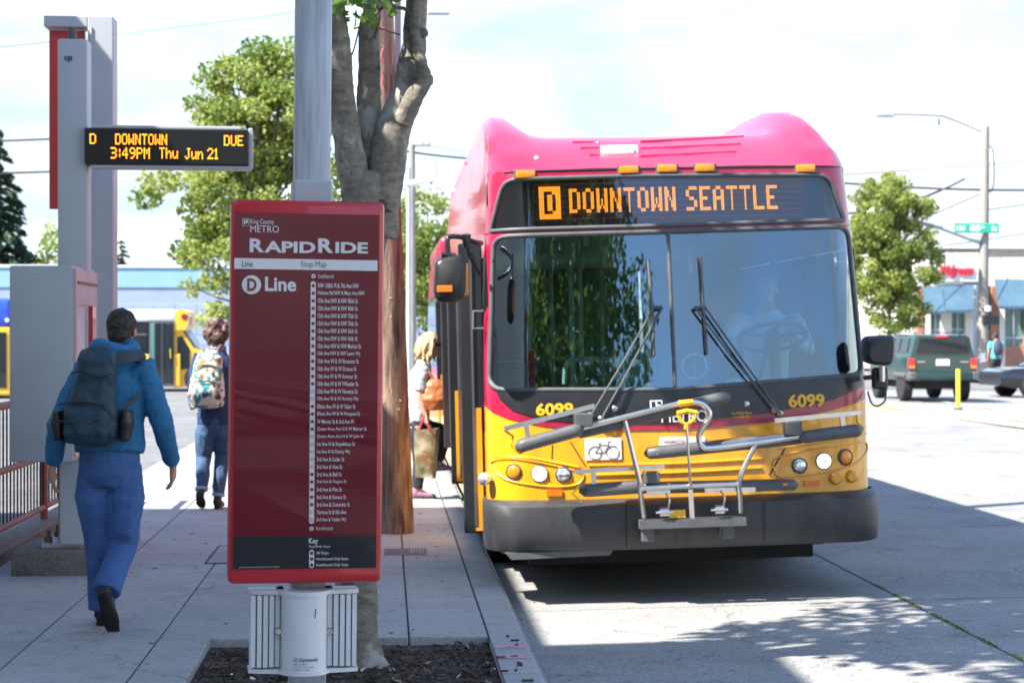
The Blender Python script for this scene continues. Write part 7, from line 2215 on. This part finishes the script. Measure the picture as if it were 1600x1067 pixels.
def side_wheel(root, x, y, z, r):
    b = MB(); b.lathe([(r * 0.6, -0.11), (r * 0.95, -0.11), (r, -0.08), (r, 0.1), (r * 0.6, 0.1)], (x, y, z), 26, 'Y'); t = b.build('wheel', TYRE, root)
    b = MB(); b.lathe([(r * 0.6, -0.10), (r * 0.4, -0.06), (r * 0.1, -0.09)], (x, y, z), 18, 'Y'); b.build('rim', M['steel'], t)
for px in (155, 308): side_wheel(mb, mx_(px), 0.13, 0.38, 0.38); side_wheel(mb, mx_(px), W - 0.13, 0.38, 0.38)
b = MB(); b.box((mx_(125), 0.2, 0.3), (mx_(330), W - 0.2, mz_(604) - 0.0)); b.build('underbody', M['dark'], mb, smooth=0)
# --- blue topped bus at the left edge
pg2 = on_z(5, 620, -0.03)
lb = thing('parked_bus', 'blue and yellow bus end at the left edge behind the kiosk', 'bus', (pg2.x, pg2.y - 1.5, -0.03))
def lx(px): return at_y(px, 560, pg2.y - 1.5).x - pg2.x
def lz(py): return at_y(5, py, pg2.y - 1.5).z + 0.03
blu = pm('bus_blue_paint', (0.03, 0.08, 0.55), 0.35, coat=0.4)
b = MB(); b.box((lx(-260), 0, lz(618)), (lx(17), 2.4, lz(511)), bev=0.05); b.build('lower_body', yel, lb)
b = MB(); b.box((lx(-260), 0.0, lz(511)), (lx(17), 2.4, lz(466)), bev=0.12, seg=3); b.build('upper_body', blu, lb)
for xa, xb in ((-60, 10), (-135, -68), (-210, -143)):
    w = MB(); w.box((lx(xa), -0.025, lz(606)), (lx(xb), 0.02, lz(519))); w.build('window', M['dark_glass'], lb, smooth=0)
for px in (-20, -190): side_wheel(lb, lx(px), 0.12, 0.42, 0.42)
b = MB(); b.cyl((lx(11), -0.03, lz(500)), (lx(11), 0.02, lz(500)), 0.05, 10); b.build('marker_lamp', M['white'], lb)

# ================================================================== poles, signals, wires
def pole_thing(name, label, cat, px, Y, base_z, r0, r1, h, mat, lean=0.0):
    p = at_y(px, 530, Y)
    t = thing(name, label, cat, (p.x, Y, base_z))
    b = MB(); b.tube([(0, 0, -0.05), (lean * h * 0.5, 0, h * 0.5), (lean * h, 0, h)], [r0, (r0 + r1) / 2, r1], n=14); b.build('pole', mat, t, smooth=60)
    return t
SPY = 72.0
sgp = pole_thing('signal_pole', 'tall grey pole with curved lamp arm and green street name sign', 'street pole', 1534, SPY, -0.03, 0.24, 0.13, at_y(1540, 197, SPY).z, M['pole_grey'], 0.016)
def sq_(px, py, yo=0.0): return loc_at(sgp, px, py, yo)
b = MB(); b.tube(smooth_path([sq_(1533, 205), sq_(1505, 193), sq_(1480, 183), sq_(1466, 180), sq_(1420, 178), sq_(1396, 178)], 5), 0.06, n=8); b.build('lamp_arm', M['grey_steel'], sgp)
b = MB(); b.box(sq_(1369, 181) + V(0, -0.2, -0.05), sq_(1397, 176) + V(0, 0.2, 0.0), bev=0.04); b.build('lamp_head', M['grey_steel'], sgp)
b = MB(); b.tube([sq_(1530, 378), sq_(1470, 356), sq_(1380, 335)], [0.10, 0.08, 0.06], n=8); b.build('mast_arm', M['grey_steel'], sgp)
for x in (1363, 1376):
    c = sq_(x, 331); b = MB(); b.tube([c + V(-0.15, 0, -0.1), c + V(0.15, 0, 0.1)], 0.12, n=10); b.build('detector', M['white'], sgp)
a, c = sq_(1491.5, 364, -0.3), sq_(1561, 349, -0.3)
b = MB(); b.box((a.x, -0.32, a.z), (c.x, -0.28, c.z), bev=0.02); sn = b.build('street_name_sign', pm('sign_green', (0.02, 0.36, 0.22), 0.4), sgp)
b = MB()
for s, x0_, x1_, y0_, y1_ in (('NW', 1495, 1509, 352.5, 361), ('85', 1515.5, 1532, 351.5, 361.5), ('th', 1533, 1538.5, 352, 357), ('St', 1549, 1558, 353, 361)):
    p, q = sq_(x0_, y1_, -0.325), sq_(x1_, y0_, -0.325); put_text(b, s, p.x, q.x, p.z, q.z, lambda x, z: V(x, -0.326, z), 0.03)
b.build('sign_lettering', M['print_white'], sn, smooth=0)
a, c = sq_(1536, 507, -0.4), sq_(1561, 492, -0.4)
b = MB(); b.box((a.x, -0.5, a.z), (c.x, -0.2, c.z), bev=0.03); b.build('pedestrian_signal', M['black'], sgp)
b = MB(); b.cyl(sq_(1544, 486, -0.3), sq_(1544, 478, -0.3), 0.12, 12); b.build('signal_cap', M['white'], sgp)
a, c = sq_(1533, 566, -0.4), sq_(1540, 552, -0.4)
b = MB(); b.box((a.x, -0.4, a.z), (c.x, -0.2, c.z), bev=0.02); b.build('push_button_box', M['white'], sgp)
b = MB(); b.tube(smooth_path([sq_(1542, 227), sq_(1550, 232), sq_(1553, 250), sq_(1553, 285), sq_(1548, 300), sq_(1542, 292)], 5), 0.025, n=6); b.build('cable_loop', M['wire'], sgp)
for px in (1474,):
    b = MB(); c = sq_(1467, 186); b.tube([c, c + V(0, 0, -0.25)], 0.04, n=6); b.build('photocell', M['rubber'], sgp)
# slim signal mast in front of the shop window
m2 = pole_thing('street_pole', 'slim pale pole standing just left of the grey signal pole', 'street pole', 1524, 74, -0.03, 0.09, 0.07, at_y(1524, 445, 74).z, M['grey_steel'])
b = MB(); b.box((-0.16, -0.16, 0), (0.16, 0.16, 0.3), bev=0.03); b.build('base', M['grey_steel'], m2)
# poles at the left of the street beyond the stop
f1 = pole_thing('utility_pole', 'far timber utility pole with a crossarm right of the near timber pole', 'utility pole', 644, 62, -0.0, 0.14, 0.10, at_y(644, 227, 62).z, M['pole_grey'])
def fq(px, py, yo=0.0): return loc_at(f1, px, py, yo)
b = MB(); b.bar([fq(643, 228), fq(672, 227)], 0.1, 0.1); b.build('crossarm', M['pole_grey'], f1, smooth=0)
for x in (671, 660): b = MB(); b.tube([fq(x, 227), fq(x, 220)], 0.05, n=8); b.build('insulator', M['grey_steel'], f1)
f2 = pole_thing('street_pole', 'slim grey street pole beside the far timber utility pole', 'street pole', 638.5, 52, -0.0, 0.07, 0.06, at_y(640, 262, 52).z, M['grey_steel'])
b = MB(); q0 = at_y(634, 288, 52) - f2.location; q1 = at_y(726, 272, 52) - f2.location
b.tube([q0, q1], [0.09, 0.03], n=8); b.build('mast_arm', M['white'], f2)
b = MB(); b.ball(q1 + V(0.05, 0, 0), (0.14, 0.08, 0.06), 8); b.build('detector', M['rubber'], f2)
bl = thing('billboard', 'pale blank billboard on a slim pole beyond the bus roof', 'billboard', gp(704, 100))
a, c = at_y(672, 305, 100), at_y(740, 281, 100)
b = MB(); b.box((a.x - bl.location.x, -0.1, a.z + 0.02), (c.x - bl.location.x, 0.1, c.z + 0.02)); b.build('panel', pm('billboard_grey', (0.55, 0.6, 0.64), 0.6), bl, smooth=0)
b = MB(); b.tube([(-0.75, 0.16, 0), (-0.75, 0.16, at_y(682, 255, 100).z)], 0.06, n=8); b.build('pole', M['grey_steel'], bl)
# lamp head just right of the tree at the top
ol_ = thing('overhead_lamp', 'thin street lamp head hanging in the sky right of the forked tree', 'street lamp', (at_y(686, 21, 40).x, 40, 0))
lzv = at_y(686, 21, 40).z
b = MB(); b.box((-0.22, -0.12, lzv - 0.03), (0.22, 0.12, lzv + 0.03), bev=0.025); b.build('lamp_head', M['grey_steel'], ol_)
b = MB(); b.tube([(-0.2, 0, lzv), (-0.9, 0.3, lzv + 0.15), (-1.6, 0.5, lzv - 0.1)], 0.035, n=8); b.tube([(-1.6, 0.5, 0), (-1.6, 0.5, lzv - 0.1)], [0.09, 0.06], n=10); b.build('lamp_arm', M['grey_steel'], ol_)
# yellow flexible post on the island
yp = on_z(1476, 660, road_z(11.6) + 0.1)
fpst = thing('marker_post', 'yellow flexible marker post at the tip of the traffic island', 'marker post', (11.55, 38.2, road_z(11.6) + 0.13))
b = MB(); b.tube([(0, 0, 0), (0, 0, 0.83)], 0.045, n=14); b.build('tube', M['post_yellow'], fpst, smooth=60)
b = MB(); b.lathe([(0.10, 0), (0.10, 0.03), (0.055, 0.06)], n=14); b.build('base', M['rubber'], fpst)
b = MB(); b.cyl((0, 0, 0.83), (0, 0, 0.86), 0.03, 10); b.build('cap', M['black'], fpst)

def cable(label, p, q, r=0.02, sag=0.3, n=16):
    P = []
    for k in range(n + 1):
        t = k / n; v = p.lerp(q, t); v.z -= sag * 4 * t * (1 - t); P.append(v)
    b = MB(); b.tube(P, r, n=5)
    o = b.build('overhead_wire', M['wire'], smooth=60)
    return tag(o, label, 'wire', 'overhead wires')
W_ = [
 ('thick overhead wire crossing the sky left of the map sign at display height', (-60, 222, 60), (520, 178, 75), 0.032, 0.2),
 ('lower dark overhead wire at the left behind the grey posts', (-40, 272, 55), (470, 245, 80), 0.032, 0.1),
 ('faint overhead wire high at the left of the sky', (-40, 78, 60), (700, -20, 90), 0.012, 0.2),
 ('overhead wire running from the far timber pole to behind the bus roof', (610, 233, 62), (770, 250, 62), 0.04, 0.05),
 ('thin overhead wire above the far timber pole crossarm wire', (660, 226, 62), (780, 242, 62), 0.012, 0.05),
 ('low overhead wire behind the billboard beside the bus', (630, 296, 62), (760, 318, 80), 0.022, 0.1),
 ('straight dark overhead wire from the bus roof to the signal pole', (1290, 284, 76), (1700, 296, 76), 0.05, 0.15),
 ('curving dark overhead wire rising from the pale tree to the signal pole', (1300, 334, 74), (1508, 279, 73), 0.05, 0.35),
 ('thin overhead wire climbing to the upper right corner', (1290, 275, 80), (1680, 245, 90), 0.02, 0.05),
 ('thin lower overhead wire right of the signal pole', (1530, 330, 78), (1700, 306, 95), 0.022, 0.0),
 ('thin overhead wire beneath the green street name sign', (1440, 390, 80), (1700, 350, 90), 0.02, 0.0),
 ('thin guy wire sloping down left from the signal pole', (1440, 343, 72), (1540, 300, 72.3), 0.022, 0.0),
]
for lab, a, c, r, s in W_:
    cable(lab, at_y(*a), at_y(*c), r, s)
